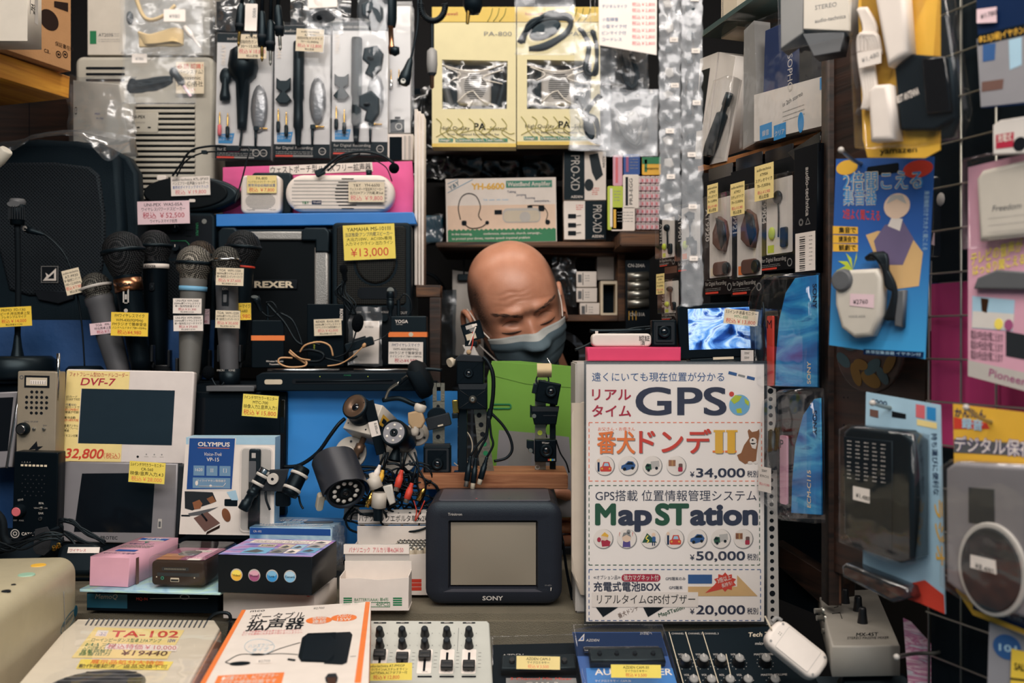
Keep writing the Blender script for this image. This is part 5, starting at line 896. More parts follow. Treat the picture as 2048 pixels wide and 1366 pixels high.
for i,px in enumerate((760,805,850,894,938)):
    for py in (1270,1293): knob(t,*t.L(px,py),9.5,22,cap='charcoal')
    a = t.L(px,(1314,1320,1316,1336,1336)[i]);m = t.m();m.prism(rr(a[0]-12,a[1]-9,a[0]+12,a[1]+9,2),-15,-3,'knobblack',bev=2);m.rect(a[0]-8,a[1]-1,a[0]+8,a[1]+.6,-15.4,'charcoal');t.part('fader',m)
card('yellow card reading 12,800 yen on the silver mixer',722,1327,824,1360,1.085,'lemon',[('audio-technica AT-PMX5P',8,'ink'),('マイク/ラインx4,ステレオライン',7,'ink'),('入力x4で約60L,ACアダプター付',7,'ink'),('税込￥12,800',11,'red')],roll=-1,pitch=-20)
# two mixer blisters
mat('bluecard','1D4F93',.4);mat('bluelight','2F78C0',.4)
t = Thing('blister_pack','dark clear blister of a small black mixer between the silver mixer and the blue pack','blister pack',1070,1330,1.15,pitch=-55);m = t.m();q = t.Ls((984,1287),(1152,1283),(1168,1400),(986,1400));m.prism(q,4,7,'soft');tq(t,m,'AZDEN',(1004,1312),(1046,1311),(1005,1306),'lightgrey',3.4);quad(t,m,'grey',3.2,(1012,1354),(1152,1354),(1160,1400),(1012,1400));tq(t,m,'3-Channel Mic Mixer',(1020,1358),(1144,1358),(1021,1353),'red',2.8,.02);tq(t,m,'CAM-3',(1050,1370),(1116,1370),(1051,1362),'white',2.8,.02);t.part('backing_card',m)
m = t.m();q2 = t.Ls((1004,1320),(1150,1318),(1152,1348),(1002,1350));m.prism(q2,-18,3,'satin',bev=4)
t.part('mixer_body',m)
for px in (1024,1056,1098,1128): a = t.L(px,1335);m = t.m();m.lathe((*a,-26),(*a,-17),[(0,0),(0,5),(9,6)],'knobblack',12);t.part('knob',m)
m = t.m();m.prism(inset(q,-2),-24,8,'clearstiff',bev=4);t.part('clear_cover',m)
card('cream card reading 3,500 yen on the dark mixer blister',1033,1313,1120,1338,1.115,'paleyellow',[('AZDEN CAM-3',9,'ink',.82),('マイクロミキサー',7,'ink',.7),('税込￥3,500',10,'salmon',.85)],roll=1,pitch=-20)
t = Thing('blister_pack','blue carded blister of a black mixer below the poster','blister pack',1240,1320,1.13,pitch=-50);m = t.m();q = t.Ls((1145,1262),(1322,1262),(1365,1400),(1172,1400));m.prism(q,4,7,'bluecard');quad(t,m,'navy',3.7,(1146,1263),(1322,1263),(1336,1310),(1153,1310));quad(t,m,'bluelight',3.6,(1172,1334),(1345,1334),(1362,1392),(1178,1392))
quad(t,m,'lightgrey',3.3,(1156,1280),(1169,1265),(1168,1280));quad(t,m,'bluecard',3.1,(1160,1278),(1167,1270),(1166,1278));tq(t,m,'AZDEN',(1172,1281),(1198,1281),(1173,1276),'lightgrey',3.2);tq(t,m,'21世紀へ',(1280,1267),(1304,1267),(1281,1262),'lightgrey',3.2);tq(t,m,'AUDIO MIXER',(1190,1348),(1345,1348),(1189,1335),'white',3.2,.03);tq(t,m,'マイクロミキサー  CAM-3II',(1190,1362),(1262,1362),(1190,1358),'white',3.2);t.part('backing_card',m)
m = t.m();q2 = t.Ls((1176,1307),(1322,1305),(1330,1332),(1180,1334));m.prism(q2,-20,3,'satin',bev=4);quad(t,m,'beige',-4,(1240,1302),(1256,1296),(1262,1300),(1258,1306));m.prism(t.Ls((1166,1298),(1316,1297),(1322,1306),(1168,1308)),-10,2,'smoke',bev=2);t.part('mixer_body',m)
for px in (1198,1232,1268,1304): a = t.L(px,1319);m = t.m();m.lathe((*a,-26),(*a,-19),[(0,0),(0,4),(7,5)],'ink',12);t.part('knob',m)
m = t.m();m.prism(inset(q,-2),-24,8,'clearstiff',bev=4);t.part('clear_cover',m)
card('yellow card reading 3,500 yen on the blue mixer blister',1222,1330,1322,1355,1.09,'lemon',[('AZDEN CAM-3Ⅱ',9,'ink',.85),('マイクロミキサー',7,'ink',.7),('税込￥3,500',10,'red',.85)],roll=.5,pitch=-20)
# black four channel mixer
t = Thing('audio_mixer','black four channel mixer with grey-capped knobs and white lines','mixer',1480,1320,1.125,pitch=-52);m = t.m();q = t.Ls((1328,1262),(1575,1250),(1655,1400),(1378,1400));m.prism(q,0,36,'dark',bev=2)
for px in (1338,1371,1405): a,b = t.Ls((px,1264),(px+30+(px-1338)*.05,1372));m.poly([(a[0]-.7,a[1]),(a[0]+.7,a[1]),(b[0]+.7,b[1]),(b[0]-.7,b[1])],-.5,'cream')
a,b = t.Ls((1452,1308),(1466,1372));m.poly([(a[0]-.7,a[1]),(a[0]+.7,a[1]),(b[0]+.7,b[1]),(b[0]-.7,b[1])],-.5,'cream')
for i,s in enumerate(('CHANNEL 1','CHANNEL 2','CHANNEL 3')): x = 1343+i*33;tq(t,m,s,(x,1269),(x+28,1269),(x,1265.5),'lightgrey')
tq(t,m,'Tech TM-8',(1496,1274),(1560,1272),(1497,1265),'beige',-.6,.03);tq(t,m,'micro mixer',(1510,1290),(1560,1289),(1511,1284),'lightgrey',-.6,.02)
for j,y in enumerate((1309,1350)):
    for i in range(4): x = 1356+i*35+j*12;tq(t,m,'VOL',(x,y+2),(x+11,y+2),(x,y-2),'lightgrey',-.5,.02)
    tq(t,m,'MASTER VOLUME',(1508+j*14,y+2),(1560+j*14,y+1),(1508+j*14,y-2),'lightgrey',-.5,.02)
t.part('casing',m)
for j,(y,xs) in enumerate(((1326,(1370,1406,1441,1477,1530)),(1368,(1386,1421,1458,1494,1548)))):
    for px in xs:
        a = t.L(px,y);knob(t,a[0],a[1],13,20,'knobblack','grey',line='lightgrey')
        m = t.m()
        for k in range(11): an = math.radians(120+k*30);m.rect(a[0]+16*math.cos(an)-.5,a[1]+16*math.sin(an)-.5,a[0]+16*math.cos(an)+.8,a[1]+16*math.sin(an)+.8,-.5,'lightgrey')
        t.part('scale_marks',m)
card('pale price card taped on the black four channel mixer',1424,1269,1500,1303,1.155,'lightgrey',[('Tech   TM-8',9,'teal',.86),('4chx2/マイクミキサー',8,'ink',.84),('税込￥6,980',10,'pinkred',.9),('税込定価',6,'grey',.5)],roll=2,pitch=-25)
# ================= little television and security cameras, centre =================
mat('tvgrey','24262E',.42,spec=.3,bump=.12,bscale=900);mat('tvplate','4A4A52',.4);mat('tvscreen','8E8576',.2,var=.05,scale=6,spec=.5);mat('camwhite','C9C1B5',.45);mat('hood','33363E',.38,.2);mat('stripmetal','8A877A',.38,.75,bump=.2,bscale=300);mat('tape','B79A76',.8);mat('ziptie','C8C3BA',.45)
t = Thing('television','small dark grey portable television with blank grey screen','television',988,1209,1.29);m = t.m()
m.frame(rr(851,1004,1124,1208,30,6),rr(897,1043,1075,1178,4,6),6,60,'tvgrey')
o = rr(851,1004,1124,1208,30,6)
n = len(o);i1 = inset(o,7);i2 = inset(o,30);v = [(x,y,d) for ps,d in ((o,6),(i1,-1),(i2,1)) for x,y in ps]
m.add(v,[(r*n+i,r*n+(i+1) % n,(r+1)*n+(i+1) % n,(r+1)*n+i) for r in range(2) for i in range(n)],'tvgrey',True)
inn = rr(896,1041,1076,1179,4,6);v = [(x,y,1) for x,y in i2]+[(x,y,1.5) for x,y in inn]+[(x,y,16) for x,y in inset(inn,5)]
m.add(v,[(r*n+i,r*n+(i+1) % n,(r+1)*n+(i+1) % n,(r+1)*n+i) for r in range(2) for i in range(n)],'tvgrey');m.prism(inset(o,1),55,330,'tvgrey',bev=6)
m.poly([(886,1184),(1085,1184),(1070,1178),(903,1178)],.4,'tvplate');m.text('Trinitron',896,1031,5.4,'lightgrey',-.2,w=28,bold=.02);m.text('SONY',965,1200,8.5,'lightgrey',-1.6,w=41,bold=.045);m.text('KV-6PD1',1090,1172,2.6,'grey',.2,fit=17);m.rect(1101,1175,1108,1182,.2,'lightgrey');m.rect(1103,1177,1106,1181,0,'dark')
t.part('casing',m);m = t.m()
m.sheet(lambda u,v: (901+171*u,1046+126*v,9-5*math.sin(math.pi*u)*math.sin(math.pi*v)),16,12,'tvscreen');t.part('screen',m)
m = t.m();m.top(1003.6,330);m.prism(rr(876,170,1102,318,6),-1.6,1,'tvplate',bev=.8);m.disc(952,300,2.4,-2,'pinkred',n=10);m.disc(1018,300,2.4,-2,'teal',n=10);m.off();t.part('top_plate',m)
t = Thing('power_cable','black cable looping down between the television and the poster','cable',1140,1200,1.33);m = t.m();m.tube([(1126,1082,0),(1131,1130,2),(1140,1180,0),(1146,1205,-2)],2.4,'cable');m.tube([(1124,1100,3),(1120,1060,4),(1126,1082,0),(1136,1150,3),(1148,1196,3)],1.8,'cable');t.one(m)
wbox('wooden_board','wooden board across the television top holding the little cameras','board',X(835,1.42),X(1136,1.42),1.42,1.52,CZ-.2108,Z(949,1.42),'boardwood',bev=.0012)
# --- camera helpers
def sqcam(m,x0,y0,x1,y1,d0,lens,lr,k='black',face=True):
    m.box(x0,y0,x1,y1,d0,d0+26,k,r=2,bev=2.5)
    if face: m.frame(rr(x0+4,y0+4,x1-4,y1-4,2,2),rr(x0+8,y0+8,x1-8,y1-8,2,2),d0-.5,d0+1,'charcoal')
def lensp(t,x,y,r,d,k='satin',glass='lens',L=10,name='lens',parent=None):
    m = t.m();m.lathe((x,y,d-L),(x,y,d),[(1.5,r*.45),(0,r*.6),(0,r*.8),(2,r*.9),(L,r)],[k]*4,20);m.ball((x,y,d-L+2),r*.5,glass,rd=2.4,n=12);return t.part(name,m,parent)
# strip with two cameras, left on board
t = Thing('camera_bracket','perforated metal strip with two black cameras, left end of the board','bracket',877,949,1.46);m = t.m();m.frame(rr(865,766,889,948,2,4),[(x,y) for x,y in rr(873,774,881,801,4,4)],4,6,'stripmetal')
m = t.m();m.box(865,802,889,949,4,6,'stripmetal');m.box(865,766,873,803,4,6,'stripmetal');m.box(881,766,889,803,4,6,'stripmetal');m.box(872,766,882,774,4,6,'stripmetal');m.disc(876,874,4.5,3.5,'ink',n=14);m.disc(876,813,3.5,3.5,'ink',n=12);m.box(862,945,892,949,-6,16,'stripmetal');t.part('metal_strip',m)
m = t.m();m.spin(877,840,14);m.box(853,830,901,855,-14,4,'charcoal',r=3,bev=2);m.prism(ell(876,828,19,14,18),-4,3,'dark',bev=1.5);m.rect(874,849,885,852,-14.5,'beige');m.off();t.part('camera',m)
m = t.m();sqcam(m,849,890,903,944,-26,None,0);m.box(851,886,901,891,-24,-2,'charcoal',bev=1);c = t.part('camera',m);lensp(t,877,924,12,-26,parent=c)
# large stacked cameras
t = Thing('camera_bracket','black post with two stacked square cameras and a pinhole lens','bracket',925,949,1.45);m = t.m();m.box(916,812,934,949,4,14,'satin',bev=1.5);m.box(908,943,945,949,-8,20,'satin',bev=1);t.part('post',m)
m = t.m();sqcam(m,914,718,968,768,-18,None,0,face=False);m.prism([(912,716),(922,708),(962,711),(970,720),(970,724),(912,722)],-20,10,'charcoal',bev=2);c = t.part('camera',m);lensp(t,938,746,10,-18,L=5,parent=c)
m = t.m();m.box(917,766,975,818,-16,10,'black',bev=2);m.poly([(917,766),(975,766),(971,778),(920,778)],-17,'charcoal')
for a,b in (((921,780),(938,792)),((971,780),(954,792)),((921,815),(938,803)),((971,815),(954,803))): m.tube([(*a,-16.4),(*b,-16.8)],.8,'charcoal',4,curve=False)
c = t.part('camera',m);m = t.m();m.lathe((946,798,-24),(946,798,-16),[(0,1),(0,3.5),(3,6),(8,8)],'steel',16);t.part('pinhole_lens',m,c)
m = t.m();m.lathe((899,726,-6),(908,722,2),[(0,0),(0,9),(9,9),(10,3),(16,3)],'beige',18);t.part('thumb_knob',m);m = t.m();m.spin(910,812,5);m.box(905,800,917,826,-6,4,'brass',bev=1.5);m.box(903,826,915,836,-8,4,'satin',bev=1.5);t.part('connector',m)
t = Thing('board_camera','tiny bare circuit board camera on a white putty base above the stacked cameras','camera',942,712,1.45);m = t.m();m.spin(944,664,17);m.box(926,645,966,682,-8,-2,'dark',bev=1);m.frame(rr(926,645,966,682,1,2),rr(929,648,963,679,1,2),-10,-8,'black');m.rect(935,649,952,657,-8.5,'lightgrey');m.rect(948,650,958,655,-8.7,'paper');m.rect(930,666,950,678,-8.5,'beige');m.rect(940,658,952,664,-8.5,'grey');m.rect(938,660,942,664,-8.8,'charcoal');m.off();t.part('circuit_board',m)
m = t.m();m.box(930,682,954,692,-8,8,'satin',bev=2);m.prism([(925,690),(948,688),(952,700),(962,716),(922,716),(930,700)],-6,12,'lightgrey',bev=3);m.ball((938,704,-8),5,'tape',ry=5,rd=3);t.part('base',m);m = t.m();m.tube([(946,664,-10),(946,684,-10),(942,700,-8)],1.2,'red',5);m.tube([(952,654,-10),(944,676,-10),(938,690,-8)],1.6,'paper',5);t.part('wire',m)
# perforated strip with cables
t = Thing('perforated_strip','tall perforated metal strip leaning in front of the green envelope','bracket',972,949,1.455);m = t.m();m.prism([(947,814),(970,814),(988,944),(960,944)],6,8,'stripmetal');m.box(955,944,992,949,-8,14,'stripmetal',bev=1)
for x,y in ((958,831),(962,850),(965,869),(968.6,888.5),(971,907)): m.disc(x,y,5,5.5,'ink' if y < 880 else 'green',n=14)
t.one(m)
def plug(label,p0,p1,k='satin',tip='steel',r=6,lead=None,D=1.40):
    t = Thing('cable_plug',label,'plug',p1[0],p1[1],D);m = t.m();L = math.hypot(p1[0]-p0[0],p1[1]-p0[1]);m.lathe((*p0,0),(*p1,-6),[(0,r*.45),(L*.05,r*.6),(L*.1,r*.5),(L*.16,r*.7),(L*.2,r*.6),(L*.27,r*.85),(L*.34,r*.8),(L*.36,r),(L*.8,r),(L*.82,r*.7)],k,14);t.part('shell',m)
    m = t.m();m.lathe((*p0,0),(*p1,-6),[(L*.8,r*.78),(L,r*.78),(L,r*.5),(L*.92,r*.4)],tip,14);t.part('tip',m)
    if lead: m = t.m();m.tube([(x,y,d) for x,y,d in lead]+[(*p0,0)],r*.42,'cable');t.part('lead',m)
    return t
plug('black round plug hanging over the board, left of three',(941,912),(932,973),lead=[(975,832,6),(972,868,4),(955,890,2)])
plug('black round plug hanging over the board, middle one with a pale tip',(952,916),(945,977),tip='beige',lead=[(976,832,4),(974,870,2),(962,895,0)])
plug('black round plug hanging over the board, right of three',(974,914),(958,968),tip='beige',lead=[(978,832,4),(982,870,2),(986,890,0)])
t = Thing('camera_cable','thick black cable arching down beside the stacked cameras','cable',980,830,1.43);m = t.m();m.tube([(966,714,0),(976,724,-2),(986,750,-4),(986,790,-4),(980,830,-2)],4.2,'cable');m.lathe((981,818,-2),(977,842,0),[(0,5),(8,6),(16,6),(24,4)],'satin',12);m.tube([(982,826,0),(1005,850,2),(1020,876,2),(1024,900,0),(1012,916,-2),(988,922,-2)],3,'cable');t.one(m)
t = Thing('thin_cable','thin pale wire arching behind the hanging plugs','cable',930,945,1.47);m = t.m();m.tube([(916,853,0),(936,866,-3),(945,890,-4),(938,920,-3),(920,932,0),(908,926,2)],1.1,'beige',5);t.one(m)
# right bracket with three cameras
t = Thing('camera_bracket','metal strip with three small black cameras and a cream strap, before the green envelope','bracket',1078,949,1.47);m = t.m();m.box(1070,760,1092,944,6,8,'stripmetal');m.disc(1080,866,5,5.5,'lime',n=14);m.prism([(1058,944),(1088,944),(1088,949),(1058,949)],-10,16,'stripmetal',bev=1);m.ring(1075,935,3,5,5.4,'lightgrey');m.box(1100,806,1112,940,10,18,'satin',bev=1);t.part('metal_strip',m)
mat('strap','CDB891',.7);m = t.m();m.sheet(lambda u,v: (1074+29*u,727+28*v,2-14*math.sin(math.pi*v)),2,10,'strap');m.box(1074,727,1103,729,2,14,'strap');t.part('strap',m)
m = t.m();m.spin(1096,785,-11);m.box(1073,763,1118,806,-20,4,'black',r=2,bev=2.5);m.box(1064,772,1074,792,-10,6,'satin',bev=1.5);m.off();m.ring(1085,760,11,14,0,'satin');c = t.part('camera',m);lensp(t,1101,782,12,-20,L=10,parent=c)
m = t.m();m.prism([(1060,812),(1118,812),(1112,848),(1068,848)],-14,6,'black',bev=2);m.rect(1064,813,1116,822,-14.6,'charcoal');m.rect(1086,829,1112,831,-14.6,'charcoal');c = t.part('camera',m)
m = t.m();m.lathe((1068,831,-16),(1068,831,-8),[(0,0),(0,4),(6,5)],'steel',12);m.box(1060,810,1063,834,-12,6,'satin');t.part('hinge_screw',m,c)
m = t.m();m.box(1069,877,1112,922,-22,4,'black',r=2,bev=2.5);m.text('Water',1090,885,4,'lightgrey',-22.5,'C',shear=.2,bold=.02)
for i,k in enumerate(('red','lime','bluelabel','grey')): m.rect(1095+i*3.6,915,1098.4+i*3.6,919,-22.5,k)
c = t.part('camera',m);lensp(t,1092,899,14,-22,L=6,parent=c);m = t.m();m.prism([(1053,879),(1068,881),(1068,908),(1053,894)],-12,4,'satin',bev=1);m.lathe((1061,900,-16),(1061,900,-10),[(0,0),(0,4),(5,5)],'steel',12);t.part('side_arm',m,c)
t = Thing('mini_jack','silver mini jack tip poking up above the green envelope','plug',1098,728,1.50);m = t.m();m.lathe((1094,716,0),(1102,730,0),[(0,0),(1,1.4),(3,2),(4,1.4),(5,2),(16,2.2)],'chrome',10);t.one(m)
t = Thing('black_lead','thin black cable on the board behind the right bracket','cable',1130,940,1.49);m = t.m();m.tube([(1112,880,0),(1120,905,0),(1132,925,-2),(1138,945,-2)],1.6,'cable');m.tube([(1094,848,6),(1090,860,6),(1094,876,6)],1.4,'cable');t.one(m)
# envelope the man holds
mat('envgreen','6FA33A',.6,var=.06,bump=.15,bscale=50);mat('greyflap','8E8D92',.6)
t = Thing('green_envelope','green paper envelope with grey lower edge and a green paper clip held up','envelope',1062,960,1.585);m = t.m();m.prism([(984,722),(1040,722),(1149,733),(1156,1035),(970,1035),(975,752)],0,3,'envgreen',bev=.6);m.prism([(980,750),(1052,768),(1152,776),(1148,734),(986,723)],-1.4,-.3,'envgreen',bev=.4);t.part('sleeve',m)
m = t.m();m.poly([(998,860),(1070,866),(1138,874),(1152,1034),(985,1034)],-1,'greyflap');m.poly([(1020,862),(1068,866),(1060,940),(1016,940)],-1.5,'grey');t.part('lower_sheet',m);m = t.m();m.frame(rr(985,807,1023,818,5,5),rr(985,809.5,1020.5,815.5,3,5),-3,-1.6,'green');t.part('paper_clip',m)
# headphones
t = Thing('headphones','worn black headphones with a silver band, left of the stacked cameras','headphones',850,810,1.475,yaw=-20);m = t.m();m.lathe((828,765,-10),(868,745,6),[(0,0),(0,24),(6,36),(16,40),(26,38),(38,26),(40,0)],'rubber',28);t.part('ear_cup',m);m = t.m();m.lathe((836,770,-20),(856,757,-8),[(0,22),(-3,27),(0,32),(10,34),(22,33)],'soft',26);t.part('ear_pad',m)
m = t.m();m.tube([(800,768,-14),(825,752,-20),(858,738,-20),(890,740,-6)],3.6,'satin');m.tube([(808,760,-16),(836,744,-22)],4,'steel');m.tube([(766,800,-8),(776,780,-10),(800,766,-14)],3.4,'steel');m.tube([(760,802,-8),(795,798,-4),(830,810,0),(850,806,0)],5,'satin');t.part('headband',m)
# white box camera
t = Thing('security_camera','white box camera with a wide bronze lens tilted upward','camera',694,905,1.43,yaw=-22,pitch=-28,roll=10);m = t.m();m.box(660,792,728,858,0,70,'camwhite',bev=2);m.disc(668,845,1.6,-.5,'ink',n=8);m.disc(714,850,2,-.5,'ink',n=8);m.rside(728.3,0);m.rect(14,806,44,846,-.3,'gold');m.rect(20,812,36,822,-.6,'dark');m.rect(20,828,36,840,-.6,'dark');m.off();t.part('casing',m)
mat('bronzelens','6E5848',.3,.6);m = t.m();m.lathe((690,818,-34),(690,818,0),[(4,8),(-2,24),(0,27),(6,27),(20,25),(24,28),(34,29)],['bronzelens','satin','satin','satin','satin','satin'],28);m.ball((690,818,-30),8,'lens',rd=3);t.part('lens',m)
m = t.m();m.lathe((694,858,34),(694,905,34),[(0,6),(14,6),(16,10),(30,10),(34,6),(47,6)],'bronzelens',14);t.part('mount',m)
def disc_mount(label,x,y,r,D,yaw=0,pitch=0):
    t = Thing('camera_mount',label,'mount',x,y,D,yaw=yaw,pitch=pitch);m = t.m();m.prism(ell(x,y,r,r,30),-5,1,'camwhite',bev=2);
    for a in (30,150,270): m.disc(x+r*.68*math.cos(math.radians(a)),y+r*.68*math.sin(math.radians(a)),3.4,-5.5,'grey',n=12);m.disc(x+r*.68*math.cos(math.radians(a)),y+r*.68*math.sin(math.radians(a)),2,-5.8,'ink',n=8)
    t.part('base_plate',m);m = t.m();m.lathe((x,y,-20),(x,y,-4),[(0,5),(0,12),(4,13),(10,9),(16,9)],'camwhite',18);t.part('ball_joint',m);return t
disc_mount('round white mounting plate under the white box camera',702,906,33,1.475,-10,-15);disc_mount('round white mounting plate behind the ring-light camera',796,912,38,1.485,15,-20);disc_mount('round white mounting plate below the taped joint',834,868,24,1.485,10,-10)
# ring-light camera
t = Thing('security_camera','black barrel camera ringed with six small lamps','camera',785,920,1.41,yaw=-12,pitch=-18);m = t.m();m.lathe((785,866,-12),(785,866,80),[(4,22),(0,24),(0,26),(6,28),(60,28),(66,24),(90,22),(92,0)],'black',30);m.prism(ell(785,866,23,23,30),-9,-7,'greyflap');m.lathe((785,888,20),(782,914,20),[(0,6),(10,8),(26,13),(30,13)],'black',14);t.part('casing',m);lensp(t,785,866,9,-8,L=4)
for i in range(6): a = math.radians(30+60*i);m = t.m();m.ball((785+16*math.cos(a),866+16*math.sin(a),-9),3,'led',rd=2,n=10);t.part('lamp',m)
t = Thing('camera_holder','black camera arm with a white paper label beside the ring-light camera','holder',752,910,1.43);m = t.m();m.spin(750,850,14);m.box(738,800,758,910,0,10,'soft',bev=1.5);m.box(738,842,757,872,-1,2,'paper');m.text('0.05Lux',749,846,5,'ink',-1.5,rot=-90);m.off();t.one(m)
t = Thing('taped_joint','camera joint wrapped in tan tape at the top of the cable pile','joint',830,870,1.44);m = t.m();m.spin(832,840,14);m.prism([(821,822),(848,822),(850,846),(840,858),(822,856),(816,842)],-12,6,'tape',bev=4);m.off();t.part('tape_wrap',m);m = t.m();m.lathe((843,808,-4),(838,824,-4),[(0,8),(2,12),(12,12),(16,9)],'camwhite',16);m.lathe((832,852,-4),(828,874,-4),[(0,9),(10,9),(18,8),(20,0)],'camwhite',8);t.part('joint_body',m)
# hooded bullet camera
t = Thing('security_camera','dark grey hooded bullet camera with a ring of infrared lamps','camera',690,1010,1.39,yaw=26,pitch=32);m = t.m();m.lathe((684,972,-10),(684,972,110),[(6,33),(0,36),(0,38),(8,40),(84,38),(92,20),(94,0)],'tvgrey',36);m.prism(ell(684,972,33,33,30),-5,-2,'black');t.part('casing',m)
m = t.m()
def _h(u,v): a = math.radians(-12+204*u);r = 46;return (684-r*math.cos(a),970-r*math.sin(a),-24+14*abs(u-.5)*2+104*v)
m.sheet(_h,24,6,'hood');m.sheet(lambda u,v: tuple(a+(b-a)*.96 if i < 2 else a for i,(a,b) in enumerate(zip((684,970,0),_h(u,v))))[:2]+(_h(u,v)[2],),24,6,'hood');t.part('sun_hood',m)
lensp(t,684,972,12,-6,L=5)
for i in range(11): a = math.radians(90+360/11*i);m = t.m();m.ball((684+23*math.cos(a),972+23*math.sin(a),-6),4.6,'led',rd=3,n=10);t.part('infrared_lamp',m)
m = t.m();m.box(640,1000,654,1040,20,34,'beige',r=6,bev=2);m.lathe((654,1012,26),(664,1012,26),[(0,4),(10,4)],'steel',10);t.part('thumb_screw',m)
# twin mini cameras
t = Thing('mini_camera_pair','pair of slim black lens cameras on one bracket with a white thumb nut','camera',555,1045,1.39);m = t.m();m.prism([(539,940),(577,938),(565,984),(520,982)],0,8,'charcoal',bev=2);m.box(549,984,578,1014,6,20,'black',r=4,bev=2);t.part('bracket_plate',m);m = t.m();m.disc(547,957,3,-9.6,'ink',n=10);m.lathe((547,957,-9),(547,957,0),[(0,0),(0,11),(9,11)],'ziptie',20);t.part('thumb_nut',m)
m = t.m();m.lathe((531,939,6),(489,1018,-16),[(0,0),(0,11),(3,12),(36,12),(37,9),(48,9),(49,11),(58,11),(59,9),(72,9),(74,11),(90,11),(92,8),(90,6)],'satin',22);m.lathe((531,939,6),(489,1018,-16),[(2,12.4),(6,12.6),(10,12.4)],'chrome',22);c = t.part('camera_barrel',m)
for s0 in (12,30): m = t.m();m.lathe((531,939,6),(489,1018,-16),[(s0,12),(s0,13.4),(s0+6,13.4),(s0+6,12)],'ziptie',20);t.part('cable_tie',m,c)
m = t.m();m.lathe((604,936,10),(580,990,-14),[(0,0),(0,14),(4,16),(56,17),(62,16),(62,12),(56,8)],'black',24);c = t.part('camera_barrel',m)
for s0 in (14,46): m = t.m();m.lathe((604,936,10),(580,990,-14),[(s0,16),(s0,18.6),(s0+6,18.6),(s0+6,16)],'ziptie',22);t.part('cable_tie',m,c)
m = t.m();m.tube([(530,984,6),(532,1000,2),(540,1020,0)],2.4,'cable');m.tube([(596,992,6),(600,1008,4),(606,1018,2)],2.2,'cable');t.part('cable',m)
t = Thing('thick_cable','thick black cable sweeping across the blue sheet','cable',620,935,1.48);m = t.m();m.tube([(566,934,0),(600,930,-2),(636,905,-4),(660,872,-2),(676,850,2),(688,838,10)],4,'cable');t.one(m)
# plugs and cable heap behind the battery boxes
t = Thing('cable_heap','tangled heap of thin black camera cables beside the television','cables',790,1050,1.42);m = t.m();R = random.Random(21)
for i in range(34):
    cx,cy = R.uniform(725,842),R.uniform(945,1045);pts = [];a0 = R.uniform(0,6);rx,ry = R.uniform(18,60),R.uniform(10,34)
    for j in range(8): a = a0+j*.75;pts.append((cx+rx*math.cos(a)+R.uniform(-5,5),cy+ry*math.sin(a)+R.uniform(-5,5),R.uniform(-8,12)))
    m.tube(pts,R.uniform(1.6,2.6),'cable',6,4)
for x0,x1 in ((776,768),(772,758),(800,812),(815,852),(828,835)): m.tube([(x0,905,6),((x0+x1)/2+R.uniform(-6,6),935,0),(x1,970,-4),(x1+R.uniform(-20,20),1010,0)],2.1,'cable')
m.tube([(828,1000,-6),(834,1020,-10),(832,1040,-10),(850,1000,-6)],1.2,'red',5);t.one(m)
plug('red phono plug on the cable heap, upper one',(804,940),(793,982),'red','steel',7,[(812,905,0)],1.40);plug('red phono plug on the cable heap, lower one beside the television',(824,966),(812,1005),'red','steel',7,[(832,935,0)],1.40)
plug('yellow phono plug on the cable heap',(766,940),(758,968),'gold','brass',6,[(774,910,0)],1.405);plug('white phono plug on the cable heap',(760,930),(748,962),'paper','steel',6,[(770,905,0)],1.40);plug('gold-cased plug low on the cable heap',(746,978),(734,1014),'brass','brass',6,[(756,955,0)],1.40)
t = Thing('camera_joint','white ball joint standing in the cable heap','mount',760,1040,1.40);m = t.m();m.spin(750,965,20);m.lathe((750,952,-6),(750,978,-6),[(-8,0),(-8,5),(0,6),(2,14),(24,14),(26,0)],'camwhite',20);m.off();m.lathe((760,984,-4),(757,1020,-4),[(0,0),(0,15),(30,15),(32,9),(40,9)],'camwhite',20);m.lathe((757,1016,-4),(757,1040,-4),[(0,10),(24,10)],'satin',14);t.part('joint_body',m);m = t.m();m.prism([(766,972),(784,968),(792,1004),(780,1010)],-8,4,'ziptie',bev=3);t.part('wing_nut',m)
t = Thing('brass_plug','brass plug lying on the heap next to the television corner','plug',845,1000,1.41);m = t.m();m.lathe((836,1000,0),(850,975,0),[(0,0),(0,5),(20,6),(26,3)],'brass',12);t.one(m)
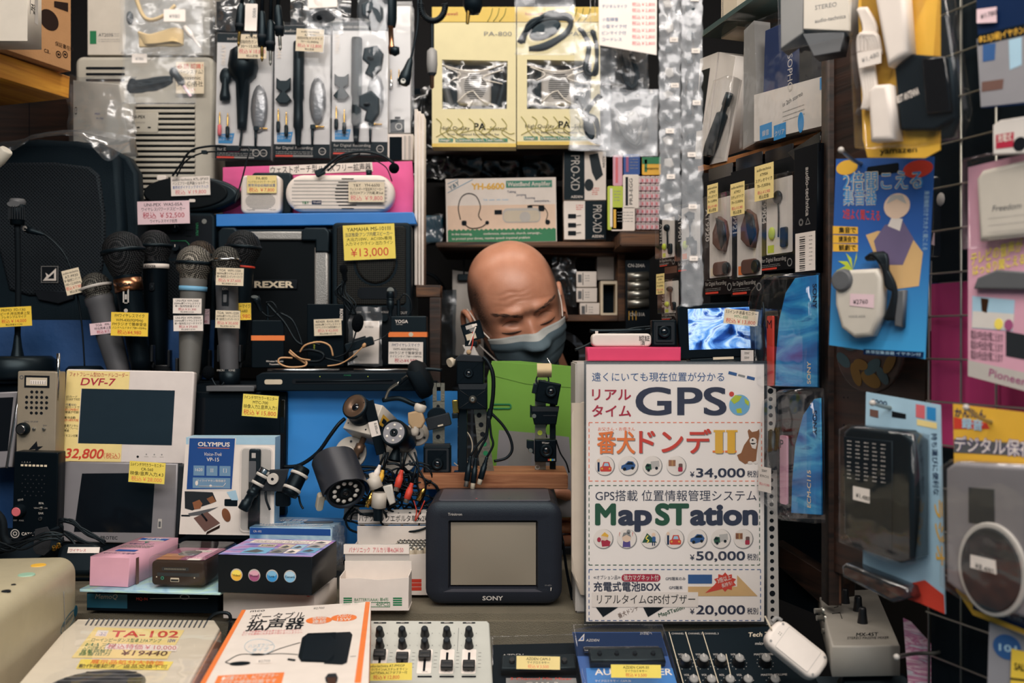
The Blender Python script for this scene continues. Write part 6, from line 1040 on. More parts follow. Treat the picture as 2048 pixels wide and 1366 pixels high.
# ================= the man behind the counter =================
def skinmat():
    m,nt,p,o = nodes('skin');N = nt.nodes;K = nt.links
    tc = N.new('ShaderNodeTexCoord');nz = N.new('ShaderNodeTexNoise');nz.inputs['Scale'].default_value = 38;nz.inputs['Detail'].default_value = 4;K.new(tc.outputs['Object'],nz.inputs['Vector'])
    mx = N.new('ShaderNodeMix');mx.data_type = 'RGBA';mx.inputs[6].default_value = lin('B5785C');mx.inputs[7].default_value = lin('D89C80');K.new(nz.outputs[0],mx.inputs[0])
    at = N.new('ShaderNodeAttribute');at.attribute_name = 'stubble';n2 = N.new('ShaderNodeTexNoise');n2.inputs['Scale'].default_value = 700;K.new(tc.outputs['Object'],n2.inputs['Vector'])
    ad = N.new('ShaderNodeMath');ad.operation = 'MULTIPLY';K.new(at.outputs['Fac'],ad.inputs[0])
    mr = N.new('ShaderNodeMapRange');mr.inputs[1].default_value = .2;mr.inputs[2].default_value = .5;K.new(n2.outputs[0],mr.inputs[0]);K.new(mr.outputs[0],ad.inputs[1])
    m2 = N.new('ShaderNodeMix');m2.data_type = 'RGBA';m2.inputs[7].default_value = lin('2E2A29');K.new(ad.outputs[0],m2.inputs[0]);K.new(mx.outputs[2],m2.inputs[6]);K.new(m2.outputs[2],p.inputs['Base Color'])
    setp(p,Roughness=.38);p.inputs['Subsurface Weight'].default_value = .12;p.inputs['Subsurface Radius'].default_value = (.012,.005,.003);p.inputs['Subsurface Scale'].default_value = .4
    n3 = N.new('ShaderNodeTexNoise');n3.inputs['Scale'].default_value = 420;K.new(tc.outputs['Object'],n3.inputs['Vector'])
    b = N.new('ShaderNodeBump');b.inputs['Strength'].default_value = .18;b.inputs['Distance'].default_value = .001;K.new(n3.outputs[0],b.inputs['Height']);K.new(b.outputs[0],p.inputs['Normal'])
    MATS['skin'] = m
skinmat()
HP = [(.1165,.002,.002,.002),(.115,.018,.018,.022),(.110,.034,.034,.040),(.100,.050,.051,.060),(.086,.063,.066,.077),(.068,.072,.079,.091),(.045,.078,.089,.100),(.020,.080,.0945,.103),(0,.079,.093,.102),(-.02,.077,.090,.098),(-.045,.073,.089,.085),(-.07,.066,.087,.066),(-.09,.055,.083,.052),(-.104,.040,.073,.045),(-.112,.022,.055,.035),(-.115,.003,.02,.01)]
def hprof(z):
    for (z0,*a),(z1,*b) in zip(HP,HP[1:]):
        if z0 >= z >= z1:
            
            i = [h[0] for h in HP].index(z0);u = (z0-z)/(z0-z1);pz,nz_ = HP[max(i-1,0)],HP[min(i+2,len(HP)-1)];o = [];dz = z0-z1
            for k in range(3):
                p,q = a[k],b[k];m0 = (q-pz[k+1])/max(1e-6,pz[0]-z1)*dz if i else (q-p);m1 = (nz_[k+1]-p)/max(1e-6,z0-nz_[0])*dz if i < len(HP)-2 else (q-p)
                m0 = m0 if abs(m0) < 2.5*abs(q-p)+.002 else (q-p);m1 = m1 if abs(m1) < 2.5*abs(q-p)+.002 else (q-p)
                o.append(p*(2*u**3-3*u*u+1)+m0*(u**3-2*u*u+u)+q*(3*u*u-2*u**3)+m1*(u**3-u*u))
            return [v*.972 for v in o]
    return list(HP[-1][1:])
g = lambda x,s: math.exp(-(x/s)**2)
def feat(x,z):
    a = abs(x);d = 0
    d += .0066*g(a-.028,.020)*g(z-.019,.009) - .0150*g(a-.030,.017)*g(z+.003,.011) + .0075*g(a-.032,.0125)*g(z+.010,.0075) - .0030*g(a-.032,.016)*g(z+.022,.005) + .0020*g(a-.034,.017)*g(z+.032,.007)
    t = max(0,min(1,(.012-z)/.05));d += (.003+.022*t*t)*g(x,.0085+.006*t)*(1 if z > -.042 else g(z+.042,.007)) if z < .02 else .003*g(x,.0085)*g(z-.02,.01)
    d += .009*g(a-.014,.006)*g(z+.040,.008)-.006*g(x,.012)*g(z-.004,.010)+.005*g(a-.048,.018)*g(z+.040,.018)
    d -= .0044*g(a-.0065,.0026)*g(z-.014,.011);d += .0018*g(a-.012,.005)*g(z-.016,.008)
    for k,zz in enumerate((.036,.044,.052)): d -= .0017*g(z-zz-.10*max(0,a-.012)*(-1 if k == 0 else .4)+.002*math.sin(x*160+k),.0016)*g(x+.020,.026)
    d -= .0020*g(z-.030+.25*(a-.03),.0016)*g(a-.036,.014)
    d += .004*g(x,.025)*g(z+.075,.008)
    return d
hnv,hna = 104,128
ZS = [.1165-.2315*(.5-.5*math.cos(math.pi*(j/hnv)))*.35-.2315*(j/hnv)*.65 for j in range(hnv+1)]
def hsurf(a,z,off=0):
    w,f,b = hprof(z);c = math.cos(a);s = math.sin(a);e = .9
    x = (w+off)*math.copysign(abs(s)**e,s);y = -(f if c > 0 else b)*math.copysign(abs(c)**e,c)-(off*c)
    if c > 0: y -= feat(x,z)*min(1,c*2.2)
    return Vector((x,y,z))
HR = (Matrix.Rotation(math.radians(-17),4,'Y') @ Matrix.Rotation(math.radians(10),4,'Z') @ Matrix.Rotation(math.radians(21),4,'X'))
HO = P(1061,648,1.70)-HR.to_3x3() @ Vector((0,-.089,-.008));HM = Matrix.Translation(HO) @ HR
hv,hf,hs = [],[],[]
for z in ZS:
    for i in range(hna):
        a = 2*math.pi*i/hna-math.pi;hv.append(HM @ hsurf(a,z));aa = abs(math.degrees(a));zz = z
        s = max(0,min(1,(aa-38-max(0,zz)*170)/24))*max(0,min(1,(.083-zz)/.03))*(1 if aa > 84 else max(0,min(1,(zz+.035)/.04)))
        s = max(s,.8*max(0,min(1,(aa-95)/40))*max(0,min(1,(.1-zz)/.03)));hs.append(min(.95,s))
for j in range(hnv):
    for i in range(hna): hf.append((j*hna+i,j*hna+(i+1) % hna,(j+1)*hna+(i+1) % hna,(j+1)*hna+i))
hf += [tuple(range(hna)),tuple(hnv*hna+i for i in range(hna))]
def loft(rings,vs,fs,ss,n):
    b = len(vs)
    for r in rings: vs.extend(r);ss.extend([0]*n)
    for j in range(len(rings)-1):
        for i in range(n): fs.append((b+j*n+i,b+j*n+(i+1) % n,b+(j+1)*n+(i+1) % n,b+(j+1)*n+i))
def ering(c,ax,w,d,n=24):
    ax = Vector(ax).normalized();u = Vector((1,0,0));u = (u-ax*u.dot(ax)).normalized();v = ax.cross(u);c = Vector(c);return [c+u*w*math.cos(2*math.pi*i/n)+v*d*math.sin(2*math.pi*i/n) for i in range(n)]
# neck running from the skull base back into the collar
nb = Vector((.055,1.945,1.17));nh = HM @ Vector((0,.025,-.045));ax = nh-nb
loft([ering(nb+ax*t,ax,.062-.006*t,.064-.004*t) for t in (0,.25,.5,.75,1.0)],hv,hf,hs,24)
# ears
for sx in (-1,1):
    rings = []
    for k in range(15):
        a = math.radians(-150+300*k/14);cy,cz = .016+.019*math.cos(a)*(1 if math.sin(a) < 0 else .95),-.022+.033*math.sin(a)
        c = Vector((sx*(.078+.006+.010*(1+math.cos(a))*.5),cy,cz));rr_ = .0052 if k not in (0,14) else .003
        t = Vector((0,-math.sin(a),math.cos(a)));rings.append([HM @ (c+Vector((1,0,0))*rr_*math.cos(q)+t.cross(Vector((1,0,0)))*rr_*math.sin(q)) for q in [2*math.pi*i/8 for i in range(8)]])
    loft(rings,hv,hf,hs,8)
    loft([[HM @ Vector((sx*(.076+dx),.016+ry*math.cos(q),-.022+rz*math.sin(q))) for q in [2*math.pi*i/16 for i in range(16)]] for dx,ry,rz in ((.0,.020,.034),(.007,.018,.031),(.006,.010,.018),(.003,.004,.008))],hv,hf,hs,16)
# hands: palm plus five separate bent fingers, closed on the edges of the envelope
def tubev(pts,rads,n=8):
    ps = smooth(pts,4);R = [];m = len(ps)
    for i,p in enumerate(ps):
        t = (ps[min(i+1,m-1)]-ps[max(i-1,0)]).normalized();u = t.cross(Vector((.3,.5,.8))).normalized();w = t.cross(u);q = i/(m-1)*(len(rads)-1);k = min(int(q),len(rads)-2);r = rads[k]+(rads[k+1]-rads[k])*(q-k)
        R.append([p+(u*math.cos(2*math.pi*a/n)+w*math.sin(2*math.pi*a/n))*r for a in range(n)])
    loft(R,hv,hf,hs,n)
for sx in (-1,1):
    ex = X(1062,1.59)+sx*.050;w = Vector((ex+sx*.052,1.665,.93));pc = Vector((ex+sx*.034,1.632,.96))
    loft([ering(w+(pc-w)*t,pc-w,a,b,12) for t,a,b in ((0,.026,.02),(.4,.034,.021),(1,.042,.019),(1.6,.040,.016),(1.75,.02,.01))],hv,hf,hs,12)
    tubev([w,Vector((.055+sx*(.235 if sx > 0 else .07),1.90,.84)),Vector((.055+sx*.15,2.03,1.08)),Vector((.055,1.96,1.16))],(.022,.030,.035,.030))
    for k in range(4):
        z = .987-.021*k;L = (.95,1.05,1,.82)[k]
        tubev([pc+Vector((-sx*.004,0,z-.96)),Vector((ex+sx*.008,1.612,z+.004)),Vector((ex-sx*.020*L,1.600,z+.004)),Vector((ex-sx*.040*L,1.5965,z))],(.0098,.0095,.0085,.0065))
    tubev([pc+Vector((0,-.012,.022)),Vector((ex+sx*.016,1.598,1.0)),Vector((ex-sx*.004,1.578,1.01)),Vector((ex-sx*.018,1.5765,1.01))],(.012,.0105,.0095,.0075))
me = bpy.data.meshes.new('person');me.from_pydata([tuple(v) for v in hv],[],hf);me.materials.append(MATS['skin'])
for p in me.polygons: p.use_smooth = True
bm = bmesh.new();bm.from_mesh(me);bmesh.ops.recalc_face_normals(bm,faces=bm.faces);bm.to_mesh(me);bm.free()
at = me.attributes.new('stubble','FLOAT','POINT');at.data.foreach_set('value',hs)
man = bpy.data.objects.new('person',me);COL.objects.link(man);man['label'] = 'bald person in a grey face mask and dark checked jacket looking down';man['category'] = 'person'
def wpart(name,vs,fs,ks,parent=man,label=None,solid=0,kf=None):
    me = bpy.data.meshes.new(name);me.from_pydata([tuple(v) for v in vs],[],fs)
    for k in (ks if isinstance(ks,(list,tuple)) else [ks]): me.materials.append(MATS[k])
    for i,p in enumerate(me.polygons): p.use_smooth = True;p.material_index = kf(i) if kf else 0
    o = bpy.data.objects.new(name,me);COL.objects.link(o);o.parent = parent
    if solid: md = o.modifiers.new('s','SOLIDIFY');md.thickness = solid;md.offset = 1
    if label: o['label'] = label
    return o
# pleated mask
mat('maskgrey','50626C',.8,bump=.3,bscale=900);mat('maskpale','A9ACAA',.8,bump=.3,bscale=900)
vs,fs = [],[];nu,nv = 48,30
for j in range(nv+1):
    for i in range(nu+1):
        u = i/nu*2-1;v = j/nv;a = u*math.radians(62-6*v);z = -.019-.008*u*u-.100*v+.012*v*u*u
        p = hsurf(a,max(z,-.1),.004);c = math.cos(a);fl = g(u,.55);tent = .020*g(u,.30)*(1-.55*v)*min(1,.25+v*4)+.010*fl*math.sin(math.pi*min(1,v*.95))
        q = hprof(max(z,-.1));y = min(p.y+feat(p.x,max(z,-.1))*min(1,c*2.2)*.9,p.y+.0) if c > 0 else p.y
        pl = .0022*((v*4) % 1)*(1 if .15 < v < .9 else .2);n = Vector((math.sin(a),-c,0));w = HM @ (Vector((p.x,min(y,-q[1]*abs(c)**.9-.004),z))+n*(.003+tent*.75+pl));vs.append(w)
for j in range(nv):
    for i in range(nu): fs.append((j*(nu+1)+i,j*(nu+1)+i+1,(j+1)*(nu+1)+i+1,(j+1)*(nu+1)+i))
mask = wpart('face_mask',vs,fs,('maskgrey','maskpale'),solid=.0012,kf=lambda i: 1 if i//nu < 3 else 0)
def wtube(name,pts,r,k,parent=man,rads=None):
    v0,f0,s0 = [],[],[];ps = smooth(pts,5);m = len(ps);R = []
    for i,p in enumerate(ps):
        t = (ps[min(i+1,m-1)]-ps[max(i-1,0)]).normalized();u = t.cross(Vector((.3,.5,.8))).normalized();w = t.cross(u);rq = r if not rads else rads(i/(m-1))
        R.append([p+(u*math.cos(1.0472*a)+w*math.sin(1.0472*a))*rq for a in range(6)])
    loft(R,v0,f0,s0,6);return wpart(name,v0,f0,k,parent)
for sx in (-1,1):
    wtube('ear_loop',[HM @ (hsurf(sx*math.radians(61),-.027,.003)),HM @ hsurf(sx*math.radians(76),-.012,.003),HM @ hsurf(sx*math.radians(88),.006,.004),HM @ Vector((sx*.083,.024,.012))],.0011,'paper',mask)
    wtube('ear_loop',[HM @ (hsurf(sx*math.radians(56),-.095,.006)),HM @ hsurf(sx*math.radians(74),-.075,.005),HM @ Vector((sx*.083,.022,-.05))],.0011,'paper',mask)
# lash lines under the lowered lids, and eyebrows
mat('lash','15100E',.7);mat('browhair','4A3A32',.95)
for sx in (-1,1):
    def fr(x,z,o=.0): w,f,b = hprof(z);s = max(-1,min(1,x/w));a = math.copysign(math.asin(min(1,abs(s)**(1/.9))),s);return HM @ (hsurf(a,z)+Vector((0,-o,0)))
    wtube('eyelashes',[fr(sx*.017,-.0158,.0004),fr(sx*.025,-.0168,.0006),fr(sx*.033,-.0172,.0006),fr(sx*.041,-.0166,.0005),fr(sx*.049,-.0150,.0003)],0,'lash',rads=lambda t: .0004+.0008*math.sin(math.pi*t))
    wtube('lid_crease',[fr(sx*.018,-.002,.0),fr(sx*.026,.001,.0),fr(sx*.036,.0005,.0),fr(sx*.046,-.004,.0)],0,'brown',rads=lambda t: .0004+.0003*math.sin(math.pi*t))
    v0,f0,s0 = [],[],[];R = random.Random(4+sx);inner,outer = (.009,.008),(.054,.019)
    for k in range(64):
        t = R.random();x = sx*(.009+.046*t);z = .0085+.0115*math.sin(t*1.9)+R.uniform(-.0036,.0036)*(1-.4*t);p0 = fr(x,z,.0004);p1 = fr(x+sx*.006,z+.0012+R.uniform(-.002,.002),.0016)
        t_ = (p1-p0).normalized();u = t_.cross(Vector((0,1,0))).normalized()*.00036;loft([[p0+u,p0-u,p0+u*.2+Vector((0,-.0004,0))],[p1+u*.3,p1-u*.3,p1]],v0,f0,s0,3)
    wpart('eyebrow',v0,f0,'browhair')
# checked jacket, bent forward over the counter
def plaid():
    m,nt,p,o = nodes('plaid');N = nt.nodes;K = nt.links;tc = N.new('ShaderNodeTexCoord');prev = None
    for ax,rot in ((0,'X'),(1,'Z')):
        w = N.new('ShaderNodeTexWave');w.bands_direction = rot;w.inputs['Scale'].default_value = 14;w.inputs['Distortion'].default_value = .6;K.new(tc.outputs['Object'],w.inputs['Vector']);prev = (prev or [])+[w]
    mu = N.new('ShaderNodeMath');mu.operation = 'MAXIMUM';K.new(prev[0].outputs[1],mu.inputs[0]);K.new(prev[1].outputs[1],mu.inputs[1])
    r = N.new('ShaderNodeValToRGB');r.color_ramp.elements[0].color = lin('0A0D12');r.color_ramp.elements[1].color = lin('3A424C');r.color_ramp.elements[0].position = .8;K.new(mu.outputs[0],r.inputs[0]);K.new(r.outputs[0],p.inputs['Base Color']);setp(p,Roughness=.9);MATS['plaid'] = m
plaid();v0,f0,s0 = [],[],[]
loft([ering(c,a,w,d,32) for c,a,w,d in (((.05,2.13,.45),(0,-.05,1),.17,.12),((.05,2.12,.75),(0,-.1,1),.18,.125),((.05,2.08,.98),(0,-.2,1),.205,.13),((.055,2.04,1.11),(0,-.4,1),.20,.12),((.058,2.00,1.18),(0,-.5,1),.165,.10),((.06,1.965,1.205),(0,-.7,1),.10,.082),((.06,1.93,1.235),(0,-.7,1),.080,.078),((.06,1.925,1.225),(0,-.7,1),.070,.070))],v0,f0,s0,32)
for sx in (-1,1):
    sh = Vector((.055+sx*.165,2.03,1.09));wr = Vector((X(1062,1.59)+sx*.100,1.672,.923));el = Vector((.055+sx*(.235 if sx > 0 else .07),1.90,.84))
    ps = smooth([sh,(sh+el)/2+Vector((sx*.015,.01,0)),el,(el+wr)/2+Vector((0,.01,-.01)),wr],5);R = []
    for i,p in enumerate(ps):
        t = (ps[min(i+1,len(ps)-1)]-ps[max(i-1,0)]).normalized();q = i/(len(ps)-1);rad = .068-.036*q;u = t.cross(Vector((0,0,1))).normalized();w = t.cross(u);R.append([p+(u*math.cos(2*math.pi*a/16)+w*math.sin(2*math.pi*a/16))*rad*(1+.04*math.sin(a*3+i)) for a in range(16)])
    loft(R,v0,f0,s0,16)
wpart('jacket',v0,f0,'plaid')
# ================= behind the man =================
t = Thing('hanging_cloth','pale grey cloth hanging from a black clip left of the person','cloth',935,715,2.0);m = t.m();m.sheet(lambda u,v: (905+62*u,540+170*v+8*u,6*math.sin(u*5+v)+4*v),14,14,'lightgrey');t.part('fabric',m);m = t.m();m.box(915,548,942,562,-6,4,'satin',r=3,bev=2);m.tube([(928,548,0),(928,520,2),(932,492,2)],1.5,'cable');t.part('clip',m)
t = Thing('black_hose','black hose curving on the wall left of the hanging cloth','hose',880,600,2.1);m = t.m();m.tube([(848,545,0),(872,556,0),(892,590,0),(896,640,0)],4,'rubber');t.one(m)
t = Thing('grey_film','dull grey plastic film hanging beside the worn wooden frame','film',890,730,1.9);m = t.m();m.film(880,580,912,730,0,'smoke',6,71,0,8,16);t.one(m)
for i,(x0,y0,x1,y1) in enumerate(((1153,543,1193,574),(1153,576,1194,604),(1160,606,1199,629),(1194,512,1228,560))):
    t = Thing('small_box',('small white box on top of the stack in the cubbyhole','small white box in the middle of the stack in the cubbyhole','small white box at the bottom of the stack in the cubbyhole','tall plain white box behind the open box in the cubbyhole')[i],'box',(x0+x1)/2,y1,1.95 if i < 3 else 2.0,group='boxes in the cubbyhole');m = t.m();m.box(x0,y0,x1,y1,0,44,'paper',bev=1)
    if i < 3: m.rect(x0+3,y0+6,x0+10,y0+22,-.4,'midgrey');m.rect(x0+12,y0+3,x0+13.5,y1-4,-.4,'ink');m.lines(x0+17,y0+8,x0+26,3,5,'grey')
    t.one(m)
t = Thing('open_box','cream box standing open towards the viewer in the cubbyhole','box',1218,630,1.945);m = t.m();m.frame(rr(1201,562,1235,630,1),rr(1206,568,1231,626,1),0,40,'cream');m.box(1205,567,1232,627,36,40,'soft');t.one(m)
t = Thing('plastic_bag','clear bag of silvery bulbs in the cubbyhole','bag',1130,628,1.96);m = t.m()
for x,y in ((1136,590),(1122,560),(1140,560),(1118,610)): m.ball((x,y,10),12,'smoke');m.ball((x+3,y-2,4),6,'chrome')
t.part('bulb',m);m = t.m();m.film(1104,514,1152,612,-3,'smoke',8,73,4,14,18,wl=16);t.part('film',m)
t = Thing('battery_pack','black-headed pack of four silver cells beside the wooden cubbyhole','battery pack',1275,660,1.84);m = t.m();m.box(1252,520,1300,668,4,8,'blackcard');m.text('CN-204A',1256,534,7,'lightgrey',3.6,w=34,bold=.02);m.text('CN-131A',1260,632,7,'lightgrey',3.6,w=30,bold=.02)
for x in (1258,1265,1272): m.rect(x,622,x+1,640,3.7,'gold')
t.part('card',m)
for i in range(4): m = t.m();m.lathe((1255,554+i*18,0),(1297,552+i*18,0),[(0,0),(0,9),(42,9),(42,0)],'steel',16);t.part('cell',m)
t = Thing('product_box','white and green amplifier carton picturing a headset, above the person','box',1003,484,1.915,roll=-1);m = t.m();m.box(893,356,1114,485,0,70,'white',bev=.8);m.rect(896,358,1112,470,-.3,'paper');mat('blush','EBCDB4',.55);m.rect(896,410,1112,470,-.4,'blush');m.poly([(896,461)]+[(896+i*4.5,457 if i % 2 else 460) for i in range(49)]+[(1112,461),(1112,484),(896,484)],-.6,'green')
m.text('Y&Y',902,380,9,'teal',-.9,rot=32,shear=.2,bold=.03);m.tube([(897,384,-.8),(948,358,-.8)],.6,'skyblue',4,curve=False);m.tube([(897,366,-.8),(918,357,-.8)],.6,'skyblue',4,curve=False);m.text('YH-6600',945,378,12,'gold',-.9,w=66,bold=.05);m.rect(1014,362,1106,376,-.8,'tealink');m.text('WaistBand Amplifier',1017,373,8.5,'white',-1.1,w=86,bold=.03)
for i,s in enumerate(('Talking','Jumping','Running','everywhere...')): m.text(s,1016+i*18,386+i*6.4,4.4,'inkblue',-.8,bold=.02)
m.text('Talk  easier  with  louder',968,401,3.6,'skyblue',-.8);m.text('In the meeting,            conference, classroom, church, campaign...',904,469,4.6,'white',-1,w=180,bold=.02);m.text('to protect your throat, resolve speech impaired problem',904,478,4.6,'white',-1,w=156,bold=.02)
m.tube([(922,438,-1),(918,415,-1),(924,394,-1),(938,386,-1),(954,392,-1),(962,412,-1),(958,430,-1),(964,440,-1)],1,'ink',5);m.tube([(926,442,-1),(940,455,-1),(962,454,-1),(974,446,-1)],1,'ink',5);m.disc(975,445,4,-1.4,'ink',n=12);m.rect(924,440,934,450,-1.2,'ink',3);m.rect(990,420,1005,429,-1,'ink');m.rect(1006,417,1082,446,-1,'lightgrey',10);m.rect(1008,422,1080,444,-1.3,'beige',9);m.disc(1051,435,11,-1.6,'lightgrey',n=18);m.tube([(1060,412,-1.2),(1085,414,-1.2),(1096,428,-1.2),(1092,444,-1.2)],.8,'ink',4);m.disc(1096,446,5,-1.5,'ink',n=10);m.rect(1078,412,1090,424,-1.2,'ink',3);m.rect(1056,412,1066,417,-1.2,'ink');t.one(m)
for i,(y0,y1) in enumerate(((303,400),(402,479))):
    t = Thing('product_box',('microphone box, dark half left and white half right, upper of two','microphone box, white half left and dark half right, lower of two')[i],'box',1170,y1,1.90,group='black and white microphone boxes');m = t.m();m.box(1128,y0,1212,y1,0,60,'paper',bev=.6);a,b = ((1128,1169),(1170,1212))[i];m.rect(a,y0,b,y1,-.4,'dark');m.text('PRO-XD',a+(14 if i == 0 else 16),y0+8,18,'lightgrey',-.8,rot=-90,w=(y1-y0)*.72);m.text('AZDEN',a+14,y1-4,5,'white',-.8,bold=.03)
    if i == 0: m.poly([(1178,310),(1196,306),(1206,350),(1192,362),(1184,345)],-.5,'charcoal');m.disc(1178,370,9,-.6,'charcoal',ry=12);m.text('AZDEN',1205,312,5,'ink',-.8,rot=-90);m.lines(1184,376,1198,4,4,'red',-.6)
    else:
        for y in (428,446,462): m.rect(1136,y,1152,y+9,-.6,'ink',1);m.tube([(1152,y+4,-.7),(1162,y+3,-.7)],.6,'ink',4,curve=False)
        m.lines(1152,410,1166,3,4,'red',-.6)
    t.one(m)
for nm,x0,y0,x1,y1,k,k2,s in (('yellow-green battery card left of the white battery card',1215,372,1246,460,'lime','paper',''),('white hanging battery card with a round hole slot',1246,349,1278,417,'paper','ink','PR3-EGG'),('low white battery card with a gold strip and barcode',1222,414,1270,462,'paper','gold',''),('pink pack behind the white battery cards',1226,310,1245,372,'rose','pinkred',''),('blue pack behind the white battery cards',1247,308,1280,350,'blue','mauve',''),('green-topped gold battery pack beside the clear bags',1284,314,1322,350,'gold','green','Panasonic')):
    t = Thing('battery_card',nm,'battery card',(x0+x1)/2,y1,1.83 if y0 > 340 else 1.88);m = t.m();m.box(x0,y0,x1,y1,0,5,k,r=3,bev=.8);m.rect(x0+5,y0+5,x0+10,y1-6,-.4,k2)
    if s == 'PR3-EGG': m.text(s,x0+19,y0+60,7,'ink',-.6,rot=90,w=52)
    elif s: m.rect(x0,y0,x1,y0+14,-.4,'green');m.text(s,x0+6,y0+25,5,'ink',-.7,bold=.03)
    else: m.lines(x0+13,y0+10,x1-4,4,6,'grey')
    t.one(m)
bt = None
for c in range(5):
    for r in range(7):
        x,y = 1273+c*9.5,352+r*15.5
        if bt is None: tb2 = Thing('battery','pink-cased battery stacked on the shelf behind the clear strips','battery',x,y+14,1.86,group='pink batteries on the shelf');m = tb2.m();m.box(x,y,x+9,y+14,0,20,'palepink',r=2,bev=1);m.rect(x+1,y+1,x+8,y+4,-.4,'steel');m.rect(x+1,y+6,x+4,y+12,-.4,'pinkred');bt = tb2.one(m)
        else: o = bt.copy();COL.objects.link(o);o.location = bt.location+Vector(((x-1273)*tb2.s,0,-(y-352)*tb2.s))
# ================= poster on its container =================
mat('poster','FAF1EA',.3,var=.02,coat=.3);mat('posterink','2C3148',.5);mat('bottlecream','CDBFAE',.5);mat('darkgreen','1E5236',.5);mat('posterblue','2E5A92',.5);mat('ringgrey','8E8A88',.5)
wbox('container_box','large dull clear-fronted storage box behind the poster','box',X(1150,1.27),.302,1.262,1.36,UP+.001,Z(724,1.27),'lightgrey')
t = Thing('cream_bottle','rounded cream plastic canister standing behind the left edge of the poster','canister',1175,1200,1.25);m = t.m();m.prism([(1143,830),(1150,812),(1166,804),(1240,804),(1240,1200),(1172,1196),(1150,1160),(1143,1110)],4,8,'bottlecream',bev=2);m.sheet(lambda u,v: (1143+40*(1-math.cos(u*1.57))+(0 if v < .9 else 30*(v-.9)*6),806+385*v,8-8*math.sin(u*1.57)),10,8,'bottlecream');t.one(m)
t = Thing('poster','laminated white sales poster with three dashed price boxes hung in a punched clear sleeve','poster',1350,1246,1.238);m = t.m();m.box(1172,727,1528,1243,0,1,'poster')
def tx(s,x,y,h,k,**q): m.text(s,x,y,h,k,-.6,**q)
tx('遠くにいても現在位置が分かる',1184,761,14,'posterblue',w=264,bold=.012);tx('リアル',1184,799,19,'crimson',w=78,bold=.03);tx('タイム',1184,832,19,'crimson',w=78,bold=.03);tx('GPS',1271,829,56,'posterink',w=182,bold=.03)
m.disc(1479,810,21,-.6,'skyblue');m.poly([(1461,800),(1470,790),(1484,792),(1478,802),(1468,808)],-.9,'lime');m.poly([(1488,796),(1498,803),(1497,812),(1490,806)],-.9,'lime');m.poly([(1472,818),(1482,816),(1484,826),(1474,826)],-.9,'lime');m.disc(1463,788,5,-.9,'red',n=12);m.spin(1485,752,-14);m.rect(1456,749,1473,755,-.6,'posterblue');m.rect(1476,750,1490,754,-.6,'grey');m.rect(1494,749,1510,755,-.6,'posterblue');m.off()
mat('purple2','6E6284',.5)
def dash(x0,y0,x1,y1,k):
    L = 7;G_ = 12
    for a,b,y in ((x0,x1,y0),(x0,x1,y1)):
        x = a
        while x < b: m.rect(x,y-.8,min(x+L,b),y+.8,-.5,k);x += G_
    for x in (x0,x1):
        y = y0
        while y < y1: m.rect(x-.8,y,x+.8,min(y+L,y1),-.5,k);y += G_
dash(1178,845,1523,962,'salmon');dash(1178,971,1519,1130,'darkgreen');dash(1178,1139,1521,1241,'posterblue')
tx('お父さん・お母さん',1196,861,6,'salmon',w=74)
for i,(o,k,b) in enumerate(((1.4,'grey',.03),(0,'orange',.03))):
    m.text('番犬',1194+o,903+o,35,k,-.6-.3*i,w=76,bold=b);m.text('ドンデ',1278+o,903+o,38,'red' if i else k,-.6-.3*i,w=144,bold=b);m.text('II',1430+o,905+o,44,'gold' if i else k,-.6-.3*i,w=40,bold=b+.01)
for x in (1427,1452): m.rect(x,860,x+23,864,-1,'gold');m.rect(x-2,901,x+21,905,-1,'orange')
mat('dogbrown','94613C',.6);m.poly([(1478,920),(1474,910),(1482,906),(1488,890),(1498,876),(1495,862),(1498,858),(1504,864),(1514,862),(1518,858),(1519,868),(1517,880),(1514,900),(1512,922),(1490,928)],-.7,'dogbrown');m.disc(1506,882,7,-.9,'white',n=14);m.poly([(1500,886),(1514,886),(1511,898),(1504,896)],-.9,'white');m.disc(1505,880,2,-1.2,'ink',n=8);m.disc(1500,925,5,-1,'white',ry=3,n=12);m.disc(1511,925,4,-1,'white',ry=3,n=12)
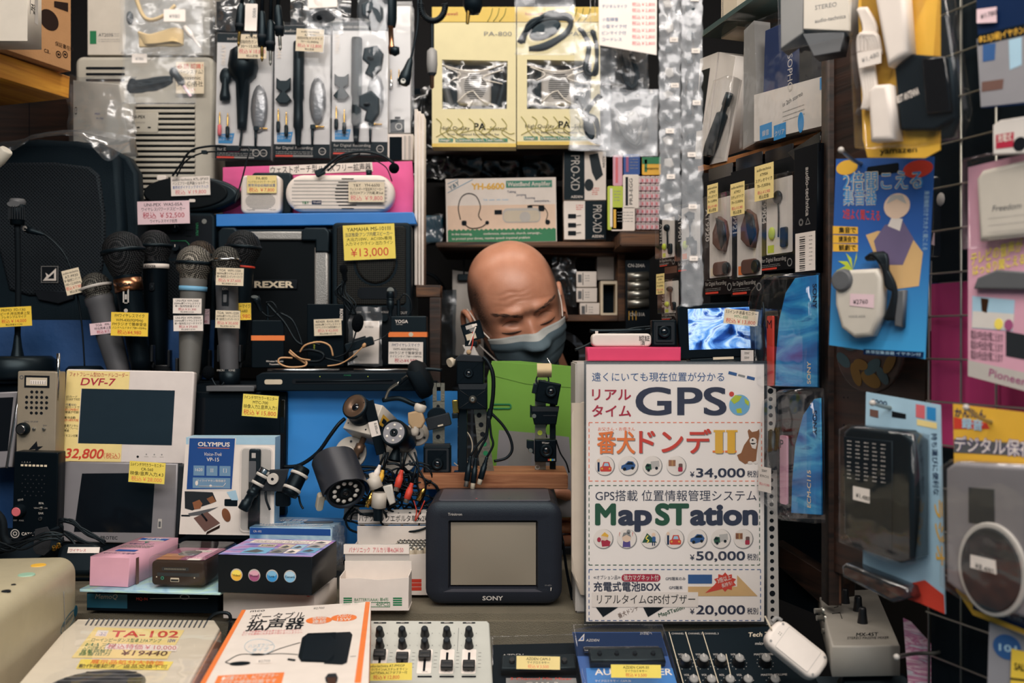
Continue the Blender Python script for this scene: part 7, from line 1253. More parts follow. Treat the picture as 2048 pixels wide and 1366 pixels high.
def icon(x,y,i):
    m.disc(x+1,y+1,20,-.5,'ringgrey');m.disc(x,y,19,-.7,'paper');d = -1
    if i == 0: m.rect(x-9,y+2,x+14,y+12,d,'red',3);m.poly([(x-5,y+2),(x-2,y-7),(x+9,y-7),(x+12,y+2)],d,'red');m.poly([(x-2,y+1),(x,y-5),(x+7,y-5),(x+9,y+1)],d-.3,'sky');m.disc(x-5,y+6,2,d-.3,'gold',n=8);m.disc(x+10,y+6,2,d-.3,'gold',n=8);m.rect(x-14,y-7,x-10,y+12,d-.2,'navy');m.disc(x-12,y-10,3.4,d-.3,'blush',n=10)
    if i == 1: m.poly([(x-14,y+6),(x-13,y),(x-6,y-3),(x,y-9),(x+10,y-8),(x+15,y-1),(x+13,y+5),(x-4,y+10)],d,'posterblue');m.poly([(x-5,y-2),(x+1,y-7),(x+8,y-7),(x+11,y-2)],d-.3,'dark');m.disc(x-7,y+7,3.4,d-.3,'ink',n=10);m.disc(x+9,y+5,3,d-.3,'ink',n=10)
    if i == 2: m.poly([(x-3,y-8),(x+14,y-10),(x+15,y+2),(x-1,y+7)],d,'lightgrey');m.poly([(x-14,y+2),(x-10,y-4),(x-2,y-3),(x-1,y+8),(x-12,y+9)],d-.2,'darkgreen');m.rect(x-12,y-2,x-5,y+2,d-.4,'dark');m.disc(x-7,y+9,3,d-.5,'ink',n=10);m.disc(x+9,y+5,3,d-.5,'ink',n=10)
    if i == 3: m.rect(x-15,y-11,x-1,y+1,d,'boardwood');m.rect(x-9,y-11,x-6,y+1,d-.3,'cork');m.poly([(x-8,y+2),(x+6,y+1),(x+2,y+6)],d,'white');m.rect(x+5,y-4,x+13,y+12,d,'wallet',2);m.rect(x+4,y+3,x+13,y+12,d-.3,'crimson',2)
    if i == 4: m.poly([(x-2,y+16),(x-4,y+4),(x+6,y+1),(x+15,y+6),(x+13,y+15)],d,'crimson');m.disc(x+3,y-3,7,d-.3,'blush',n=14);m.poly([(x-4,y-6),(x+3,y-13),(x+11,y-7),(x+10,y-3)],d-.5,'gold');m.disc(x-8,y+2,4,d-.4,'crimson',n=10,ry=5)
    if i == 5: m.poly([(x-8,y+17),(x-7,y+5),(x+7,y+5),(x+8,y+17)],d,'purple');m.disc(x,y-2,9,d-.2,'blush',n=16);m.poly([(x-9,y-3),(x-6,y-12),(x+6,y-12),(x+9,y-3),(x,y-8)],d-.4,'grey');m.disc(x+4,y-14,4,d-.4,'grey',n=10);m.text('?',x+11,y-5,8,'red',d);m.text('?',x-15,y-5,8,'red',d)
    if i == 6: m.poly([(x-16,y+8),(x-6,y-11),(x+4,y-2),(x+14,y+8)],d,'darkgreen');m.tube([(x-4,y-6,d-.3),(x-8,y,d-.3),(x-3,y+4,d-.3),(x-6,y+8,d-.3)],1.2,'lemon',4);m.rect(x+4,y-4,x+11,y+6,d-.4,'posterblue',2);m.disc(x+7,y-8,4,d-.4,'blush',n=10);m.rect(x+4,y+6,x+6,y+14,d-.4,'navy');m.rect(x+8,y+6,x+10,y+14,d-.4,'navy')
for i,x in enumerate((1209,1256,1304,1352)): icon(x,931,i)
for i,x in zip((4,5,6,0,1,2,3),(1206,1253,1300,1348,1394,1441,1486)): icon(x,1077,i)
for y,s in ((954,'34,000'),(1120,'50,000'),(1228,'20,000')): tx('¥',1380,y,11,'posterink',bold=.02);tx(s,1392,y,18,'posterink',w=98,bold=.03);tx('税別',1494,y-1,10,'posterink',w=22,bold=.02)
tx('GPS搭載 位置情報管理システム',1191,1000,17,'posterink',w=322)
for s,x,w,k in (('M',1190,42,'darkgreen'),('ap',1236,68,'posterink'),('ST',1310,68,'darkgreen'),('ation',1380,136,'posterink')): m.text(s,x,1048,41,k,-.6,w=w,bold=.06)
tx('≪オプション品≫',1187,1158,6.5,'posterink',w=54);m.rect(1243,1148,1321,1163,-.6,'crimson',7);m.text('強力マグネット付',1247,1159.5,8.5,'white',-.9,w=70,bold=.02);tx('充電式電池BOX',1187,1181,15,'posterink',w=134,bold=.03);tx('GPS端末のみ',1331,1160,5.5,'posterink',w=40,bold=.02);tx('GPS端末',1338,1178,5.5,'posterink',w=27,bold=.02)
m.rect(1376,1149,1424,1167,-.6,'posterblue');mat('peachprint','D9B27A',.5);m.poly([(1376,1173),(1474,1173),(1474,1150),(1515,1192),(1376,1192)],-.6,'peachprint');st = []
for i in range(20): a = i*math.pi/10;r = 23 if i % 2 else 17;st.append((1450+r*math.cos(a),1164+r*.85*math.sin(a)))
st[8] = (1410,1186);m.poly(st,-.9,'red');m.text('3倍以上',1436,1166,8,'white',-1.2,w=28,rot=18,bold=.03);m.text('長持ち!',1444,1175,6.5,'white',-1.2,w=22,rot=18,bold=.02)
m.poly([(1190,1212),(1240,1212),(1206,1234)],-.6,'dark');m.poly([(1285,1212),(1332,1212),(1296,1234)],-.6,'dark');m.text('番犬ドンデ',1238,1236,8,'brown',-.7,rot=24,w=44);m.text('MapSTation',1318,1234,8,'darkgreen',-.7,rot=18,w=54,bold=.03);m.rect(1184,1184,1396,1214,-1,'paper');m.text('リアルタイムGPS付ブザー',1194,1206,15,'ink',-1.4,w=196)
t.part('sheet',m);m = t.m();m.box(1168,722,1532,1248,-2,-1.6,'clearstiff');m.box(1168,722,1558,1248,1.4,2,'clearstiff');m.frame(rr(1168,722,1534,1248,0),rr(1172,727,1528,1243,0),-1.8,1,'smoke');t.part('clear_sleeve',m)
m = t.m();m.prism([(1531,770),(1552,778),(1558,1235),(1545,1250),(1532,1250)],.6,1.6,'lightgrey')
for i in range(29): m.disc(1541+i*.15,782+i*16.2,5.8 if i in (0,17,25) else 4.2,.2,'ink',n=14)
t.part('punched_strip',m)
t = Thing('lens_pole','pink paper carton lying on the container above the poster','box',1268,722,1.275);t.name = 'pink_carton';m = t.m();m.box(1175,694,1362,722,0,60,'hotpink',bev=3);t.one(m)
t = Thing('white_device','white rounded device with a printed mark on the pink carton','device',1242,693,1.285);m = t.m();m.box(1184,667,1303,693.5,0,40,'white',r=9,bev=4);m.text('認証',1278,681,8,'ink',-.6);m.text('済',1281,690,7,'ink',-.6);t.one(m)
t = Thing('mini_camera','small square black camera on the end of the pink carton','camera',1328,693,1.285);m = t.m();sqcam(m,1304,640,1353,693,0,None,0);m.frame(rr(1311,648,1346,684,2,2),rr(1315,652,1342,680,2,2),-3,0,'charcoal');t.part('casing',m);lensp(t,1328,664,13,0,L=8)
t = Thing('black_lead','black cables and a pale plug lying behind the white device','cable',1250,668,1.34);m = t.m();m.tube([(1150,700,0),(1175,690,0),(1215,668,0),(1260,664,0),(1310,655,4),(1350,640,6)],3,'cable');m.tube([(1180,662,0),(1220,662,0),(1290,660,0)],4,'satin');m.tube([(1230,666,0),(1270,656,0),(1320,652,4)],2,'cable');m.rect(1190,662,1196,668,-4,'white');t.one(m)
t = Thing('small_monitor','little black monitor showing a blue camera picture on the container','monitor',1436,722,1.285,roll=-2);m = t.m();m.prism([(1358,612),(1368,606),(1508,604),(1512,716),(1360,716)],0,22,'black',bev=3);m.box(1380,716,1500,722,-6,40,'satin',bev=1);m.box(1425,714,1466,719,-7,-5,'beige');t.part('casing',m)
screenmat('bluescreen',['0C2050','1A4490','5C92D4','B8D4F0','2450A0','0C2458'],.62);m = t.m();m.rect(1379,616,1502,698,-.6,'bluescreen');t.part('screen',m)
card('cream card reading 13,800 yen on the little black monitor',1448,620,1516,650,1.262,'cream',[('3.5インチ液晶モニター',9,'ink'),('MTC-350',8,'green',.7),('税込￥13,800',12,'red',.95)],roll=6)
# ================= hanging bags right of centre =================
t = bagth('clear bag holding a black coiled cable, hanging before the right yellow box',1030,-60,1150,108,.97,81)
m = t.m();R = random.Random(8)
for i in range(6): m.tube([(1040+R.uniform(-3,6),86,0),(1060,52+R.uniform(-8,8),-6),(1100,34+R.uniform(-8,8),-6),(1140,40+R.uniform(-8,8),-2),(1132,70+R.uniform(-6,6),0),(1092,92+R.uniform(-4,4),-2),(1058,98,0)],5,'cable')
m.prism(rotp(ell(1090,62,34,17),1090,62,-24),-10,0,'satin',bev=4);t.part('coiled_cable',m)
for i,(lab,x0,y0,x1,y1,D,pts) in enumerate((('clear bag of a folded black lead beside the price list',1148,30,1232,168,.98,[(1160,60),(1176,90),(1170,140),(1190,150),(1196,100),(1184,60)]),('clear bag with a black cable loop below the price list',1222,90,1296,186,1.0,[(1240,110),(1250,150),(1262,176),(1272,150),(1262,110)]),('zip bag with a black plug and looped cable, lowest left of the bag cluster',1140,165,1222,300,.99,[(1150,190),(1168,226),(1180,270),(1196,282),(1192,240),(1172,226),(1200,190)]),('crumpled clear bag with grey parts, lower right of the bag cluster',1206,180,1316,312,1.0,[(1230,220),(1250,270),(1276,290),(1290,240)]))):
    t = bagth(lab,x0,y0,x1,y1,D,83+i,k='bag' if i < 2 else 'bagwhite');m = t.m()
    for k in range(4): m.tube([(x+R.uniform(-4,4),y+R.uniform(-4,4),R.uniform(-4,4)) for x,y in pts],3.6,'cable' if i != 3 else 'cablegrey')
    if i == 2: m.prism(rotp(ell(1178,258,11,26),1178,258,-12),-9,3,'satin',bev=4)
    if i == 3:
        for x,y in ((1240,250),(1268,240),(1286,270)): m.ball((x,y,0),11,'grey',ry=20,rd=6)
    t.part('coiled_cable',m)
t = Thing('price_list','hanging white price list with blue words and red prices','price list',1256,110,.97);m = t.m();m.prism([(1197,-60),(1314,-60),(1313,110),(1198,90)],0,1,'white')
for y,s in ((4,''),(16,'デジタルマイク'),(30,''),(42,'小型録音'),(56,'小型マイク付'),(69,'ピンマイク付'),(82,'コードレス')):
    m.text(s,1204,y,6,'posterblue',-.5,fit=50);m.text('税込￥2,800',1264,y+8,6.5,'pinkred',-.5,fit=46)
t.part('sheet',m);m = t.m();m.tube([(1255,-60,0),(1255,-70,0)],1,'clear',4,curve=False);t.part('string',m)
for lab,x0,x1,y1,n,D in (('left strip of small clear pockets hanging before the battery shelf',1318,1361,440,11,1.0),('right strip of small clear pockets, longest, reaching the little monitor',1362,1404,612,13,1.01)):
    t = Thing('pocket_strip',lab,'bag strip',(x0+x1)/2,y1,D,group='pocket strips');h = (y1+60)/n;m = t.m()
    m.film(x0,-60,x1,y1,-6,'bagwhite',6,x0,0,10,60,wl=13);m.film(x0+1,-60,x1-1,y1-1,8,'bag',4,x0+9,0,6,40,wl=18);t.part('film',m)
    for i in range(n):
        y = -60+h*(i+.55);xx = x0+(x1-x0)*.4;m = t.m();m.prism(rotp([(xx-8-(i*5) % 5,y-9),(xx+4,y-14+(i*3) % 6),(xx+13,y-2),(xx+7,y+10-(i*4) % 7),(xx-6,y+5)],xx,y,(i*37) % 80-40),-2,4,'satin' if (i*2) % 3 == 0 or x0 > 1350 else 'lightgrey',bev=2);t.part('clip',m)
        m = t.m();m.box(xx-6+(i*7) % 12,y-24,xx+10+(i*7) % 12,y-15,-9,-8.4,'paper');m.text('¥580',xx+2+(i*7) % 12,y-17.5,3.4,'grey',-9.3,'C');t.part('sticker',m) if i % 2 else None
# ================= right shelf unit, flaring towards the viewer =================
def DR(px,off=0): return (.8064+off)/((px-CX)/F+.362)
def RT(name,label,cat,px,py,off=0,yaw=-70,group=None,D=None): return Thing(name,label,cat,px,py,D or DR(px,off),yaw,group=group)
t = RT('shelf_unit','dark shelf unit with a raw wood edge carrying the hanging microphone packs','shelf unit',1520,1366,.02);m = t.m();q = t.Ls((1402,333),(1652,262),(1652,276),(1402,345));m.prism(q,-8,190,'edgewood',bev=1);t.part('shelf_board',m)
a,b = t.L(1402,683)[0],t.L(1656,683)[0];m = t.m();m.box(a,282,b,1193,24,30,'soft');t.part('back_panel',m);m = t.m();m.box(b-26,262,b-6,520,-2,22,'edgewood',bev=1);m.box(b-10,500,b,1193,-4,24,'charcoal',bev=1);t.part('upright',m)
m = t.m();m.prism(t.Ls((1545,1082),(1655,1150),(1655,1218),(1545,1120)),-2,60,'darkwood',bev=1);t.part('lower_board',m)
mat('spongebrown','5A3A30',.9);mat('packwhite','D8D2CC',.4)
def apack(label,pts,kind,tag=None):
    """pts: top-left, top-right, bottom-right, bottom-left in the photo"""
    t = RT('microphone_pack',label,'blister pack',(pts[0][0]+pts[1][0])/2,pts[2][1],-.012,group='hanging microphone packs');m = t.m();q = t.Ls(*pts);(x0,y0),(x1,_),(_,y1),_ = q;y0 = min(q[0][1],q[1][1])+4;y1 = (q[2][1]+q[3][1])/2;w = x1-x0;h = y1-y0
    m.box(x0,y0,x1,y1,0,14,'blackcard');m.box(x0+w*.1,y0-26,x1-w*.1,y0+4,4,6,'gloss',r=3);m.rect(x0+w*.20,y0+h*.17,x1-w*.06,y1-h*.15,-.4,'packwhite',3)
    m.text(kind,x0+w*.07,y0+h*.24,w*.13,'lightgrey',-.7,rot=-90,bold=.03);m.text('for Digital Recording',x0+w*.06,y1-h*.085,w*.075,'lightgrey',-.6,fit=w*.7);m.lines(x0+w*.06,y1-h*.06,x0+w*.6,2,h*.015,'grey',-.6);m.rect(x0+w*.06,y1-h*.03,x0+w*.5,y1-h*.012,-.6,'red',1);m.ring(x1-w*.14,y1-h*.06,w*.05,w*.07,-.6,'grey')
    m.rect(x0+w*.24,y1-h*.235,x0+w*.42,y1-h*.165,-.8,'orange' if kind[-1] == '1' else ('lime' if kind[-1] == '4' else 'cream'));t.part('card',m)
    m = t.m();cx = x0+w*.62
    if kind in ('AT9920','AT9921'):
        m.prism([(cx-w*.20,y0+h*.46),(cx-w*.02,y0+h*.33),(cx+w*.18,y0+h*.38),(cx+w*.26,y0+h*.5),(cx+w*.16,y0+h*.64),(cx-w*.02,y0+h*.62),(cx-w*.2,y0+h*.56)],-10,0,'spongebrown',bev=3);m.prism([(cx-w*.06,y0+h*.34),(cx+w*.2,y0+h*.39),(cx+w*.28,y0+h*.54),(cx+w*.12,y0+h*.62),(cx+w*.02,y0+h*.5)],-13,-8,'satin',bev=3);m.prism(rr(cx-w*.22,y0+h*.72,cx+w*.22,y0+h*.84,9),-8,0,'spongebrown',bev=3);m.prism(ell(cx+w*.2,y0+h*.78,w*.1,h*.05),-9,-1,'satin',bev=2)
    else: m.ball((cx-w*.06,y0+h*.34,-4),w*.12,'satin',ry=h*.06,rd=6);m.tube([(cx-w*.06,y0+h*.38,-3),(cx-w*.04,y0+h*.5,-3),(cx-w*.06,y0+h*.7,-2)],1.8,'cable');m.ball((cx-w*.24,y0+h*.66,-3),w*.09,'lime',ry=h*.06,rd=4);m.prism(rr(cx+w*.02,y0+h*.62,cx+w*.2,y0+h*.8,4),-6,0,'satin',bev=2)
    t.part('contents',m);m = t.m();m.box(x0+w*.14,y0+h*.14,x1-1,y1-h*.13,-15,0,'clearstiff',r=3,bev=2);t.part('window',m)
    if tag: q = t.Ls(*tag);m = t.m();(a,b),(c,d) = q;m.box(a,b,c,d,-19,-18.4,'paleyellow');[m.text(s,(a+c)/2,b+(d-b)*f,(d-b)*.085,k,-19.3,'C',fit=(c-a)*.88) for s,f,k in (('audio-technica',.17,'ink'),(kind,.32,'ink'),('ステレオマイク',.48,'ink'),('70~15,000Hz',.63,'ink'),('税込￥5,980',.82,'pinkred'),('税込定価',.95,'ink'))];t.part('price_tag',m)
apack('black and white pack with a brown tip and cream square, third from the pillar',[(1408,362),(1468,345),(1462,592),(1408,588)],'AT9920',[(1431,372),(1452,424)]);apack('black and white pack with a brown tip and orange square, second from the pillar',[(1462,345),(1528,322),(1524,590),(1462,592)],'AT9921',[(1477,370),(1505,428)])
apack('wide pack with lime stickers and a long cream tag beside the barcode box',[(1520,330),(1590,306),(1586,542),(1520,540)],'AT9904',[(1525,335),(1563,396)]);apack('narrow pack behind the right clear strip, lime sticker',[(1354,392),(1404,376),(1404,545),(1354,540)],'AT9901');apack('narrow pack behind the left clear strip',[(1318,420),(1352,408),(1350,536),(1318,530)],'AT9914');apack('low narrow pack with a yellow tag, beside the silver cells',[(1322,548),(1360,540),(1358,640),(1322,640)],'AT9914',[(1329,549),(1345,588)])
t = RT('microphone_box','black box side with a white barcode label hanging by the pillar','box',1612,545,-.03);m = t.m();q = t.Ls((1588,300),(1636,285),(1632,545),(1588,545));m.prism(q,0,26,'blackcard',bev=1);a,b = t.Ls((1591,468),(1631,540));m.rect(*a,*b,-.5,'paper');w = b[0]-a[0]
for i in range(16): m.rect(a[0]+w*.22,a[1]+8+i*4.4,a[0]+w*.5,a[1]+8+i*4.4+(1.2,2.4,1.8)[i % 3],-.9,'ink')
m.lines(a[0]+w*.7,a[1]+8,a[0]+w*.86,8,8,'grey',-.9);c = t.L(1612,335);m.text('audio-technica',c[0],c[1],12,'lightgrey',-.6,rot=-90,bold=.03);a = t.L(1598,452);m.text('◎ △',a[0],a[1],13,'grey',-.6);m.prism(t.Ls((1574,305),(1640,262),(1636,302),(1588,322)),2,5,'gloss',bev=1);t.one(m)
# blue carded microphones with clear domes
streaks('bluewave',['0D4E92','1874BE','2C93D2','58B4E0','1467AE'],9,.3,(1,1,4),1.2)
for i,(lab,pts,dome,tag,nm) in enumerate((('upper blue carded microphone pack with a clear dome, under the barcode box',[(1550,772),(1552,706),(1558,640),(1571,585),(1590,556),(1634,550),(1635,774)],[(1508,770),(1510,650),(1522,580),(1550,548),(1640,546),(1640,776)],[(1509,700),(1534,742)],'SONY'),('lower blue carded microphone pack with a pink strip, right of the poster',[(1582,1026),(1584,960),(1590,890),(1606,830),(1628,798),(1640,796),(1643,1030)],[(1542,1000),(1536,900),(1546,800),(1580,778),(1648,776),(1650,1046),(1580,1040)],[(1544,930),(1570,985)],'ECM-C115'))):
    t = RT('microphone_pack',lab,'blister pack',1600,pts[0][1],-.035,group='blue microphone packs');m = t.m();q = t.Ls(*pts);m.prism(q,0,4,'bluewave',bev=1);a = t.L(1622,1016 if i else 768);m.text(nm,a[0],a[1],12,'cream',-.6,rot=90,bold=.03);a = t.L(1626,820 if i else 568);m.text('SONY',a[0],a[1],13,'navy',-.6,rot=-90,bold=.03)
    a = t.Ls((1536,632),(1548,772)) if not i else t.Ls((1562,870),(1576,1010));m.prism(rr(*a[0],*a[1],4),-3,2,'red' if not i else 'rose');m.text('MP'[i],a[0][0]+2,a[0][1]+26,18,'ink',-3.5);t.part('card',m)
    m = t.m();a = t.L(*((1530,690),(1556,900))[i]);m.lathe((a[0],a[1]-40,-14),(a[0]+6,a[1]+40,-14),[(0,0),(0,9),(50,11),(80,6)],'satin',14);m.tube([(a[0]+8,a[1]-90,-10),(a[0]+16,a[1]-60,-14),(a[0]+4,a[1]-30,-14)],2.4,'cable');t.part('microphone',m)
    m = t.m();m.prism(t.Ls(*dome),-32,5,'clearstiff',bev=12);t.part('clear_dome',m);a,b = t.Ls(*tag);m = t.m();m.box(*a,*b,-34,-33.4,'paper');[m.text(s,(a[0]+b[0])/2,a[1]+(b[1]-a[1])*f,5,k,-34.3,'C',fit=(b[0]-a[0])*.85) for s,f,k in (('SONY',.2,'ink'),(nm,.42,'ink'),('税込￥3,980',.75,'pinkred'))];t.part('price_tag',m)
# things standing on the shelf board and hanging above it
t = RT('boxed_device','white box with a dark window leaning behind the clear strips','box',1435,320,.05);m = t.m();m.prism(t.Ls((1400,118),(1436,104),(1408,318),(1390,318)),0,4,'packwhite');m.prism(t.Ls((1402,142),(1420,136),(1404,260),(1392,262)),-1,0,'dark');m.prism(t.Ls((1437,104),(1470,112),(1436,318),(1409,318)),2,60,'packwhite',bev=1);t.one(m)
t = RT('boxed_device','clear case of a slim black pen microphone leaning on the shelf board','box',1440,325,.01);m = t.m();m.prism(t.Ls((1466,152),(1480,160),(1450,322),(1414,330)),2,5,'packwhite');a,b = t.Ls((1466,188),(1428,296));m.lathe((*a,-8),(*b,-8),[(0,0),(0,8),(24,8),(26,6),(40,6),(44,12),(110,14),(150,10),(150,0)],'satin',16);t.part('microphone',m);m = t.m();m.prism(t.Ls((1444,162),(1470,152),(1482,158),(1448,318),(1410,312)),-22,2,'clearstiff',bev=5);t.part('clear_case',m)
ramp2('packblue','DCD8DC','3A6488',2,.05,.10)
t = RT('boxed_device','tall clear box with a pale blue printed base and blue squares on the shelf board','box',1570,285,-.0);m = t.m();q = t.Ls((1508,190),(1654,150),(1652,250),(1508,284));m.prism(q,0,50,'packwhite');m.prism(t.Ls((1480,60),(1500,40),(1508,282),(1478,298)),10,50,'grey')
for px,s in ((1520,'録音'),(1548,'クリア')): a,b = t.Ls((px,252),(px+24,274));m.rect(*a,*b,-.6,'bluelabel');m.text(s,(a[0]+b[0])/2,b[1]-8,9,'white',-1,'C',fit=(b[0]-a[0])*.8)
a = t.L(1566,214);m.text('in 2ch stereo',a[0],a[1],9,'midgrey',-.6,rot=8);m.lines(a[0],a[1]+10,a[0]+70,3,9,'grey',-.6);a = t.L(1602,245);m.prism(ell(*a,9,20),-1,0,'bluelabel');m.rect(*t.L(1640,156),*t.L(1652,176),-.6,'bluelabel');t.part('printed_base',m)
m = t.m();m.prism(t.Ls((1520,60),(1566,40),(1566,188),(1516,192)),12,40,'inkblue',bev=2);a = t.L(1577,110);m.text('SOPHO',a[0],a[1],16,'lightgrey',-2,rot=-90);t.part('device',m);m = t.m();m.prism(t.Ls((1492,50),(1560,22),(1656,60),(1654,252),(1508,286),(1480,299)),-4,54,'clearstiff',bev=3);t.part('clear_box',m)
t = Thing('boxed_device','white angular box hanging in a clear pack at the top right of the shelf','box',1620,110,1.02,yaw=-32);m = t.m();q = t.Ls((1608,-60),(1705,-60),(1702,62),(1606,58));m.prism(q,0,70,'offwhite',bev=2);m.prism(t.Ls((1560,-60),(1606,-60),(1606,64),(1560,98)),2,60,'grey',bev=3);m.prism(t.Ls((1604,66),(1688,62),(1680,102),(1626,112)),4,50,'midgrey',bev=2);a = t.L(1630,20);m.text('STEREO',a[0],a[1],9,'grey',-.6);m.text('audio-technica',a[0],a[1]+26,8,'midgrey',-.6,fit=60);t.part('carton',m);m = t.m();m.tube([(1650,-60,10),(1650,-90,10)],1.4,'clear',4,curve=False);m.prism(t.Ls((1555,-60),(1708,-60),(1706,72),(1560,104)),-6,-2,'clearstiff',bev=1);t.part('clear_pack',m)
t = RT('glass_shelf','dim greenish glass shelf above the leaning boxes','shelf',1470,60,.02);mat('glassgreen','4A5A58',.15,spec=.6);m = t.m();m.prism(t.Ls((1404,62),(1520,-20),(1520,-10),(1404,74)),0,170,'glassgreen',bev=1);t.one(m)
t = RT('boxed_device','pale greenish carton standing on the glass shelf','box',1460,76,.05);m = t.m();m.prism(t.Ls((1442,-40),(1474,-40),(1474,58),(1442,78)),0,60,'beige',bev=1);a = t.L(1447,60);m.text('audio-technica',a[0],a[1],8,'grey',-.6,rot=90);m.prism(t.Ls((1478,14),(1486,10),(1486,30),(1474,32)),-3,0,'navy');t.one(m)
# ================= carded goods on the right-hand wire grid =================
def RG(label,px,py,D,yaw,name='blister_pack',cat='blister pack'): return Thing(name,label,cat,px,py,D,yaw)
def hook(label,p0,p1,D): t = Thing('display_hook',label,'hook',p1[0],p1[1],D);m = t.m();b = t.loc(P(p0[0],p0[1],D-.05));m.tube([b,(p0[0]+(p1[0]-p0[0])*.35,p1[1]-4,-10),(p1[0],p1[1],10),(p1[0]+20,p1[1],60)],4,'steel');m.ball(b,6,'lightgrey');t.one(m)
hook('white-tipped hook above the blue hearing aid card',(1682,300),(1775,332),.99);hook('silver hook through the light blue radio card',(1745,806),(1812,818),.96);hook('silver hook through the yellow player card',(1932,815),(2035,845),.86);hook('wire hook at the lower right before the pink card',(1793,1314),(1882,1308),.98)
ramp2('hearblue','3FA0D8','2A5CA8',2,0,.12);mat('devicewhite','CFC8BC',.35)
t = RG('blue hearing aid card with a white pocket amplifier and yellow strips',1765,715,.97,-48);m = t.m();m.prism(t.Ls((1672,318),(1868,313),(1850,718),(1658,690)),0,3,'hearblue')
def S(px,py): return t.L(px,py)
m.prism(ell(*S(1694,335),24,15),-.8,0,'gold');m.prism(ell(*S(1836,338),30,17),-.8,0,'red');a,b = t.Ls((1734,334),(1798,345));m.rect(*a,*b,-.6,'ink',4)
for s,p,q,r in (('2倍聞こえる',(1686,378),(1846,374),(1686,350)),('集音器',(1686,408),(1754,406),(1686,384))): m.text3(s,*t.Ls(p,q,r),'cream',-.6,.07);m.text3(s,*t.Ls(p,q,r),'bluelabel',-.9,.02)
m.text3('2倍よく聞こえる',*t.Ls((1686,436),(1760,440),(1686,420)),'red',-.6,.03)
for y,s in ((462,'集音で'),(480,'講演会で'),(497,'観劇で')): m.poly(t.Ls((1666,y-10),(1716,y-8),(1716,y+6),(1666,y+6)),-.6,'gold');m.text3(s,*t.Ls((1678,y+3),(1712,y+3),(1678,y-6)),'ink',-.9,.03)
m.poly(t.Ls((1732,470),(1756,462),(1820,470),(1846,505),(1838,572),(1780,580)),-.6,'peachprint');m.poly(t.Ls((1748,482),(1770,450),(1806,442),(1828,478),(1806,530),(1760,530)),-.8,'purple2');m.prism(ell(*S(1794,412),27,25),-1.2,-.5,'blush');m.poly(t.Ls((1774,408),(1782,390),(1806,390),(1814,408),(1794,398)),-1.6,'lightgrey');m.poly(t.Ls((1776,452),(1784,434),(1806,438),(1800,462)),-1,'white');m.text3('集音機能付きで大きく聞こえる',*t.Ls((1850,382),(1846,500),(1858,382)),'sky',-.6)
for dx,dy in ((-30,-18),(-14,-34),(8,-36),(-34,2)): m.poly(t.Ls((1706,540),(1706+dx,540+dy),(1710+dx*.5,530+dy*.4)),-.7,'lime')
m.poly(t.Ls((1727,698),(1848,704),(1847,716),(1727,709)),-.6,'navy');m.text3('携帯型集音器 イヤホン付',*t.Ls((1732,706),(1842,712),(1732,701)),'sky',-.9);t.part('card',m)
m = t.m();m.prism(t.Ls((1684,560),(1692,542),(1768,538),(1778,556),(1776,630),(1758,672),(1722,676),(1696,656),(1684,610)),-30,-2,'devicewhite',bev=9);a = S(1700,562);m.lathe((*a,-38),(*a,-26),[(0,0),(0,18),(3,22),(12,24)],'midgrey',24);a = S(1712,636);m.text('VOICE AIDE',a[0],a[1],5,'grey',-30.6);t.part('amplifier',m);m = t.m();m.poly(t.Ls((1716,588),(1764,590),(1763,617),(1715,612)),-31,'palepink');a = S(1722,609);m.text('¥2760',a[0],a[1],9,'ink',-31.5);t.part('sticker',m)
m = t.m()
for k in range(5): m.tube([(*S(1742+k*3,518),-16),(*S(1762+k*5,512),-24),(*S(1786,545+k*6),-24),(*S(1798,585),-18),(*S(1780+k*3,640),-14)],6,'cable')
t.part('earphone_lead',m);m = t.m();m.prism(t.Ls((1798,582),(1816,580),(1812,655),(1796,652)),-16,0,'midgrey',bev=3);t.part('battery',m);m = t.m();m.film(*S(1684,535),*S(1824,682),-38,'clearstiff',3,91,4,10,10);t.part('clear_dome',m)
t = RG('blue and white earphone blister behind the hearing aid card',1900,680,.99,-56);m = t.m();m.prism(t.Ls((1866,310),(1945,308),(1942,690),(1862,665)),0,3,'inkblue');m.poly(t.Ls((1862,522),(1944,524),(1942,680),(1860,662)),-.6,'packwhite');m.poly(t.Ls((1866,528),(1944,530),(1944,552),(1866,548)),-1,'dark');m.text3('Φ2.5(3極)イヤホン',*t.Ls((1868,546),(1940,549),(1868,534)),'gold',-1.4,.03)
for i in range(3): m.poly(t.Ls((1864,556+i*9),(1898,558+i*9),(1898,564+i*9),(1864,562+i*9)),-1,'posterblue');m.poly(t.Ls((1864,620+i*11),(1912,622+i*11),(1912,626+i*11),(1864,624+i*11)),-1,'pinkred')
t.part('card',m);m = t.m();a = S(1898,400);m.ball((*a,-12),17,'lightgrey',ry=20);m.tube([(*a,-12),(*S(1908,430),-12),(*S(1906,470),-10)],6,'bluelabel');t.part('earphone',m);m = t.m();m.poly(t.Ls((1880,462),(1919,472),(1912,502),(1874,490)),-20,'palepink');a = S(1882,488);m.text('¥1,280',a[0],a[1],9,'ink',-20.6,rot=-8);t.part('price_tag',m);m = t.m();m.prism(t.Ls((1866,354),(1944,352),(1944,520),(1864,515)),-24,-1,'clearstiff',bev=6);t.part('clear_dome',m)
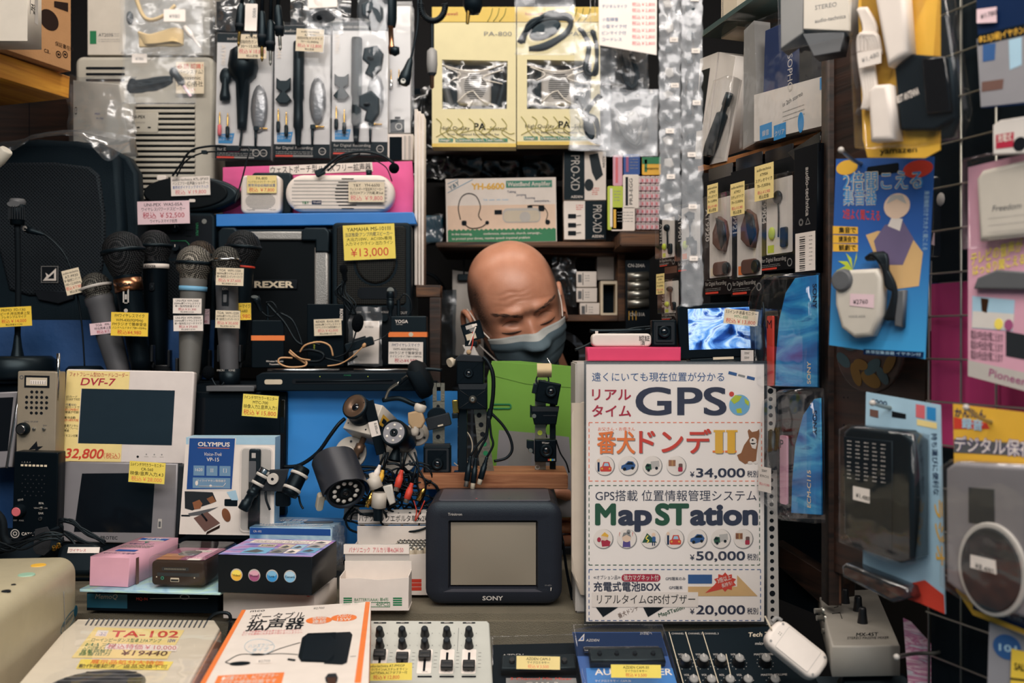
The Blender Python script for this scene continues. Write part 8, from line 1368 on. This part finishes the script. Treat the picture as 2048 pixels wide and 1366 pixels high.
t = RG('pink carded headphone pack with a white unit, right edge',1990,760,.87,-58);m = t.m();m.prism(t.Ls((1936,335),(2080,300),(2080,790),(1936,752)),0,4,'rose');m.poly(t.Ls((1936,720),(2080,752),(2080,790),(1936,752)),-.6,'lightgrey');m.text3('Pioneer',*t.Ls((1978,752),(2052,772),(1980,736)),'mauve',-1,.02);m.poly(t.Ls((1945,592),(2030,600),(2026,662),(1944,656)),-.6,'sky');m.poly(t.Ls((1946,622),(2029,628),(2026,660),(1944,655)),-.9,'packwhite');m.poly(t.Ls((1962,596),(1978,598),(1974,626),(1964,622)),-1.2,'copper')
m.prism(ell(*S(1998,648),9,11),-1.6,-.5,'lemon');m.prism(ell(*S(2018,650),9,11),-1.6,-.5,'mauve');m.poly(t.Ls((2012,662),(2080,675),(2080,725),(2012,712)),-.6,'charcoal')
for i in range(3): m.text3('電話の呼出音が聞こえます',*t.Ls((1942,676+i*20),(2006,684+i*20),(1942,662+i*20)),'charcoal',-.8)
m.text3('テレビの音声が',*t.Ls((1942,530),(2046,500),(1942,510)),'lemon',-.8,.04);m.text3('はっきり聞こえる',*t.Ls((1946,550),(2050,526),(1946,534)),'lemon',-.8,.04);m.prism(t.Ls((1954,578),(1962,556),(2000,540),(2080,545),(2080,580)),-14,0,'midgrey',bev=4);t.part('card',m)
m = t.m();m.prism(t.Ls((1966,360),(1978,342),(2080,318),(2080,470),(1972,484)),-26,0,'devicewhite',bev=10);a = S(2000,425);m.text('Freedom',a[0],a[1],12,'midgrey',-26.6,shear=.2);m.lines(a[0]-8,a[1]+12,a[0]+70,4,14,'lightgrey',-26.6);t.part('unit',m);m = t.m();m.prism(t.Ls((1938,320),(2080,290),(2080,480),(1940,500)),-32,-2,'clearstiff',bev=8);t.part('clear_dome',m)
t = RG('yellow carded pack of white adapter cables and a black box, top right',1820,310,.90,-50);m = t.m();m.prism(t.Ls((1716,14),(1722,-60),(1880,-60),(1880,300),(1850,316),(1735,315),(1726,280)),0,3,'gold');m.text3('yamazen',*t.Ls((1760,308),(1834,304),(1760,296)),'ink',-.6,.03);t.part('card',m)
m = t.m()
for k in range(5): m.tube([(*S(1724+k*3,20),-10),(*S(1738+k*5,60),-14),(*S(1728+k*6,110),-16),(*S(1738+k*5,190),-14),(*S(1732+k*2,220),-10)],6,'white')
for k in range(4): m.tube([(*S(1728+k*7,110),-18),(*S(1732+k*7,78),-24),(*S(1748+k*6,78),-24),(*S(1758+k*4,112),-18)],6,'white')
t.part('coiled_cable',m);m = t.m();m.poly(t.Ls((1732,112),(1780,104),(1780,132),(1736,142)),-34,'paper');a = S(1742,132);m.text('¥1,480',a[0],a[1],10,'grey',-34.6,rot=8);t.part('price_tag',m)
for pts in ([(1772,10),(1782,-40),(1826,-40),(1838,110),(1796,140)],[(1758,190),(1770,176),(1798,174),(1812,284),(1762,288)]): m = t.m();m.prism(t.Ls(*pts),-44,-6,'white',bev=9);t.part('adapter',m)
m = t.m();m.prism(t.Ls((1800,140),(1836,112),(1912,118),(1922,236),(1880,262),(1812,262)),-22,0,'dark',bev=4);m.prism(t.Ls((1858,122),(1904,118),(1918,226),(1868,232)),-30,-22,'gloss',bev=3);m.text3('BEST ANTENNA',*t.Ls((1806,210),(1850,192),(1804,196)),'white',-22.6,.03);t.part('black_box',m);m = t.m();m.prism(t.Ls((1714,-60),(1905,-60),(1948,225),(1930,280),(1850,300),(1730,300)),-48,0,'clearstiff',bev=10);t.part('clear_dome',m)
t = RG('dark carded accessory with a small white sticker, top right corner',2000,215,.84,-58);m = t.m();m.prism(t.Ls((1950,-60),(2090,-60),(2090,205),(1962,216)),0,4,'navy');m.poly(t.Ls((1954,78),(2090,50),(2090,200),(1962,214)),-.6,'greyflap');m.poly(t.Ls((1956,70),(2090,38),(2090,62),(1956,92)),-.9,'dark');m.text3('Φ2.5(3極)イヤホン用',*t.Ls((1958,86),(2060,64),(1958,74)),'gold',-1.3,.03);m.poly(t.Ls((1966,90),(1992,86),(1990,120),(1966,124)),-1.1,'posterblue');m.poly(t.Ls((1964,164),(2008,158),(2006,178),(1964,184)),-1.1,'wallet');m.poly(t.Ls((2018,80),(2044,74),(2044,130),(2020,140)),-1.1,'sky');t.part('card',m);m = t.m();m.poly(t.Ls((1958,20),(1998,15),(1998,46),(1958,48)),-8,'palepink');a = S(1966,40);m.text('¥1780',a[0],a[1],10,'ink',-8.6);t.part('sticker',m)
t = RG('small white accessory with a red label on the grid, right edge',2015,305,.84,-58);m = t.m();m.prism(t.Ls((1985,250),(2000,240),(2080,228),(2080,305),(1985,310)),0,14,'packwhite',bev=3);m.poly(t.Ls((1992,270),(2028,264),(2027,294),(1992,298)),-.6,'crimson');m.text3('充電式',*t.Ls((1996,284),(2024,280),(1996,272)),'white',-.9,.03);a = S(2040,288);m.disc(*a,14,-.8,'ink');t.one(m)
t = RG('light blue carded pocket radio in black, right of the pillar',1800,1225,.95,-60);m = t.m();m.prism(t.Ls((1732,784),(1880,810),(1890,1228),(1725,1150)),0,3,'sky');m.poly(t.Ls((1760,1180),(1850,1160),(1888,1190),(1890,1228),(1840,1206)),-.6,'red');m.text3('COOO',*t.Ls((1742,806),(1774,812),(1743,797)),'navy',-.6,.04);m.poly(t.Ls((1740,818),(1757,821),(1757,836),(1740,832)),-.6,'wallet');m.poly(t.Ls((1832,808),(1850,811),(1850,838),(1832,834)),-.6,'pinkred');m.poly(t.Ls((1854,813),(1872,816),(1872,842),(1854,838)),-.6,'bluelabel');m.poly(t.Ls((1834,838),(1874,846),(1874,858),(1834,850)),-.6,'paleyellow');m.poly(t.Ls((1784,822),(1812,828),(1812,838),(1784,834)),-.6,'ink');m.text3('持ち運びに便利な',*t.Ls((1864,866),(1868,990),(1873,866)),'navy',-.6,.02);m.text3('ラジオ',*t.Ls((1870,1000),(1874,1130),(1884,1000)),'gold',-.6,.04);t.part('card',m)
m = t.m();m.prism(t.Ls((1716,862),(1730,850),(1835,860),(1860,880),(1860,1110),(1830,1122),(1735,1090),(1716,1060)),-46,-1,'satin',bev=9);m.prism(t.Ls((1720,870),(1818,880),(1818,1100),(1724,1064)),-50,-46,'dark',bev=2)
for r,(y,n) in enumerate(((896,5),(938,5))):
    for c in range(n): a = S(1732+c*17,y+c*2);m.lines(a[0]-5,a[1]-18,a[0]+6,5,8,'lightgrey',-50.6,2,r*7+c)
t.part('radio',m);m = t.m();m.poly(t.Ls((1740,968),(1774,975),(1774,1003),(1740,995)),-51,'paper');a = S(1746,990);m.text('¥1,480',a[0],a[1],9,'ink',-51.6,rot=-6);t.part('sticker',m);m = t.m();m.prism(t.Ls((1712,855),(1730,846),(1862,866),(1864,1120),(1830,1128),(1712,1080)),-56,0,'clearstiff',bev=8);m.prism(t.Ls((1708,1128),(1716,1122),(1838,1170),(1845,1190),(1810,1200),(1710,1150)),-40,0,'smoke',bev=8);t.part('clear_dome',m)
t = RG('yellow carded silver disc player, right edge',1980,1250,.86,-62);m = t.m();m.prism(t.Ls((1906,808),(2090,830),(2090,1285),(1946,1230),(1912,1180)),0,4,'gold');m.poly(t.Ls((1908,878),(2090,890),(2090,915),(1908,905)),-.5,'midgrey');m.text3('デジタル保存',*t.Ls((1910,900),(2068,912),(1910,876)),'purple',-.6,.07);m.text3('デジタル保存',*t.Ls((1910,900),(2068,912),(1910,876)),'paper',-.9,.02);m.poly(t.Ls((1908,834),(1926,838),(1974,846),(1980,858),(1908,858)),-.6,'red');m.text3('録音',*t.Ls((1924,854),(1966,860),(1924,838)),'sky',-.9,.05);m.text3('かんたん',*t.Ls((1910,832),(1972,836),(1910,818)),'inkblue',-.9,.04);m.poly(t.Ls((1946,1196),(2090,1240),(2090,1275),(1946,1218)),-.6,'navy');m.text3('テープ・再生も ○△',*t.Ls((1952,1212),(2046,1242),(1952,1202)),'sky',-.9);t.part('card',m)
m = t.m();m.prism(t.Ls((1912,935),(1930,922),(2090,930),(2090,1240),(1946,1186),(1912,1160)),-34,-2,'silverplastic',bev=10);m.prism(t.Ls((1960,972),(2012,976),(2012,1050),(1960,1042)),-36,-33,'charcoal',bev=2);a = S(2008,1135);m.prism(ell(*a,76,92,40),-40,-33,'lightgrey',bev=4);m.prism(ell(*a,66,82,40),-44,-39,'charcoal',bev=4);t.part('player',m);m = t.m();m.poly(t.Ls((1971,1104),(2022,1116),(2024,1144),(1971,1130)),-46,'paper');a = S(1980,1130);m.text('¥8,480',a[0],a[1],11,'ink',-46.6,rot=-8);t.part('sticker',m);m = t.m();m.prism(t.Ls((1908,930),(1930,916),(2090,926),(2090,1250),(1946,1192),(1908,1166)),-50,0,'clearstiff',bev=10);t.part('clear_dome',m)
# lower right corner
mat('mixerwhite','A09B92',.45)
t = up('audio_mixer','pale grey passive mixer with black knobs and side sockets, lower right','mixer',1715,1285,.315);m = t.m();m.prism(t.Ls((1636,1182),(1752,1178),(1800,1290),(1664,1292)),0,62,'mixerwhite',bev=4);m.text3('MX-45T',*t.Ls((1712,1273),(1756,1272),(1713,1266)),'ink',-.6,.03);m.text3('STEREO PASSIVE MIXER',*t.Ls((1694,1279),(1778,1278),(1695,1274)),'ink',-.6)
for p in ([(1660,1200),(1674,1200),(1676,1214),(1668,1216)],[(1664,1228),(1680,1226),(1684,1238)]): m.tube([(*t.L(*q),-.8) for q in p],.8,'ink',4,curve=False)
t.part('casing',m)
for px,py in ((1690,1206),(1716,1222),(1725,1246)): knob(t,*t.L(px,py),11,34)
for px,py in ((1633,1222),(1637,1236),(1648,1262),(1653,1278)): m = t.m();b = t.loc(P(px+10,py,1.14));a = t.loc(P(px-4,py,1.14));m.lathe(a,b,[(0,0),(0,6),(14,6),(14,8),(20,8)],'steel',14);t.part('socket',m)
t = Thing('remote_buzzer','white rounded pocket buzzer tied to the poster sleeve, lying at an angle','buzzer',1599,1330,1.045,pitch=-28);m = t.m();m.spin(1599,1298,-41);m.box(1536,1266,1662,1330,0,34,'white',r=22,bev=9,n=7);m.rect(1562,1272,1640,1324,-.3,'lightgrey',3);m.rect(1563,1273,1639,1323,-.5,'white',3)
for x,y in ((1550,1276),(1550,1320),(1650,1276),(1650,1320)): m.disc(x,y,2.6,-.6,'grey',n=10)
for x in (1554,1558): [m.disc(x,y,.9,-.6,'ink',n=6) for y in (1294,1298)]
m.off();t.part('casing',m);m = t.m();m.tube([(1542,1234,-2),(1544,1248,-6),(1552,1262,0),(1548,1246,2),(1541,1233,3)],1.2,'beige',5);m.tube([(1556,1244,4),(1566,1236,4),(1576,1242,4)],4,'grey');t.part('cord',m)
streaks('pinkcollage',['B03060','E8C8D0','C06A90','D8D8DC','8A4A6A'],20)
t = Thing('leaflet','pink printed leaflet leaning at the lower right corner','leaflet',1860,1400,1.0,yaw=-30);m = t.m();m.prism(t.Ls((1806,1236),(1822,1244),(1940,1372),(1940,1420),(1820,1420)),0,2,'pinkcollage');t.one(m)
t = Thing('grey_box','grey box with a blue oval badge at the lower right corner','box',2010,1400,.85,yaw=-40);m = t.m();m.prism(t.Ls((1978,1244),(2090,1285),(2090,1440),(1972,1440)),0,30,'greyflap',bev=2);m.prism(ell(*t.L(2014,1294),26,25),-1,0,'posterblue');m.text3('101',*t.Ls((1998,1300),(2034,1306),(1998,1286)),'sky',-1.5,.04);t.part('carton',m);m = t.m();m.poly(t.Ls((2024,1296),(2090,1312),(2090,1440),(2020,1440)),-4,'yellow');m.text3('SALE',*t.Ls((2030,1338),(2056,1342),(2030,1324)),'ink',-4.5,.04);m.poly(t.Ls((2022,1354),(2090,1362),(2090,1366),(2022,1358)),-4.5,'ink');t.part('yellow_card',m)
t = Thing('adapter_unit','black round-shouldered gadget at the bottom right below the pale mixer','device',1740,1400,1.04,pitch=-30);m = t.m();m.box(1690,1346,1830,1420,0,40,'satin',r=18,bev=8);t.one(m)
